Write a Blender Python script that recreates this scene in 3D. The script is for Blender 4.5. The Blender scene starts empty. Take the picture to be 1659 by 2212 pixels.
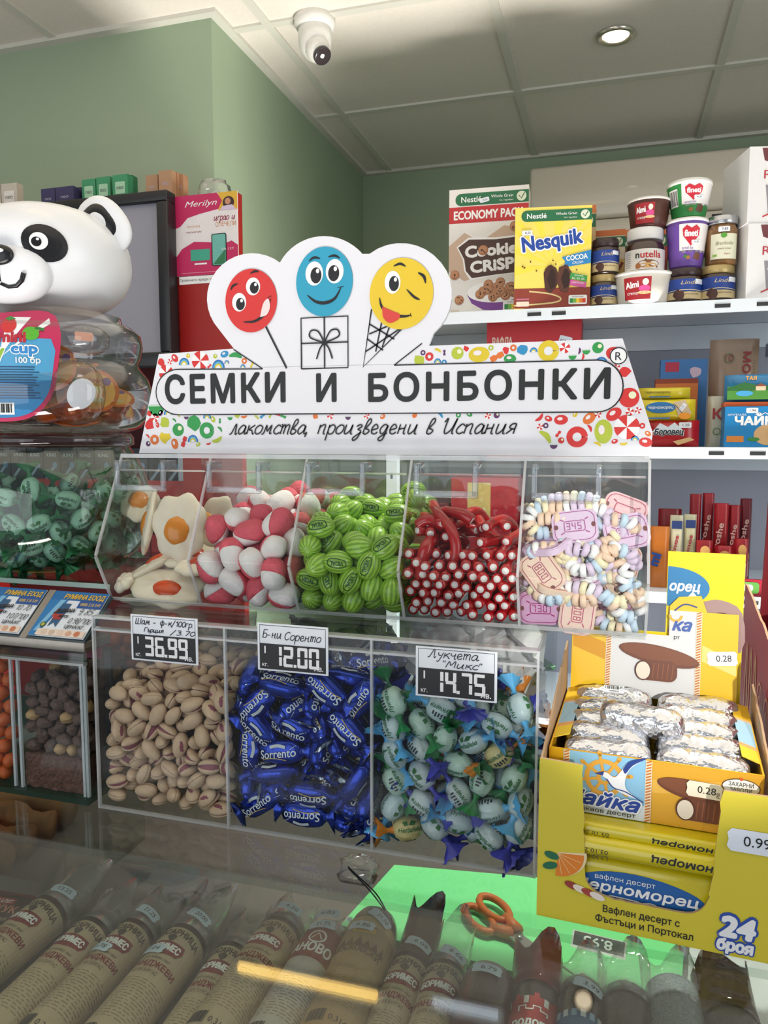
import bpy, bmesh, math, random
from mathutils import Vector, Matrix, Euler, Quaternion
from mathutils.geometry import delaunay_2d_cdt
SC = bpy.context.scene
COL = SC.collection
PI = math.pi
R = math.radians
# ------------------------------------------------------------------ camera
CAM = Vector((0, 0, 1.5)); F = 1650.0; YAW = R(16.6); PIT = math.atan(160 / 1650)
FWD = Vector((-math.sin(YAW) * math.cos(PIT), math.cos(YAW) * math.cos(PIT), -math.sin(PIT)))
RGT = Vector((math.cos(YAW), math.sin(YAW), 0)); UPV = RGT.cross(FWD)
cd = bpy.data.cameras.new('camera'); cam = bpy.data.objects.new('camera', cd); COL.objects.link(cam)
cam.location = CAM; cam.rotation_euler = Matrix((RGT, UPV, -FWD)).transposed().to_euler()
cd.sensor_fit = 'VERTICAL'; cd.sensor_height = 32.0; cd.lens = F / 2212 * 32.0; cd.clip_start = 0.02
SC.camera = cam
def ray(x, y): return FWD + RGT * ((x - 829.5) / F) - UPV * ((y - 1106) / F)
def at(x, y, Y):            # a point of the photograph on the vertical plane at depth Y
    r = ray(x, y); return CAM + r * (Y / r.y)
def atz(x, y, z):           # a point of the photograph on the horizontal plane at height z
    r = ray(x, y); return CAM + r * ((z - CAM.z) / r.z)
# ------------------------------------------------------------------ view, world, light
vs = SC.view_settings
SC.display_settings.display_device = 'sRGB'
vs.view_transform = 'Standard'; vs.look = 'None'; vs.gamma = 1.0; vs.use_curve_mapping = False; vs.exposure = 0.1
cy = SC.cycles
cy.use_denoising = True; cy.max_bounces = 10; cy.transparent_max_bounces = 40; cy.glossy_bounces = 4; cy.diffuse_bounces = 3
cy.transmission_bounces = 6; cy.caustics_reflective = False; cy.caustics_refractive = False; cy.sample_clamp_indirect = 4.0
w = bpy.data.worlds.new('daylight'); SC.world = w; w.use_nodes = True
wb = w.node_tree.nodes['Background']; wb.inputs[0].default_value = (0.86, 0.93, 1.0, 1); wb.inputs[1].default_value = 0.32
def light(name, kind, loc, target, power, color, **kw):
    d = bpy.data.lights.new(name, kind); d.energy = power; d.color = color
    for k, v in kw.items(): setattr(d, k, v)
    o = bpy.data.objects.new(name, d); COL.objects.link(o); o.location = loc
    o.rotation_euler = (Vector(target) - Vector(loc)).to_track_quat('-Z', 'Y').to_euler()
    return o
light('shop_window_daylight', 'AREA', (-1.1, -1.9, 1.45), (-0.1, 1.2, 1.5), 20, (0.92, 0.96, 1.0), shape='RECTANGLE', size=2.4, size_y=1.9)
light('side_window_daylight', 'AREA', (1.9, 0.3, 1.6), (-0.3, 1.6, 1.5), 14, (0.97, 0.98, 1.0), shape='RECTANGLE', size=1.2, size_y=1.5)
light('ceiling_fill_front', 'AREA', (-0.3, -0.45, 0.04), (-0.3, -0.449, 2.6), 95, (1.0, 0.95, 0.88), shape='SQUARE', size=1.4)  # added upward fill that lifts the ceiling, brighter than a floor would be
light('ceiling_fill_aisle', 'AREA', (0.1, 1.62, 0.03), (0.1, 1.63, 2.6), 80, (1.0, 0.95, 0.88), shape='SQUARE', size=0.6)  # second added up-light, for the rear half of the ceiling
light('counter_top_fill', 'SPOT', (0.0, 1.12, 2.58), (-0.05, 0.86, 0.96), 75, (1.0, 0.96, 0.9), spot_size=R(48), spot_blend=0.8, shadow_soft_size=0.04)  # extra overhead spot without a fixture, added to brighten board and candy tops
light('sun_through_window', 'SPOT', (0.75, -1.70, 1.95), (0.02, 0.71, 1.345), 210, (1.0, 0.97, 0.92), spot_size=R(7), spot_blend=0.35, shadow_soft_size=0.02)
# ------------------------------------------------------------------ materials
def lin(h):
    h = h.lstrip('#'); c = [int(h[i:i + 2], 16) / 255 for i in (0, 2, 4)]
    return tuple((x / 12.92 if x <= .04045 else ((x + .055) / 1.055) ** 2.4) for x in c) + (1,)
MATS = {}
def mat(h, rough=.5, metal=0., var=0.06, vs_=60., bump=0., bs=200., coat=0., sss=0., trans=0., emit=0., spec=.5, alpha=1.):
    key = (h, rough, metal, var, vs_, bump, bs, coat, sss, trans, emit, spec, alpha)
    if key in MATS: return MATS[key]
    m = bpy.data.materials.new('m_' + h.strip('#')); m.use_nodes = True
    nt = m.node_tree; N = nt.nodes; L = nt.links; b = N['Principled BSDF']; c = lin(h)
    b.inputs['Base Color'].default_value = c; b.inputs['Roughness'].default_value = rough; b.inputs['Metallic'].default_value = metal
    b.inputs['Specular IOR Level'].default_value = spec
    if coat: b.inputs['Coat Weight'].default_value = coat; b.inputs['Coat Roughness'].default_value = .08
    if sss: b.inputs['Subsurface Weight'].default_value = sss; b.inputs['Subsurface Radius'].default_value = (.006, .004, .003); b.inputs['Subsurface Scale'].default_value = 1
    if trans: b.inputs['Transmission Weight'].default_value = trans
    if alpha < 1: b.inputs['Alpha'].default_value = alpha
    if emit: b.inputs['Emission Color'].default_value = c; b.inputs['Emission Strength'].default_value = emit
    if var or bump:
        tc = N.new('ShaderNodeTexCoord')
    if var:
        n = N.new('ShaderNodeTexNoise'); n.inputs['Scale'].default_value = vs_; n.inputs['Detail'].default_value = 3
        L.new(tc.outputs['Object'], n.inputs['Vector'])
        mx = N.new('ShaderNodeMix'); mx.data_type = 'RGBA'
        mx.inputs[6].default_value = tuple(x * (1 - var) for x in c[:3]) + (1,)
        mx.inputs[7].default_value = tuple(min(1, x * (1 + var)) for x in c[:3]) + (1,)
        L.new(n.outputs['Fac'], mx.inputs[0]); L.new(mx.outputs[2], b.inputs['Base Color'])
    if bump:
        n2 = N.new('ShaderNodeTexNoise'); n2.inputs['Scale'].default_value = bs; n2.inputs['Detail'].default_value = 2
        L.new(tc.outputs['Object'], n2.inputs['Vector'])
        bp = N.new('ShaderNodeBump'); bp.inputs['Strength'].default_value = bump; bp.inputs['Distance'].default_value = .002
        L.new(n2.outputs['Fac'], bp.inputs['Height']); L.new(bp.outputs['Normal'], b.inputs['Normal'])
    MATS[key] = m; return m
def ink(h): return mat(h, rough=.45, var=0)
def clear(tint='#ffffff', gloss=1.0, rough=.03, haze=0., hazec='#ffffff', bump=0., bs=40., wave=False, cap=1.):
    key = ('clear', tint, gloss, rough, haze, hazec, bump, bs, cap)
    if key in MATS: return MATS[key]
    m = bpy.data.materials.new('clear_plastic'); m.use_nodes = True; nt = m.node_tree; N = nt.nodes; L = nt.links
    N.remove(N['Principled BSDF']); out = N['Material Output']
    t = N.new('ShaderNodeBsdfTransparent'); t.inputs[0].default_value = lin(tint)
    g = N.new('ShaderNodeBsdfAnisotropic'); g.inputs['Roughness'].default_value = rough
    fr = N.new('ShaderNodeFresnel'); fr.inputs[0].default_value = 1.45
    ge = N.new('ShaderNodeNewGeometry'); io = N.new('ShaderNodeMapRange'); io.inputs[3].default_value = 1.45; io.inputs[4].default_value = 1 / 1.45   # same reflection on both sides of a sheet
    L.new(ge.outputs['Backfacing'], io.inputs[0]); L.new(io.outputs[0], fr.inputs[0])
    ml = N.new('ShaderNodeMath'); ml.operation = 'MULTIPLY'; ml.inputs[1].default_value = gloss
    mn = N.new('ShaderNodeMath'); mn.operation = 'MINIMUM'; mn.inputs[1].default_value = cap
    L.new(fr.outputs[0], ml.inputs[0]); L.new(ml.outputs[0], mn.inputs[0])
    mx = N.new('ShaderNodeMixShader'); L.new(mn.outputs[0], mx.inputs[0]); L.new(t.outputs[0], mx.inputs[1]); L.new(g.outputs[0], mx.inputs[2])
    last = mx
    if haze:
        d = N.new('ShaderNodeBsdfDiffuse'); d.inputs[0].default_value = lin(hazec)
        m2 = N.new('ShaderNodeMixShader'); m2.inputs[0].default_value = haze
        L.new(mx.outputs[0], m2.inputs[1]); L.new(d.outputs[0], m2.inputs[2]); last = m2
    if bump:
        tc = N.new('ShaderNodeTexCoord'); n = N.new('ShaderNodeTexNoise'); n.inputs['Scale'].default_value = bs
        L.new(tc.outputs['Object'], n.inputs['Vector']); bp = N.new('ShaderNodeBump'); bp.inputs['Strength'].default_value = bump; bp.inputs['Distance'].default_value = .004
        L.new(n.outputs['Fac'], bp.inputs['Height']); L.new(bp.outputs['Normal'], g.inputs['Normal']); L.new(bp.outputs['Normal'], fr.inputs['Normal'])
    L.new(last.outputs[0], out.inputs[0]); MATS[key] = m; return m
ACR = clear('#f9fbfa', .55)                       # acrylic sheet
EDGE = clear('#f2f4f6', 3.0, .10, haze=.26, hazec='#ffffff')    # polished acrylic edge
GLASS = clear('#f2f6f3', 1.0, .015)
FILM = clear('#f4f4f4', 1.6, .12, haze=.06, bump=.6, bs=45)
WHITE = mat('#f2f3f2', .35); BLACK = mat('#141416', .4); INKB = ink('#17171a'); INKW = ink('#f4f4f4')
# ------------------------------------------------------------------ mesh building
_tx = {}
def text_mesh(s, shear=0., space=1.):
    k = (s, shear, space)
    if k in _tx: return _tx[k]
    c = bpy.data.curves.new('t', 'FONT'); c.body = s; c.size = 1; c.shear = shear; c.space_character = space
    c.resolution_u = 3; c.fill_mode = 'NONE'
    o = bpy.data.objects.new('t', c); COL.objects.link(o)
    dg = bpy.context.evaluated_depsgraph_get(); dg.update()
    me = bpy.data.meshes.new_from_object(o.evaluated_get(dg))
    P = [(p.co.x, p.co.y) for p in me.vertices]; nb = {}
    for e in me.edges:
        a, b = e.vertices; nb.setdefault(a, []).append(b); nb.setdefault(b, []).append(a)
    bpy.data.meshes.remove(me); bpy.data.objects.remove(o); bpy.data.curves.remove(c)
    seen = set(); loops = []
    for i in sorted(nb):                           # trace the outline of every contour
        if i in seen: continue
        lp = [i]; seen.add(i); cur = i
        while True:
            nx = [j for j in nb[cur] if j not in seen]
            if not nx: break
            cur = nx[0]; seen.add(cur); lp.append(cur)
        if len(lp) > 2: loops.append([P[j] for j in lp])
    v = []; f = []
    if loops:                                      # fill every region the outlines wind round
        pts = [Vector(q) for L in loops for q in L]; ed = []; n0 = 0
        for L in loops: ed += [(n0 + i, n0 + (i + 1) % len(L)) for i in range(len(L))]; n0 += len(L)
        ov, oe, of = delaunay_2d_cdt(pts, ed, [], 0, 1e-5)[:3]; v = [(q.x, q.y) for q in ov]
        for t in of:
            (x0, y0), (x1, y1), (x2, y2) = (v[i] for i in t); cx, cy_ = (x0 + x1 + x2) / 3, (y0 + y1 + y2) / 3; wn = 0
            for L in loops:
                for i in range(len(L)):
                    (ax, ay), (bx, by) = L[i - 1], L[i]
                    if (ay <= cy_) != (by <= cy_):
                        if ax + (cy_ - ay) / (by - ay) * (bx - ax) > cx: wn += 1 if by > ay else -1
            ca = (x1 - x0) * (y2 - y0) - (x2 - x0) * (y1 - y0)
            if wn and abs(ca) > 1e-9: f.append(tuple(t if ca > 0 else t[::-1]))
    xs = [p[0] for p in v] or [0]; ys = [p[1] for p in v] or [0]
    _tx[k] = (v, f, min(xs), max(xs), min(ys), max(ys)); return _tx[k]
HW = {}
def _hw(ch, wd, *st): HW[ch] = (wd, [[tuple(float(c) for c in p.split(',')) for p in s.split()] for s in st])
_hw('л', 8, '0,0 2,1 4,10 5,10 6,0 8,1'); _hw('а', 9, '7,8 4,10 1,6 1,2 3,0 6,3 7,9 7,2 8,0 10,2'); _hw('к', 8, '1,10 1,0', '7,10 2,5 5,4 7,0 8,1')
_hw('о', 8, '4,10 1,7 1,2 4,0 7,3 7,8 4,10'); _hw('м', 11, '0,0 2,1 3,10 5,3 8,10 8,1 10,1'); _hw('с', 7, '7,8 4,10 1,6 1,2 4,0 7,2')
_hw('т', 10, '0,10 1,10 1,0', '1,7 3,10 4,9 4,0', '4,7 6,10 8,9 8,1 9,0'); _hw('в', 7, '2,0 4,0 6,3 4,5 2,6 5,12 4,16 2,14 1,6 1,1 3,0')
_hw('п', 9, '1,10 1,0', '1,7 4,10 6,9 6,1 8,0'); _hw('р', 8, '1,10 1,-7', '1,7 4,10 7,7 6,1 3,0 1,2'); _hw('и', 10, '1,10 1,2 3,0 6,4 7,10 7,1 9,0')
_hw('з', 8, '1,8 4,10 6,8 3,5 6,3 5,-4 2,-7 1,-4 7,2'); _hw('е', 8, '1,4 6,6 5,9 3,10 1,6 2,1 5,0 7,2'); _hw('д', 9, '7,8 4,10 1,6 2,1 5,1 7,9 6,-5 3,-7 2,-4 8,1')
_hw('н', 9, '1,10 1,0', '1,5 6,6', '6,10 6,1 8,0'); _hw('я', 8, '6,10 6,0', '6,10 3,10 1,7 3,5 6,5', '4,5 0,0'); _hw('И', 12, '0,12 2,16 2,4 4,0 8,5 10,16 9,2 11,0')
_hw(',', 4, '1,1 0,-3'); _hw('ц', 9, '1,10 1,1 3,0 6,4 6,10', '6,4 6,0 8,0 8,-4'); _hw('ч', 8, '1,10 1,6 4,5 6,7', '6,10 6,0 8,0'); _hw('у', 8, '1,10 2,5 5,5', '7,10 4,-5 1,-6')
_hw('ф', 11, '5,15 5,-6', '5,9 2,10 1,5 3,1 5,2 8,1 9,6 7,10 5,9'); _hw('г', 7, '1,10 1,0', '1,10 6,10'); _hw('ъ', 8, '0,10 3,10 3,0 6,0 7,3 5,5 3,5')
_hw('Ш', 14, '1,15 1,0', '1,0 12,0', '12,15 12,0', '6,15 6,0'); _hw('Г', 8, '1,0 1,15', '1,15 8,15'); _hw('Б', 9, '8,15 1,15', '1,15 1,0', '1,0 6,0 8,4 6,8 1,8')
_hw('С', 10, '9,13 6,15 2,12 1,5 4,0 9,3'); _hw('Л', 11, '0,1 2,1 6,15 8,0 10,2'); _hw('М', 12, '0,0 2,14 5,5 9,15 10,0'); _hw('-', 8, '0,5 5,5'); _hw('/', 8, '0,-3 6,16')
_hw('"', 5, '0,15 0,11', '2,15 2,11'); _hw(' ', 7); _hw('.', 4, '1,0 1.6,.6'); _hw('0', 8, '4,14 1,10 1,4 4,0 7,4 7,10 4,14'); _hw('1', 6, '1,10 4,14', '4,14 4,0')
_hw('2', 8, '1,11 4,14 6,11 1,0', '1,0 7,0'); _hw('3', 8, '1,13 5,14 6,10 3,8', '3,8 7,5 5,0 1,1'); _hw('4', 8, '5,14 1,5', '1,5 7,5', '5,9 5,0'); _hw('5', 8, '6,14 2,14', '2,14 1,8', '1,8 5,8 6,3 4,0 1,1')
_hw('7', 8, '1,14 7,14', '7,14 3,0'); _hw('8', 8, '4,7 1,11 4,14 7,11 4,7 1,3 4,0 7,3 4,7'); _hw('9', 8, '7,10 4,7 1,10 4,14 7,11', '7,11 6,3 3,0'); _hw('6', 8, '6,14 2,8 1,3 4,0 7,3 4,7 1,4')
_hw('Р', 9, '1,0 1,15', '1,15 6,15 8,11 5,7 1,7'); _hw('э', 7, '1,9 4,10 6,6 5,1 1,1', '3,5 6,5')
def smooth(p, n=4):
    if len(p) < 3: return p
    o = []
    for i in range(len(p) - 1):
        a = p[max(i - 1, 0)]; b = p[i]; c = p[i + 1]; d = p[min(i + 2, len(p) - 1)]
        for k in range(n):
            t = k / n
            o.append(tuple(.5 * (2 * b[j] + (c[j] - a[j]) * t + (2 * a[j] - 5 * b[j] + 4 * c[j] - d[j]) * t * t + (3 * b[j] - a[j] - 3 * c[j] + d[j]) * t ** 3) for j in range(len(b))))
    o.append(tuple(p[-1])); return o
SEG7 = {'0': 'abcdef', '1': 'bc', '2': 'abged', '3': 'abgcd', '4': 'fgbc', '5': 'afgcd', '6': 'afgedc', '7': 'abc', '8': 'abcdefg', '9': 'abcdfg'}
LZ = .00022                                       # height of one print layer
FACE = Matrix(((1, 0, 0, 0), (0, 0, -1, 0), (0, 1, 0, 0), (0, 0, 0, 1)))   # print plane (x right, y up, z to the viewer) -> world
def clip(P, ax, c, sg):
    o = []
    for i in range(len(P)):
        a, b = P[i], P[(i + 1) % len(P)]; da, db = (a[ax] - c) * sg, (b[ax] - c) * sg
        if da >= 0: o.append(a)
        if (da > 0 > db) or (da < 0 < db):
            t = da / (da - db); o.append(tuple(a[k] + (b[k] - a[k]) * t for k in range(3)))
    return o
class MB:
    def __init__(s, M=None, fn=None):
        s.v = []; s.f = []; s.mi = []; s.sm = []; s.mats = []; s.M = M or Matrix.Identity(4); s.fn = fn
    def add(s, V, Fs, m, smooth=False):
        if m not in s.mats: s.mats.append(m)
        k = s.mats.index(m); n = len(s.v)
        for p in V:
            q = s.fn(*p) if s.fn else p
            s.v.append(tuple(s.M @ Vector(q)))
        for f in Fs: s.f.append(tuple(i + n for i in f)); s.mi.append(k); s.sm.append(smooth)
        return s
    def box(s, x0, x1, y0, y1, z0, z1, m, bev=0.):
        if bev <= 0:
            V = [(x, y, z) for x in (x0, x1) for y in (y0, y1) for z in (z0, z1)]
            return s.add(V, [(0, 1, 3, 2), (4, 6, 7, 5), (0, 4, 5, 1), (2, 3, 7, 6), (0, 2, 6, 4), (1, 5, 7, 3)], m)
        b = bmesh.new(); bmesh.ops.create_cube(b, size=1)
        for v in b.verts: v.co = Vector(((x0 + x1) / 2 + v.co.x * (x1 - x0), (y0 + y1) / 2 + v.co.y * (y1 - y0), (z0 + z1) / 2 + v.co.z * (z1 - z0)))
        bmesh.ops.bevel(b, geom=b.edges[:], offset=bev, segments=2, affect='EDGES', profile=.5)
        return s.bm(b, m, True)
    def bm(s, b, m, smooth=False):
        b.verts.index_update(); s.add([tuple(v.co) for v in b.verts], [tuple(v.index for v in f.verts) for f in b.faces], m, smooth); b.free(); return s
    def lathe(s, prof, m, seg=24, c=(0, 0, 0), axis='z', smooth=True, rib=None, caps=True):
        V = []; Fs = []; n = len(prof)
        for i, (r, z) in enumerate(prof):
            for j in range(seg):
                a = 2 * PI * j / seg; rr = max(r, 1e-5)
                if rib: rr = rib(rr, z, a)
                x, y = rr * math.cos(a), rr * math.sin(a)
                p = (x, y, z) if axis == 'z' else ((z, x, y) if axis == 'x' else (x, z, -y) if axis == 'y' else (x, y, z))
                V.append((p[0] + c[0], p[1] + c[1], p[2] + c[2]))
        for i in range(n - 1):
            for j in range(seg):
                Fs.append((i * seg + j, i * seg + (j + 1) % seg, (i + 1) * seg + (j + 1) % seg, (i + 1) * seg + j))
        if caps:
            if prof[0][0] > 1e-4: Fs.append(tuple(range(seg - 1, -1, -1)))
            if prof[-1][0] > 1e-4: Fs.append(tuple((n - 1) * seg + j for j in range(seg)))
        return s.add(V, Fs, m, smooth)
    def tube(s, pts, r, m, seg=10, caps=True, squash=1.):
        P = [Vector(p) for p in pts]; n = len(P); V = []; Fs = []; up = None
        for i, p in enumerate(P):
            t = (P[min(i + 1, n - 1)] - P[max(i - 1, 0)]).normalized()
            if up is None: up = Vector((0, 0, 1)) if abs(t.z) < .9 else Vector((1, 0, 0))
            a = t.cross(up).normalized(); b = a.cross(t); up = b
            rr = r[i] if isinstance(r, (list, tuple)) else r
            for j in range(seg):
                th = 2 * PI * j / seg; V.append(tuple(p + a * (rr * math.cos(th)) + b * (rr * squash * math.sin(th))))
        for i in range(n - 1):
            for j in range(seg): Fs.append((i * seg + j, i * seg + (j + 1) % seg, (i + 1) * seg + (j + 1) % seg, (i + 1) * seg + j))
        if caps: Fs += [tuple(range(seg - 1, -1, -1)), tuple((n - 1) * seg + j for j in range(seg))]
        return s.add(V, Fs, m, True)
    def ell(s, c, r, m, seg=16, ring=10, p=2., fn=None, sm=True):
        V = []; Fs = []; sp = lambda v: math.copysign(abs(v) ** (2 / p), v)
        for i in range(ring + 1):
            t = PI * i / ring - PI / 2
            for j in range(seg):
                u = 2 * PI * j / seg; q = (sp(math.cos(t)) * sp(math.cos(u)), sp(math.cos(t)) * sp(math.sin(u)), sp(math.sin(t)))
                k = fn(*q) if fn else 1.
                V.append((c[0] + r[0] * q[0] * k, c[1] + r[1] * q[1] * k, c[2] + r[2] * q[2] * k))
        for i in range(ring):
            for j in range(seg): Fs.append((i * seg + j, i * seg + (j + 1) % seg, (i + 1) * seg + (j + 1) % seg, (i + 1) * seg + j))
        return s.add(V, Fs, m, sm)
    def prism(s, poly, z0, z1, m, m2=None):
        n = len(poly); V = [(x, y, z0) for x, y in poly] + [(x, y, z1) for x, y in poly]
        a = sum(poly[i][0] * poly[(i + 1) % n][1] - poly[(i + 1) % n][0] * poly[i][1] for i in range(n))
        if a < 0: poly = poly[::-1]; V = [(x, y, z0) for x, y in poly] + [(x, y, z1) for x, y in poly]
        s.add(V, [tuple(range(n - 1, -1, -1)), tuple(range(n, 2 * n))], m)
        return s.add(V, [(i, (i + 1) % n, n + (i + 1) % n, n + i) for i in range(n)], m2 or m)
    def wrapadd(s, V, Fs, m, step=.0028):             # cut prints into strips so that they follow a curved surface
        if not s.fn: return s.add(V, Fs, m)
        for f in Fs:
            P = [V[i] for i in f]; xa = min(p[0] for p in P); xb = max(p[0] for p in P); nseg = max(1, int((xb - xa) / step + .99))
            for ax in (0, 1):
                if ax == 0: strips = [P]
                lo = [min(p[ax] for p in q) for q in strips]; hi = [max(p[ax] for p in q) for q in strips]; out = []
                for q, a_, b_ in zip(strips, lo, hi):
                    k = max(1, int((b_ - a_) / step + .99))
                    for i in range(k):
                        c = q
                        if k > 1: c = clip(clip(q, ax, a_ + (b_ - a_) * i / k, 1), ax, a_ + (b_ - a_) * (i + 1) / k, -1)
                        if len(c) > 2: out.append(c)
                strips = out
            for q in strips: s.add(q, [tuple(range(len(q)))], m)
        return s
    # -------- print: flat shapes on the local xy plane, layer k above z
    def poly(s, p, m, k=1, z=0.):
        a = sum(p[i][0] * p[(i + 1) % len(p)][1] - p[(i + 1) % len(p)][0] * p[i][1] for i in range(len(p)))
        if a < 0: p = p[::-1]
        return s.wrapadd([(x, y, z + k * LZ) for x, y in p], [tuple(range(len(p)))], m)
    def rect(s, x0, x1, y0, y1, m, k=1, z=0., nx=1, ny=1):
        V = [(x0 + (x1 - x0) * i / nx, y0 + (y1 - y0) * j / ny, z + k * LZ) for j in range(ny + 1) for i in range(nx + 1)]
        return s.add(V, [(j * (nx + 1) + i, j * (nx + 1) + i + 1, (j + 1) * (nx + 1) + i + 1, (j + 1) * (nx + 1) + i) for j in range(ny) for i in range(nx)], m)
    def oval(s, cx, cyy, rx, ry, m, k=1, z=0., rot=0., a0=0., a1=360., n=28, rings=1, wob=None):
        V = [(cx, cyy, z + k * LZ)]; Fs = []; full = abs(a1 - a0) >= 359; c, d = math.cos(rot), math.sin(rot); nn = n if full else n + 1
        for g in range(1, rings + 1):
            for i in range(nn):
                a = R(a0 + (a1 - a0) * i / n); q = g / rings * (wob(a) if wob else 1); x, y = rx * q * math.cos(a), ry * q * math.sin(a)
                V.append((cx + x * c - y * d, cyy + x * d + y * c, z + k * LZ))
        for i in range(n):
            j = (i + 1) % nn
            Fs.append((0, 1 + i, 1 + j))
            for g in range(1, rings): Fs.append((1 + (g - 1) * nn + i, 1 + g * nn + i, 1 + g * nn + j, 1 + (g - 1) * nn + j))
        return s.add(V, Fs, m)
    def line(s, pts, wd, m, k=1, z=0., sm=0, taper=False):
        if sm: pts = smooth(pts, sm)
        n = len(pts); V = []; Fs = []
        for i in range(n):
            a = pts[max(i - 1, 0)]; b = pts[min(i + 1, n - 1)]; dx, dy = b[0] - a[0], b[1] - a[1]; l = math.hypot(dx, dy) or 1e-9
            h = wd / 2 * ((.25 + .75 * math.sin(PI * i / (n - 1))) if taper else 1)
            V += [(pts[i][0] + dy / l * h, pts[i][1] - dx / l * h, z + k * LZ), (pts[i][0] - dy / l * h, pts[i][1] + dx / l * h, z + k * LZ)]
        for i in range(n - 1): Fs.append((2 * i, 2 * i + 2, 2 * i + 3, 2 * i + 1))
        return s.add(V, Fs, m)
    def ring(s, cx, cyy, r, wd, m, k=1, z=0., n=28, ry=None, a0=0, a1=360):
        ry = ry or r; return s.line([(cx + r * math.cos(R(a0 + (a1 - a0) * i / n)), cyy + ry * math.sin(R(a0 + (a1 - a0) * i / n))) for i in range(n + 1)], wd, m, k, z)
    def text(s, t, x, y, h, m, k=1, z=0., al='c', bold=0., shear=0., space=1., wide=None, rot=0., arc=0.):
        V, Fs, x0, x1, y0, y1 = text_mesh(t, shear, space)
        if not V: return s
        sc = h / .73; b_ = bold * sc; sx = sc if wide is None else (wide - 2 * b_) / max(x1 - x0, 1e-6)     # h = cap height
        ox = {'c': (x0 + x1) / 2, 'l': x0, 'r': x1}[al]; c, d = math.cos(rot), math.sin(rot)
        nc = 0 if bold <= 0 else 4 if bold < .02 else 8 if bold < .07 else 12
        for q in range(nc + 1):                    # heavier weights: copies of the letters set round about
            dx, dy = (0, 0) if q == nc else (b_ * math.cos(2 * PI * q / nc), b_ * math.sin(2 * PI * q / nc)); o = []
            for px, py in V:
                a, b = (px - ox) * sx + dx, py * sc + dy + arc * ((px - ox) * sx) ** 2
                o.append((x + a * c - b * d, y + a * d + b * c, z + (k + .03 * q) * LZ))
            s.wrapadd(o, Fs, m, .005)
        return s
    def hand(s, t, x, y, xh, wd, m, k=1, z=0., slant=.25, wide=None, al='l', rot=0.):
        tot = sum(HW.get(ch, HW['о'])[0] for ch in t); u = xh / 10; ux = u if wide is None else wide / tot; cx = 0 if al == 'l' else -tot / 2
        cc, dd = math.cos(rot), math.sin(rot)
        for ch in t:
            wd_, st = HW.get(ch, HW['о'])
            for q in st:
                pts = [((cx + px + slant * py) * ux, py * u) for px, py in q]
                s.line([(x + a * cc - b * dd, y + a * dd + b * cc) for a, b in pts], wd, m, k, z, 4)
            cx += wd_
        return s
    def seg7(s, t, x, y, h, m, k=1, z=0., wd=None, gap=1.28):
        w_ = h * .52; wd = wd or h * .13; g = wd * .25
        for ch in t:
            if ch == '.': s.rect(x - w_ * .12, x - w_ * .12 + wd, y, y + wd, m, k, z); x += wd * .9; continue
            S_ = {'a': (g, w_ - g, h - wd, h), 'd': (g, w_ - g, 0, wd), 'g': (g, w_ - g, h / 2 - wd / 2, h / 2 + wd / 2), 'b': (w_ - wd, w_, h / 2 + g, h - g), 'c': (w_ - wd, w_, g, h / 2 - g), 'f': (0, wd, h / 2 + g, h - g), 'e': (0, wd, g, h / 2 - g)}
            for c in SEG7[ch]:
                a, b, e, f_ = S_[c]; s.rect(x + a, x + b, y + e, y + f_, m, k + .1 * 'abcdefg'.index(c), z)
            x += w_ * gap
        return s
    def build(s, name, parent=None, loc=None, rot=None, auto=None):
        me = bpy.data.meshes.new(name); me.from_pydata(s.v, [], s.f)
        for m in s.mats: me.materials.append(m)
        me.polygons.foreach_set('material_index', s.mi); me.polygons.foreach_set('use_smooth', s.sm); me.update()
        o = bpy.data.objects.new(name, me); COL.objects.link(o)
        if parent: o.parent = parent
        if loc is not None: o.location = loc
        if rot is not None: o.rotation_euler = rot
        return o
def tag(o, label=None, cat=None, group=None, kind=None):
    if label: o['label'] = label
    if cat: o['category'] = cat
    if group: o['group'] = group
    if kind: o['kind'] = kind
    return o
def empty(name, loc=(0, 0, 0), rz=0., label=None, cat=None, group=None):
    o = bpy.data.objects.new(name, None); COL.objects.link(o); o.location = loc; o.rotation_euler = (0, 0, rz); o.empty_display_size = .02
    return tag(o, label, cat, group)
def dup(root, loc=None, rot=None, label=None, group=None, scale=None):
    r = root.copy(); COL.objects.link(r)
    if loc is not None: r.location = loc
    if rot is not None:
        if isinstance(rot, Quaternion): r.rotation_mode = 'QUATERNION'; r.rotation_quaternion = rot
        else: r.rotation_euler = rot
    if scale: r.scale = (scale,) * 3
    if label: r['label'] = label
    if group: r['group'] = group
    for ch in KIDS.get(root.name, []):
        c = ch.copy(); COL.objects.link(c); c.parent = r
        for g in KIDS.get(ch.name, []):
            d = g.copy(); COL.objects.link(d); d.parent = c
    return r
KIDS = {}
def proto(root):                                   # remember the parts of a thing that will be copied
    for ch in root.children:
        KIDS.setdefault(root.name, []).append(ch)
        for g in ch.children: KIDS.setdefault(ch.name, []).append(g)
    return root
def facemb(): return MB(FACE.copy())               # x right, y up, z to the viewer
def rrect(x0, x1, y0, y1, r, n=6):
    P = []
    for cx, cy_, a in ((x1 - r, y1 - r, 0), (x0 + r, y1 - r, 90), (x0 + r, y0 + r, 180), (x1 - r, y0 + r, 270)):
        P += [(cx + r * math.cos(R(a + 90 * i / n)), cy_ + r * math.sin(R(a + 90 * i / n))) for i in range(n + 1)]
    return P
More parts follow.
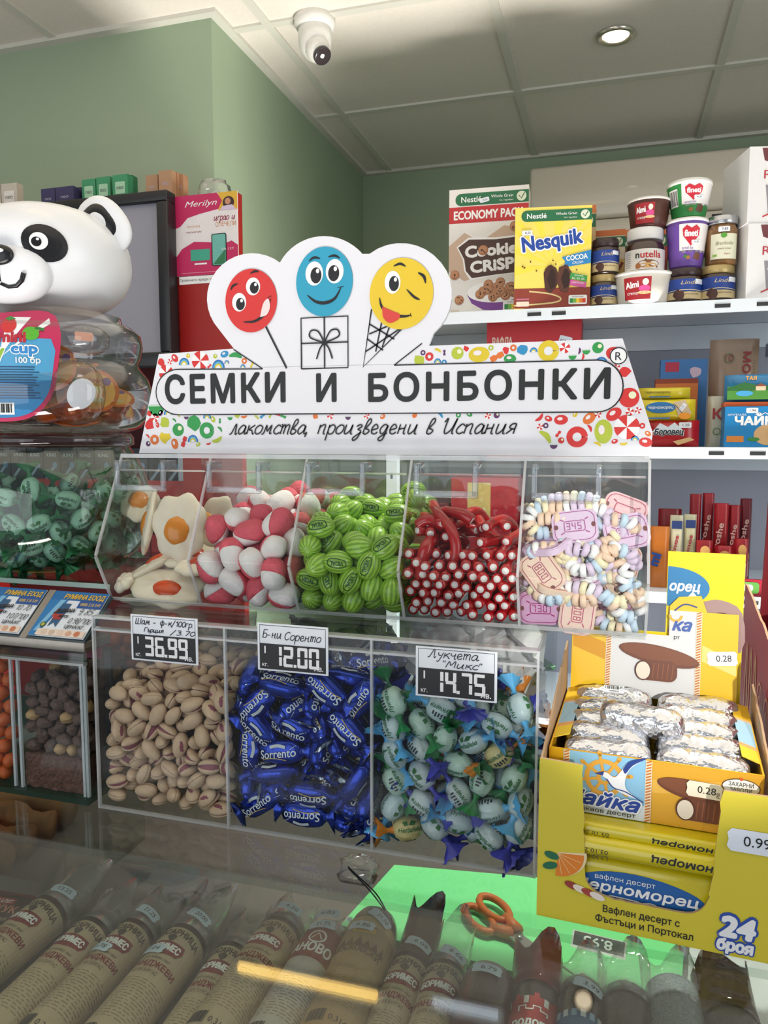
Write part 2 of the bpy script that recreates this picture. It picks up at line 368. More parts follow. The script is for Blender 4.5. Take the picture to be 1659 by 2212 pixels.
# ================================================================== SETTING
GREEN = mat('#9db095', .55, var=.03, vs_=5, bump=.08, bs=400)
def struct(name, mb): return tag(mb.build(name), kind='structure')
struct('floor', MB().box(-4.2, 2.7, -1.2, 3.3, -.06, 0, mat('#8d8780', .4, var=.1, vs_=6)))
struct('wall_left', MB().box(-4.2, -1.045, 1.91, 3.3, 0, 2.61, GREEN))
struct('wall_back', MB().box(-1.045, 2.7, 3.195, 3.3, 0, 2.61, GREEN))
struct('wall_right', MB().box(2.6, 2.7, 1.2, 3.195, 0, 2.61, GREEN))
TILE = mat('#e6e0d5', .9, var=.05, vs_=90, bump=.25, bs=260)
struct('ceiling', MB().box(-4.2, 2.7, -.4, 3.3, 2.613, 2.66, TILE))
g = MB(); TB = mat('#d6d5ca', .5, var=.02)
for i in range(-5, 6):
    x = -.323 + .6 * i; g.box(x - .012, x + .012, -.4, 1.91 if x < -1.05 else 3.195, 2.607, 2.6131, TB)
for i in range(-5, 2):
    y = 2.598 + .6 * i
    if -.4 < y < 3.19: g.box(-4.2 if y < 1.9 else -1.045, 2.6, y - .012, y + .012, 2.6065, 2.613, TB)
struct('ceiling_grid', g)
g = MB(); g.box(-4.2, -1.045, 1.885, 1.91, 2.602, 2.6132, TB); g.box(-1.045, -1.02, 1.885, 3.195, 2.602, 2.6132, TB); g.box(-1.02, 2.6, 3.17, 3.195, 2.602, 2.6132, TB)
struct('trim_1', g)
# ------------------------------------------------------------------ downlights, tube lamp, camera on the ceiling
def downlight(x, y, label, s=1.):
    e = empty('downlight', (x, y, 2.613), 0, label, 'ceiling lamp', 'recessed downlights'); e.scale = (s, s, 1)
    MB().lathe([(.052, -.001), (.052, -.006), (.044, -.010), (.036, -.004), (.034, .0)], mat('#d8d2c8', .2, .9), 28, caps=False).build('trim_ring', e)
    MB().ell((0, 0, -.003), (.033, .033, .010), mat('#ffe9c8', .3, emit=9., var=0), 20, 8).build('bulb', e)
p = atz(1330, 75, 2.613); downlight(p.x, p.y, 'silver recessed downlight with a warm lit bulb in the ceiling')
downlight(-.029, .84, 'recessed downlight nearer the counter, just beyond the picture', .5)
e = empty('tube_lamp', (-.68, .753, 2.613), 0, 'warm tube lamp on the ceiling, seen as a yellow streak in the counter glass', 'ceiling lamp')
MB().box(-.20, .20, -.02, .02, -.03, 0, WHITE, .004).build('housing', e)
MB().tube([(-.18, 0, -.042), (.18, 0, -.042)], .0115, mat('#ffd27a', .4, emit=14., var=0), 12).build('tube', e)
e = empty('tube_lamp', (-.29, .768, 2.613), 0, 'short white tube lamp on the ceiling, seen as a pale streak in the counter glass', 'ceiling lamp')
MB().box(-.09, .09, -.02, .02, -.03, 0, WHITE, .004).build('housing', e)
MB().tube([(-.075, 0, -.042), (.075, 0, -.042)], .0095, mat('#e6f2ff', .4, emit=5., var=0), 12).build('tube', e)
p = atz(680, 40, 2.613); e = empty('security_camera', (p.x, p.y, 2.613), 0, 'white dome security camera under the ceiling tiles', 'security camera')
CW = mat('#e6e5e0', .35)
MB().lathe([(.055, 0), (.055, -.018), (.050, -.026), (.046, -.028)], CW, 32).build('base', e)
hd = MB(); hd.lathe([(.001, -.02), (.044, -.02), (.045, -.05), (.043, -.07), (.034, -.09), (.018, -.104), (.001, -.108)], CW, 32)
hd.ell((.012, -.012, -.085), (.034, .034, .034), CW); hd.build('turret', e)
q = Vector((.55, -.35, -.75)).normalized(); lm = MB(Matrix.Translation(Vector((.012, -.012, -.085)) + q * .026) @ q.to_track_quat('Z', 'Y').to_matrix().to_4x4())
lm.lathe([(.024, 0), (.024, .008), (.020, .010), (.001, .006)], mat('#3a3436', .15), 24).build('lens', e)
# ------------------------------------------------------------------ air conditioner on the back wall
AC = mat('#e8ddcd', .28, coat=.4, var=.02)
a0 = at(1155, 365, 3.0)
e = empty('air_conditioner', (.20, 3.195, 2.19), 0, 'cream air conditioner high on the green wall behind the top shelf', 'air conditioner')
MB(FACE.copy()).box(-.525, .525, .115, .315, 0, .195, AC, .012).build('front_panel', e)
MB(FACE.copy()).box(-.52, .52, .045, .112, 0, .185, AC, .008).build('lower_panel', e)
MB(FACE.copy()).box(-.50, .50, -.01, .043, 0, .150, mat('#2c2b2b', .5)).build('outlet', e)
fl = MB(FACE.copy()); fl.box(-.50, .50, .012, .018, .12, .172, AC); fl.build('flap', e)
MB(FACE.copy()).box(.115, .165, .075, .098, .184, .187, BLACK).build('display', e)
# ------------------------------------------------------------------ display case, worktop
CZ_ = 1.145
e = empty('display_case', (0, 0, 0), 0, 'glass topped display counter holding the sausages under the candy bins', 'display counter')
MB().box(-1.25, 1.0, .535, .862, CZ_ - .008, CZ_, GLASS).build('glass_top', e)
MB(Matrix(((0, 0, 1, 0), (1, 0, 0, 0), (0, 1, 0, 0), (0, 0, 0, 1)))).prism([(.5345, CZ_ - .001), (.5345, CZ_ - .007), (.255, CZ_ - .108), (.255, CZ_ - .102)], -1.25, 1.0, GLASS).build('sloping_glass', e)
MB().box(-1.25, 1.0, .257, .70, .968, .980, mat('#6f6a67', .5, var=.04)).build('rack', e)
MB().box(-1.25, 1.0, .245, .86, 0, .90, mat('#b9b6b2', .4)).build('base', e)
MB().box(-1.25, 1.0, .245, .256, .90, CZ_ - .102, mat('#b9b6b2', .4)).build('front_rail', e)
MB().box(-.600, -.596, .705, .86, .956, 1.136, clear('#eef2ee', 1.5)).build('divider', e)
WT = mat('#6a6360', .42, var=.08, vs_=30, bump=.1)
e = empty('worktop', (0, 0, 0), 0, "seller's grey laminate worktop behind the sausage rack, seen through the counter glass", 'worktop')
MB().box(-1.25, 1.0, .703, 1.30, .925, .955, WT, .002).build('top', e)
MB().box(-1.2, .95, .87, 1.25, 0, .925, mat('#77716e', .5)).build('cabinet', e)
# green cutting board
b0 = [atz(x, y, .963) for x, y in ((852, 1868), (735, 1998), (1470, 2110), (1400, 1930))]
MB().prism([(p.x, p.y) for p in b0[:2]] + [(.075, .715), (.10, .93)], .955, .963, mat('#86f8a2', .4, var=.02)).build('cutting_board')
tag(bpy.data.objects['cutting_board'], 'bright green board lying on the grey worktop under the glass', 'cutting board')
MB().prism([(.08, .72), (.36, .735), (.40, .94), (.105, .92)], .9555, .9575, mat('#dcdfe4', .5, bump=.5, bs=60)).build('paper_sheet')
tag(bpy.data.objects['paper_sheet'], 'white paper sheet on the worktop beside the green board', 'paper')
# scissors
e = empty('scissors', (0, 0, 0), 0, 'orange handled scissors lying open on the green board', 'scissors')
OR = mat('#e0793a', .45); STL = mat('#9aa09c', .3, .9)
A, Bq = atz(1036, 1962, .972), atz(1062, 1988, .972); hdl = []
def sp(x, y, z=.970): p = atz(x, y, z); return (p.x, p.y, p.z)
for k, (cx_, cy_, rx, ry, to) in enumerate(((1036, 1985, 30, 26, (1110, 2018)), (1068, 1962, 32, 24, (1118, 2012)))):
    pts = [sp(cx_ + rx * math.cos(a) + ry * .35 * math.sin(a), cy_ + ry * math.sin(a) + rx * .35 * math.cos(a), .970 + .003 * k) for a in [2 * PI * i / 20 for i in range(21)]]
    m = MB(); m.tube(pts, .0042, OR, 8, False); m.tube([sp(cx_ + rx * .75, cy_ + ry * .8, .970 + .003 * k), sp(*to, .970 + .003 * k)], [.0055, .0075], OR, 8); m.build('handle', e)
def blade(a, b, c, z):
    P = [atz(x, y, z) for x, y in (a, b, c)]; MB().prism([(p.x, p.y) for p in P], z - .002, z, STL).build('blade', e)
blade((1100, 2005), (1128, 2018), (1262, 2120), .970); blade((1100, 2022), (1125, 2012), (1215, 2122), .972)
p = atz(1122, 2022, .974); MB().lathe([(.004, 0), (.004, .003), (.001, .004)], STL, 12, (p.x, p.y, .971)).build('pivot', e)
# ------------------------------------------------------------------ metal shelf unit
SH = mat('#dde6ee', .35, var=.02); SHB = mat('#9fa3b0', .5, var=.04, vs_=8); DK = mat('#2b2d30', .6)
e = empty('shelf_unit', (0, 0, 0), 0, 'white perforated metal shelving packed with groceries behind the candy bins', 'shelves')
SX0, SX1, SY0, SY1 = -.585, .92, 1.98, 2.40
TOPS = (1.823, 1.478, 1.121, .77, .40)
for k, z in enumerate(TOPS):
    m = MB(); m.box(SX0, SX1, SY0, SY1 - .01, z - .003, z, SH); m.box(SX0, SX1, SY0 - .001, SY0 + .002, z - .028, z - .0005, SH); m.box(SX0, SX1, SY0 + .012, SY0 + .015, z - .028, z - .003, SH)
    m.box(SX0, SX1, SY1 - .02, SY1 - .011, z - .07, z - .004, SH)
    for x in (-.25, -.19, .185, .275, .33, .40, .62): m.box(x + .036, x + .070, SY0 - .0018, SY0 - .0006, z - .019, z - .010, DK)
    m.build('shelf_board', e)
MB().box(SX0, SX1, SY1 - .010, SY1, .1, 1.76, SHB).build('back_panel', e)
for x in (SX0, SX1 - .03):
    for y in (SY0 + .004, SY1 - .05):
        m = MB(); m.box(x, x + .03, y, y + .03, 0, 1.80, SH)
        for q in range(22): m.box(x + .012, x + .018, y - .0006, y, .2 + q * .07, .215 + q * .07, DK)
        m.build('upright', e)
MB().box(.40, .43, SY0 + .05, SY0 + .08, 1.151, 1.47, SH).build('inner_post', e)
m = MB(); m.box(.395, .405, SY0 + .02, SY0 + .36, 1.72, 1.755, SHB); m.build('bracket', e)
# ------------------------------------------------------------------ red cigarette cabinet, screen
REDC = mat('#a01c1a', .4, var=.03, vs_=8); CB = 1.60
e = empty('cigarette_cabinet', (0, 0, 0), 0, 'red cigarette cabinet against the green wall with a screen on its front', 'cabinet')
MB().box(-.975, -.818, CB, CB + .022, 0, 2.047, REDC, .002).build('side_column', e)
m = MB(); m.box(-1.75, -.975, 1.86, 1.905, 0, 2.047, mat('#5c1a1c', .5)); m.build('back_panel', e)
MB().box(-1.75, -.975, CB + .01, 1.86, 2.03, 2.047, REDC).build('top_panel', e)
for z in (1.60, 1.385, 1.17):
    m = MB(); m.box(-1.75, -.976, CB + .02, 1.86, z - .012, z, mat('#4a4648', .4)); m.build('cabinet_shelf', e)
    m = MB(); m.box(-1.75, -.978, CB + .012, CB + .02, z - .030, z + .012, mat('#cfd3d8', .3) if z > 1.5 else REDC); m.build('price_rail', e)
MB().box(-1.75, -1.735, CB + .01, 1.86, 0, 2.03, REDC).build('end_panel', e)
MB().box(-.996, -.977, CB + .015, CB + .03, 1.18, 1.64, mat('#b9bec8', .3, .4)).build('edge_strip', e)
e = empty('advert_screen', (-1.236, CB, 1.664), 0, 'black framed blank grey screen behind the panda jar', 'screen')
m = facemb(); W_, H_ = .261, .392
for a in ((-W_, W_, 0, .033), (-W_, W_, H_ - .024, H_), (-W_, -W_ + .024, .033, H_ - .024), (W_ - .028, W_, .033, H_ - .024)): m.box(a[0], a[1], a[2], a[3], 0, .038, mat('#18181a', .35), .003)
m.build('frame', e)
facemb().box(-W_ + .02, W_ - .02, .03, H_ - .02, .001, .026, mat('#9a9aa6', .4, var=.02, vs_=3)).build('display', e)
# ================================================================== GOODS BEHIND
def carton(name, X0, X1, z0, h, Y, dep, label, cat, prn, base='#e9e4da', side=None, rz=0., group=None, tilt=0., lid=None):
    w = X1 - X0; m = facemb(); bm_ = mat(base, .4, var=.02)
    m.box(-w / 2, w / 2, 0, h, -dep, 0, bm_)
    if side: m.box(-w / 2 - .0002, w / 2 + .0002, .001, h - .001, -dep + .001, -.001, mat(side, .45))
    if prn: prn(m, w, h)
    o = m.build(name, None, ((X0 + X1) / 2, Y, z0), (tilt, 0, rz)); return tag(o, label, cat, group)
def sticker(m, cx, cyy, w, t=None, k=8, rot=0., h=None, col='#e9eef6', r=None):
    h = h or w * .46; c, d = math.cos(rot), math.sin(rot)
    P = [(-.5, -.3), (-.42, -.5), (.42, -.5), (.5, -.3), (.47, 0), (.5, .3), (.42, .5), (-.42, .5), (-.5, .3), (-.47, 0)]
    m.poly([(cx + a * w * c - b * h * d, cyy + a * w * d + b * h * c) for a, b in P], ink(col), k)
    if t: m.text(t, cx + .06 * w * c, cyy - h * .2 + .06 * w * d, h * .46, INKB, k + 1, rot=rot, wide=w * .5)
def pxw(x0, x1, Y, y=600): return at(x0, y, Y).x, at(x1, y, Y).x
def nestle_band(m, x0, x1, y0, y1, k=2):
    g_ = ink('#1f6b45'); r = (y1 - y0) / 2
    m.poly([(x0 + r + r * math.cos(R(a)), y0 + r + r * math.sin(R(a))) for a in range(90, 271, 15)] + [(x1, y0), (x1, y1)], g_, k)
    m.text('Nestlé', x0 + (x1 - x0) * .22, y0 + r * .55, r * .95, INKW, k + 1, bold=.015, wide=(x1 - x0) * .28)
    m.text('Whole Grain', x0 + (x1 - x0) * .64, y0 + r * 1.02, r * .5, INKW, k + 1, wide=(x1 - x0) * .30); m.text('No.1 Ingredient', x0 + (x1 - x0) * .70, y0 + r * .42, r * .26, INKW, k + 1)
    m.oval(x1 - r * 1.2, y0 + r, r * .8, r * .8, ink('#dfe6cf'), k + 1); m.line([(x1 - r * 1.6, y0 + r * 1.1), (x1 - r * 1.25, y0 + r * .6), (x1 - r * .7, y0 + r * 1.5)], r * .16, g_, k + 2)
def blob(m, cx, cyy, r, col, k, n=14, seed=0, am=.18, ry=None):
    rg = random.Random(seed); ks = [1 + am * (rg.random() * 2 - 1) for _ in range(n)]
    m.poly([(cx + r * ks[i] * math.cos(2 * PI * i / n), cyy + (ry or r) * ks[i] * math.sin(2 * PI * i / n)) for i in range(n)], ink(col), k)
def cookie(m, cx, cyy, r, k, seed=0):
    m.oval(cx, cyy, r, r, ink('#a9714f'), k, n=16); m.oval(cx - r * .1, cyy + r * .12, r * .8, r * .75, ink('#c08a63'), k + .3, n=14); rg = random.Random(seed)
    for i in range(5): a = rg.random() * 6.3; q = rg.random() * .65 * r; m.oval(cx + q * math.cos(a), cyy + q * math.sin(a), r * .16, r * .14, ink('#4f2c20'), k + .6, n=8)
def nutri(m, x, y, w, k, full=True):
    m.poly(rrect(x, x + w, y, y + w * .5, w * .08), INKW, k); cs = ['#2f8f4e', '#7fbf4a', '#f2d23a', '#ec8b2f', '#d9462f']
    for i, c in enumerate(cs): m.rect(x + w * (.07 + .172 * i), x + w * (.07 + .172 * (i + 1)), y + w * .08, y + w * .32, ink(c), k + 1)
    m.text('NUTRI-SCORE', x + w / 2, y + w * .38, w * .07, INKB, k + 1, wide=w * .6)
def cc(m, w, h):                                   # big white cereal box
    nestle_band(m, -.42 * w, .5 * w, .87 * h, .965 * h); m.rect(-.5 * w, .5 * w, .735 * h, .862 * h, ink('#c22b33'), 1)
    m.text('ECONOMY PACK', 0, .765 * h, .068 * h, INKW, 2, bold=.03, wide=.88 * w)
    m.poly([(-.5 * w, .56 * h), (-.30 * w, .66 * h), (-.1 * w, .58 * h), (.2 * w, .70 * h), (.5 * w, .66 * h), (.5 * w, .3 * h), (.1 * w, .34 * h), (-.3 * w, .28 * h), (-.5 * w, .36 * h)], ink('#cbb09a'), 1)
    m.poly([(-.40 * w, .55 * h), (-.25 * w, .62 * h), (.1 * w, .61 * h), (.35 * w, .62 * h), (.46 * w, .55 * h), (.42 * w, .42 * h), (.36 * w, .32 * h), (.1 * w, .31 * h), (-.22 * w, .28 * h), (-.30 * w, .36 * h), (-.32 * w, .45 * h)], INKW, 1.5)
    m.poly([(-.38 * w, .545 * h), (-.24 * w, .605 * h), (.1 * w, .595 * h), (.34 * w, .605 * h), (.44 * w, .54 * h), (.40 * w, .42 * h), (.34 * w, .33 * h), (.1 * w, .32 * h), (-.20 * w, .30 * h), (-.28 * w, .36 * h), (-.30 * w, .45 * h)], ink('#4a2f2a'), 2)
    m.text('Cookie', .04 * w, .475 * h, .088 * h, INKW, 3, bold=.05, wide=.66 * w, rot=.05); m.text('CRiSP', .06 * w, .355 * h, .088 * h, INKW, 3, bold=.05, wide=.56 * w, rot=.07)
    cookie(m, -.06 * w, .515 * h, .065 * w, 5)
    m.poly([(-.26 * w, .17 * h), (-.2 * w, .1 * h), (-.05 * w, .045 * h), (.15 * w, .035 * h), (.33 * w, .06 * h), (.42 * w, .12 * h), (.46 * w, .2 * h)], ink('#7a3f96'), 2); m.oval(.1 * w, .185 * h, .36 * w, .085 * h, INKW, 3)
    rg = random.Random(4)
    for i in range(17): a = rg.random() * 6.3; q = math.sqrt(rg.random()); cookie(m, .1 * w + .30 * w * q * math.cos(a), .20 * h + .06 * h * q * math.sin(a), .062 * w, 4 + i * .12, i)
    for x, y in ((-.42, .33), (-.36, .13), (.33, .69), (.30, .22)): cookie(m, x * w, y * h, .06 * w, 7, int(x * 100))
    nutri(m, .2 * w, .03 * h, .26 * w, 9); m.rect(-.47 * w, -.36 * w, .02 * h, .055 * h, ink('#d8cfc4'), 2); m.rect(-.28 * w, .14 * w, .022 * h, .026 * h, ink('#8a7e78'), 2)
    sticker(m, -.05 * w, .905 * h, .12 * w, '10,55', 8, .2)
def nq(m, w, h):                                   # yellow cereal box
    m.rect(-.5 * w, .5 * w, 0, .2 * h, ink('#8c3b2c'), 1)
    for i in range(9):
        a = R(20 + 20 * i); b_ = R(28 + 20 * i); q = .62 * h
        P = [(0, .42 * h)] + [(max(-.5 * w, min(.5 * w, q * math.cos(t))), max(.21 * h, min(.86 * h, .42 * h + q * math.sin(t)))) for t in (a, b_)]; m.poly(P, ink('#f0dc4a'), .6)
    nestle_band(m, -.42 * w, .5 * w, .86 * h, .97 * h)
    m.text('Nesquik', 0, .60 * h, .155 * h, INKW, 3, bold=.085, wide=.84 * w, rot=.13); m.text('Nesquik', 0, .603 * h, .148 * h, ink('#1c47a0'), 4, bold=.035, wide=.80 * w, rot=.13)
    m.poly([(.12 * w, .50 * h), (.5 * w, .565 * h), (.5 * w, .435 * h), (.14 * w, .40 * h), (.17 * w, .455 * h)], ink('#2f86c5'), 5); m.text('COCOA', .32 * w, .472 * h, .05 * h, INKW, 6, bold=.03, wide=.28 * w, rot=.1); m.text('CRUSH', .33 * w, .432 * h, .026 * h, INKW, 6, rot=.08, wide=.14 * w)
    for sx, c in ((-.02, '#4a2a22'), (.16, '#5c3528')):
        blob(m, sx * w, .29 * h, .095 * w, c, 6, 16, int(sx * 50), .1, .14 * h); blob(m, (sx + .015) * w, .29 * h, .055 * w, '#2e1712', 7, 14, 3, .15, .095 * h)
    rg = random.Random(9)
    for i in range(10): blob(m, (rg.random() * .8 - .4) * w, (.36 + rg.random() * .12) * h, .012 * w, '#6b3a26', 6, 7, i, .3)
    m.poly([(.24 * w, .345 * h), (.46 * w, .31 * h), (.45 * w, .25 * h), (.23 * w, .285 * h)], ink('#3f9a48'), 7); m.poly([(.24 * w, .275 * h), (.45 * w, .245 * h), (.44 * w, .19 * h), (.23 * w, .22 * h)], ink('#c95a9c'), 7)
    m.text('VITAMINS', .345 * w, .305 * h, .016 * h, INKW, 8, wide=.12 * w, rot=-.12); m.text('B6, B3, B5', .34 * w, .275 * h, .02 * h, INKW, 8, wide=.16 * w, rot=-.12); m.text('HOW TO HELP', .34 * w, .235 * h, .016 * h, INKW, 8, wide=.16 * w, rot=-.1)
    m.line([(-.5 * w, .03 * h), (.0, .05 * h), (.12 * w, .09 * h), (-.02 * w, .14 * h), (-.3 * w, .17 * h)], .02 * w, ink('#d9c58a'), 2, sm=4)
    nutri(m, .22 * w, .03 * h, .24 * w, 9); m.poly(rrect(-.47 * w, -.30 * w, .02 * h, .07 * h, .01 * h), ink('#e6d7c5'), 3); m.rect(-.47 * w, -.30 * w, .085 * h, .10 * h, ink('#c3708a'), 3); sticker(m, -.34 * w, .75 * h, .14 * w, '8,25', 8)
zt = TOPS[0] + .0005
x0, x1 = pxw(970, 1139, 2.06); carton('cereal_box', x0, x1, zt, .328, 2.06, .08, 'tall white cereal box with a red economy pack band and cookie bowl', 'cereal box', cc, '#e9e6e2', rz=R(3))
x0, x1 = pxw(1112, 1276, 1.99); carton('cereal_box', x0, x1, zt, .245, 1.988, .05, 'yellow cocoa cereal box leaning in front of the taller white one', 'cereal box', nq, '#eedb68', side='#b59a63', rz=R(8))
def plainc(band, base2):
    def f(m, w, h):
        m.rect(-.5 * w, .5 * w, .93 * h, h, ink('#d4743a'), 1); nestle_band(m, -.42 * w, .5 * w, .80 * h, .92 * h); m.rect(-.5 * w, .5 * w, 0, .66 * h, ink(base2), 1); blob(m, .1 * w, .4 * h, .3 * w, '#d9b23a', 3, 12, 2)
        m.line([(-.4 * w, .05 * h), (0, .3 * h), (.45 * w, .62 * h)], .08 * w, ink('#8a2d2a'), 4, sm=3)
    return f
x0, x1 = pxw(1142, 1284, 2.10); carton('cereal_box', x0, x1, zt, .272, 2.098, .05, 'orange topped cereal box standing behind the yellow one', 'cereal box', plainc('', '#caa04a'), '#d8b98a')
x0, x1 = pxw(1270, 1348, 2.17); carton('cereal_box', x0, x1, zt, .225, 2.17, .06, 'cereal box with a green band behind the stacked spread jars', 'cereal box', plainc('', '#d6b66a'), '#e3d6c0')
x0, x1 = pxw(1316, 1440, 2.29); carton('cereal_box', x0, x1, zt, .252, 2.29, .06, 'red edged cereal box at the back behind the nut spread tower', 'cereal box', plainc('', '#7c2a2a'), '#a8403a')
x0, x1 = pxw(905, 962, 2.2); carton('candy_box', x0, x1, zt, .13, 2.2, .1, 'dark red packet peeping out behind the edge of the sign', 'box', None, '#7c2230')
# --- jars and tubs: lathe bodies with prints wrapped round them
def wrapmb(r, ang=0.):
    def fn(x, y, z): a = x / r + ang; return ((r + z) * math.sin(a), -(r + z) * math.cos(a), y)
    return MB(fn=fn)
def lab(m, x0, x1, y0, y1, c, k=1): m.rect(x0, x1, y0, y1, ink(c), k, 0, max(2, int(abs(x1 - x0) / .004)), 1)
CHOC = mat('#33201c', .25, coat=.6); JG = clear('#f0f0ee', 1.2)
def lindt(px, z0, Y, lidc, label, h=.078, r=.0335):
    p = at(px, 600, Y); e = empty('spread_jar', (p.x, Y, z0), 0, label, 'spread jar', 'chocolate spread jars with blue labels')
    MB().lathe([(r * .9, .0), (r, .006), (r, h * .72), (r * .88, h * .78)], CHOC, 28).build('glass_body', e)
    MB().lathe([(r * .93, h * .77), (r * .95, h * .78), (r * .95, h * .985), (r * .9, h)], mat(lidc, .3, .35 if lidc != '#38282a' else 0), 28).build('lid', e)
    m = wrapmb(r + .0004); L_ = r * 1.5; lab(m, -L_, L_, .006, h * .30, '#c9b68a'); lab(m, -L_, L_, h * .28, h * .66, '#1d3f92'); m.text('Lindt', .2 * r, h * .5, h * .11, ink('#d6c48e'), 3, shear=.3, wide=r * .9)
    blob(m, -.35 * r, h * .18, r * .3, '#4a2c22', 3, 10, 5, .2); m.line([(-L_, h * .3), (0, h * .34), (L_, h * .3)], .0012, ink('#e9dcae'), 4, sm=6); m.text('hazelnut cocoa cream', .35 * r, h * .2, h * .05, ink('#5a4a36'), 3, wide=r * .9)
    sticker(m, .85 * r, h * .58, r * .62, None, 5); m.build('label', e); return e
def tub(px, z0, Y, r0, r1, h, body, lid, label, prn, oval_=1., lidh=.008, name='spread_tub'):
    p = at(px, 600, Y); e = empty(name, (p.x, Y, z0), 0, label, 'spread tub')
    e.scale = (1, 1, 1)
    MB().lathe([(r0 * .92, 0), (r0, .005), (r1, h - lidh)], body, 32).build('cup', e)
    MB().lathe([(r1 * 1.04, h - lidh), (r1 * 1.05, h - lidh * .3), (r1 * .98, h - .0005), (r1 * .9, h)], lid, 32).build('lid', e)
    def fn(x, y, z): r = r0 + (r1 - r0) * y / (h - lidh) + .0006; a = x / r0; return ((r + z) * math.sin(a), -(r + z) * math.cos(a), y)
    m = MB(fn=fn); prn(m, r0, h); m.build('label', e); return e
def almi(cow):
    def f(m, r, h):
        lab(m, -.75 * r, .25 * r, .1 * h, .78 * h, '#a3242c'); m.text('Almi', -.42 * r, .46 * h, .2 * h, INKW, 3, bold=.03, wide=.5 * r, rot=.1); m.text('crema', -.42 * r, .25 * h, .11 * h, INKW, 3, wide=.4 * r)
        m.oval(.02 * r, .42 * h, .2 * r, .12 * h, ink('#d94f93'), 3); m.oval(.05 * r, .62 * h, .11 * r, .1 * h, ink('#efe6da'), 4); m.oval(.02 * r, .3 * h, .25 * r, .05 * h, ink('#e6c98f'), 3.5)
    return f
def fin(col):
    def f(m, r, h):
        lab(m, -1.5 * r, -.45 * r, .04 * h, .86 * h, col); lab(m, -.45 * r, 1.5 * r, .04 * h, .34 * h, col); lab(m, -.45 * r, 1.5 * r, .3 * h, .86 * h, '#e9e6e6')
        m.poly([(.15 * r, .42 * h), (-.25 * r, .62 * h), (-.28 * r, .76 * h), (-.08 * r, .83 * h), (.15 * r, .77 * h), (.38 * r, .83 * h), (.58 * r, .76 * h), (.55 * r, .62 * h)], ink('#c21f33'), 3)
        m.text('fineti', .15 * r, .61 * h, .13 * h, INKW, 4, bold=.03, wide=.68 * r); sticker(m, .42 * r, .5 * h, .5 * r, '6,25', 5); m.text('spread duo', .0, .36 * h, .06 * h, ink('#6a4a9a'), 4, wide=.6 * r)
        blob(m, .55 * r, .22 * h, .24 * r, '#6b4030', 4, 12, 3); blob(m, .05 * r, .2 * h, .13 * r, '#a4713e', 5, 10, 4); blob(m, -.12 * r, .22 * h, .12 * r, '#3f7a3a', 4.5, 8, 6)
        if col == '#2f8a44':
            lab(m, -1.2 * r, -.65 * r, .3 * h, .75 * h, '#f0f0ee', 4)
            for i in range(9): lab(m, (-1.15 + .055 * i) * r, (-1.13 + .055 * i + .01 * (i % 3)) * r, .34 * h, .71 * h, '#222222', 5)
    return f
Yj = 2.03
lindt(1305, zt, Yj, '#b5a06c', 'gold lidded spread jar at the foot of the tower beside the yellow cereal box'); lindt(1306, zt + .0785, Yj, '#38282a', 'brown lidded spread jar on top of the gold lidded one', .086)
tub(1390, zt, Yj, .060, .068, .076, mat('#e6e2da', .4), mat('#e4e2de', .35), 'wide cream spread tub with a red cow label under the hazelnut spread jar', almi(1))
z_ = zt + .0765
p = at(1391, 600, Yj); e = empty('hazelnut_spread_jar', (p.x, Yj, z_), 0, 'hazelnut spread jar with white lid standing on the cream tub', 'spread jar')
def nutj(r, z, a): return r * (1 + .05 * math.cos(2 * a))
MB().lathe([(.042, 0), (.046, .006), (.047, .05), (.045, .064), (.038, .078)], mat('#3a221b', .2, coat=.7), 32).build('glass_body', e)
MB().lathe([(.042, .077), (.043, .079), (.043, .102), (.041, .105)], mat('#eeeeec', .35), 32).build('lid', e)
m = wrapmb(.0476); lab(m, -.062, .062, .004, .052, '#ece9e4'); m.text('utella', .0138, .031, .0165, ink('#c8232c'), 3, bold=.02, wide=.0505); m.text('n', -.0180, .031, .0165, INKB, 4, bold=.02)
m.oval(.008, .017, .026, .009, ink('#8f5a33'), 3); m.oval(.006, .013, .022, .006, ink('#dcae6c'), 4); m.line([(.0, .027), (.03, .008)], .004, ink('#5a3a28'), 5); blob(m, -.016, .013, .007, '#b06c3a', 5, 9, 4)
for i in range(8): lab(m, -.052, -.036, .046 - .005 * i, .0475 - .005 * i, '#a8a6a4', 3)
m.build('label', e)
tub(1397, z_ + .1055, Yj, .042, .050, .068, mat('#57302a', .35), mat('#dedad4', .35), 'small brown spread tub with a red cow label on top of the hazelnut jar', almi(1), lidh=.007)
lindt(1478, zt, Yj - .005, '#38282a', 'brown lidded spread jar carrying the two striped tubs', .08, .0415)
tub(1480, zt + .0805, Yj, .036, .048, .115, mat('#6d4aa3', .4), mat('#e4e2de', .25), 'tall purple and white nut cream tub in the middle of the tower', fin('#6d4aa3'), lidh=.009)
tub(1482, zt + .196, Yj, .036, .050, .088, mat('#2f8a44', .4), mat('#dcdcd8', .2), 'green and white nut cream tub topmost of the tower', fin('#2f8a44'), lidh=.012)
lindt(1549, zt, Yj, '#b5a06c', 'gold lidded spread jar under the honey coloured glass jar', .083, .0405)
p = at(1556, 600, Yj); e = empty('glass_spread_jar', (p.x, Yj, zt + .0835), 0, 'faceted glass jar of pale brown nut spread with silver lid', 'spread jar')
MB().lathe([(.033, 0), (.036, .005), (.036, .082), (.030, .096)], mat('#8a6238', .2, coat=.7), 10, smooth=False).build('glass_body', e)
MB().lathe([(.034, .095), (.035, .097), (.035, .112), (.033, .114)], mat('#b9bcc0', .25, .9), 28).build('lid', e)
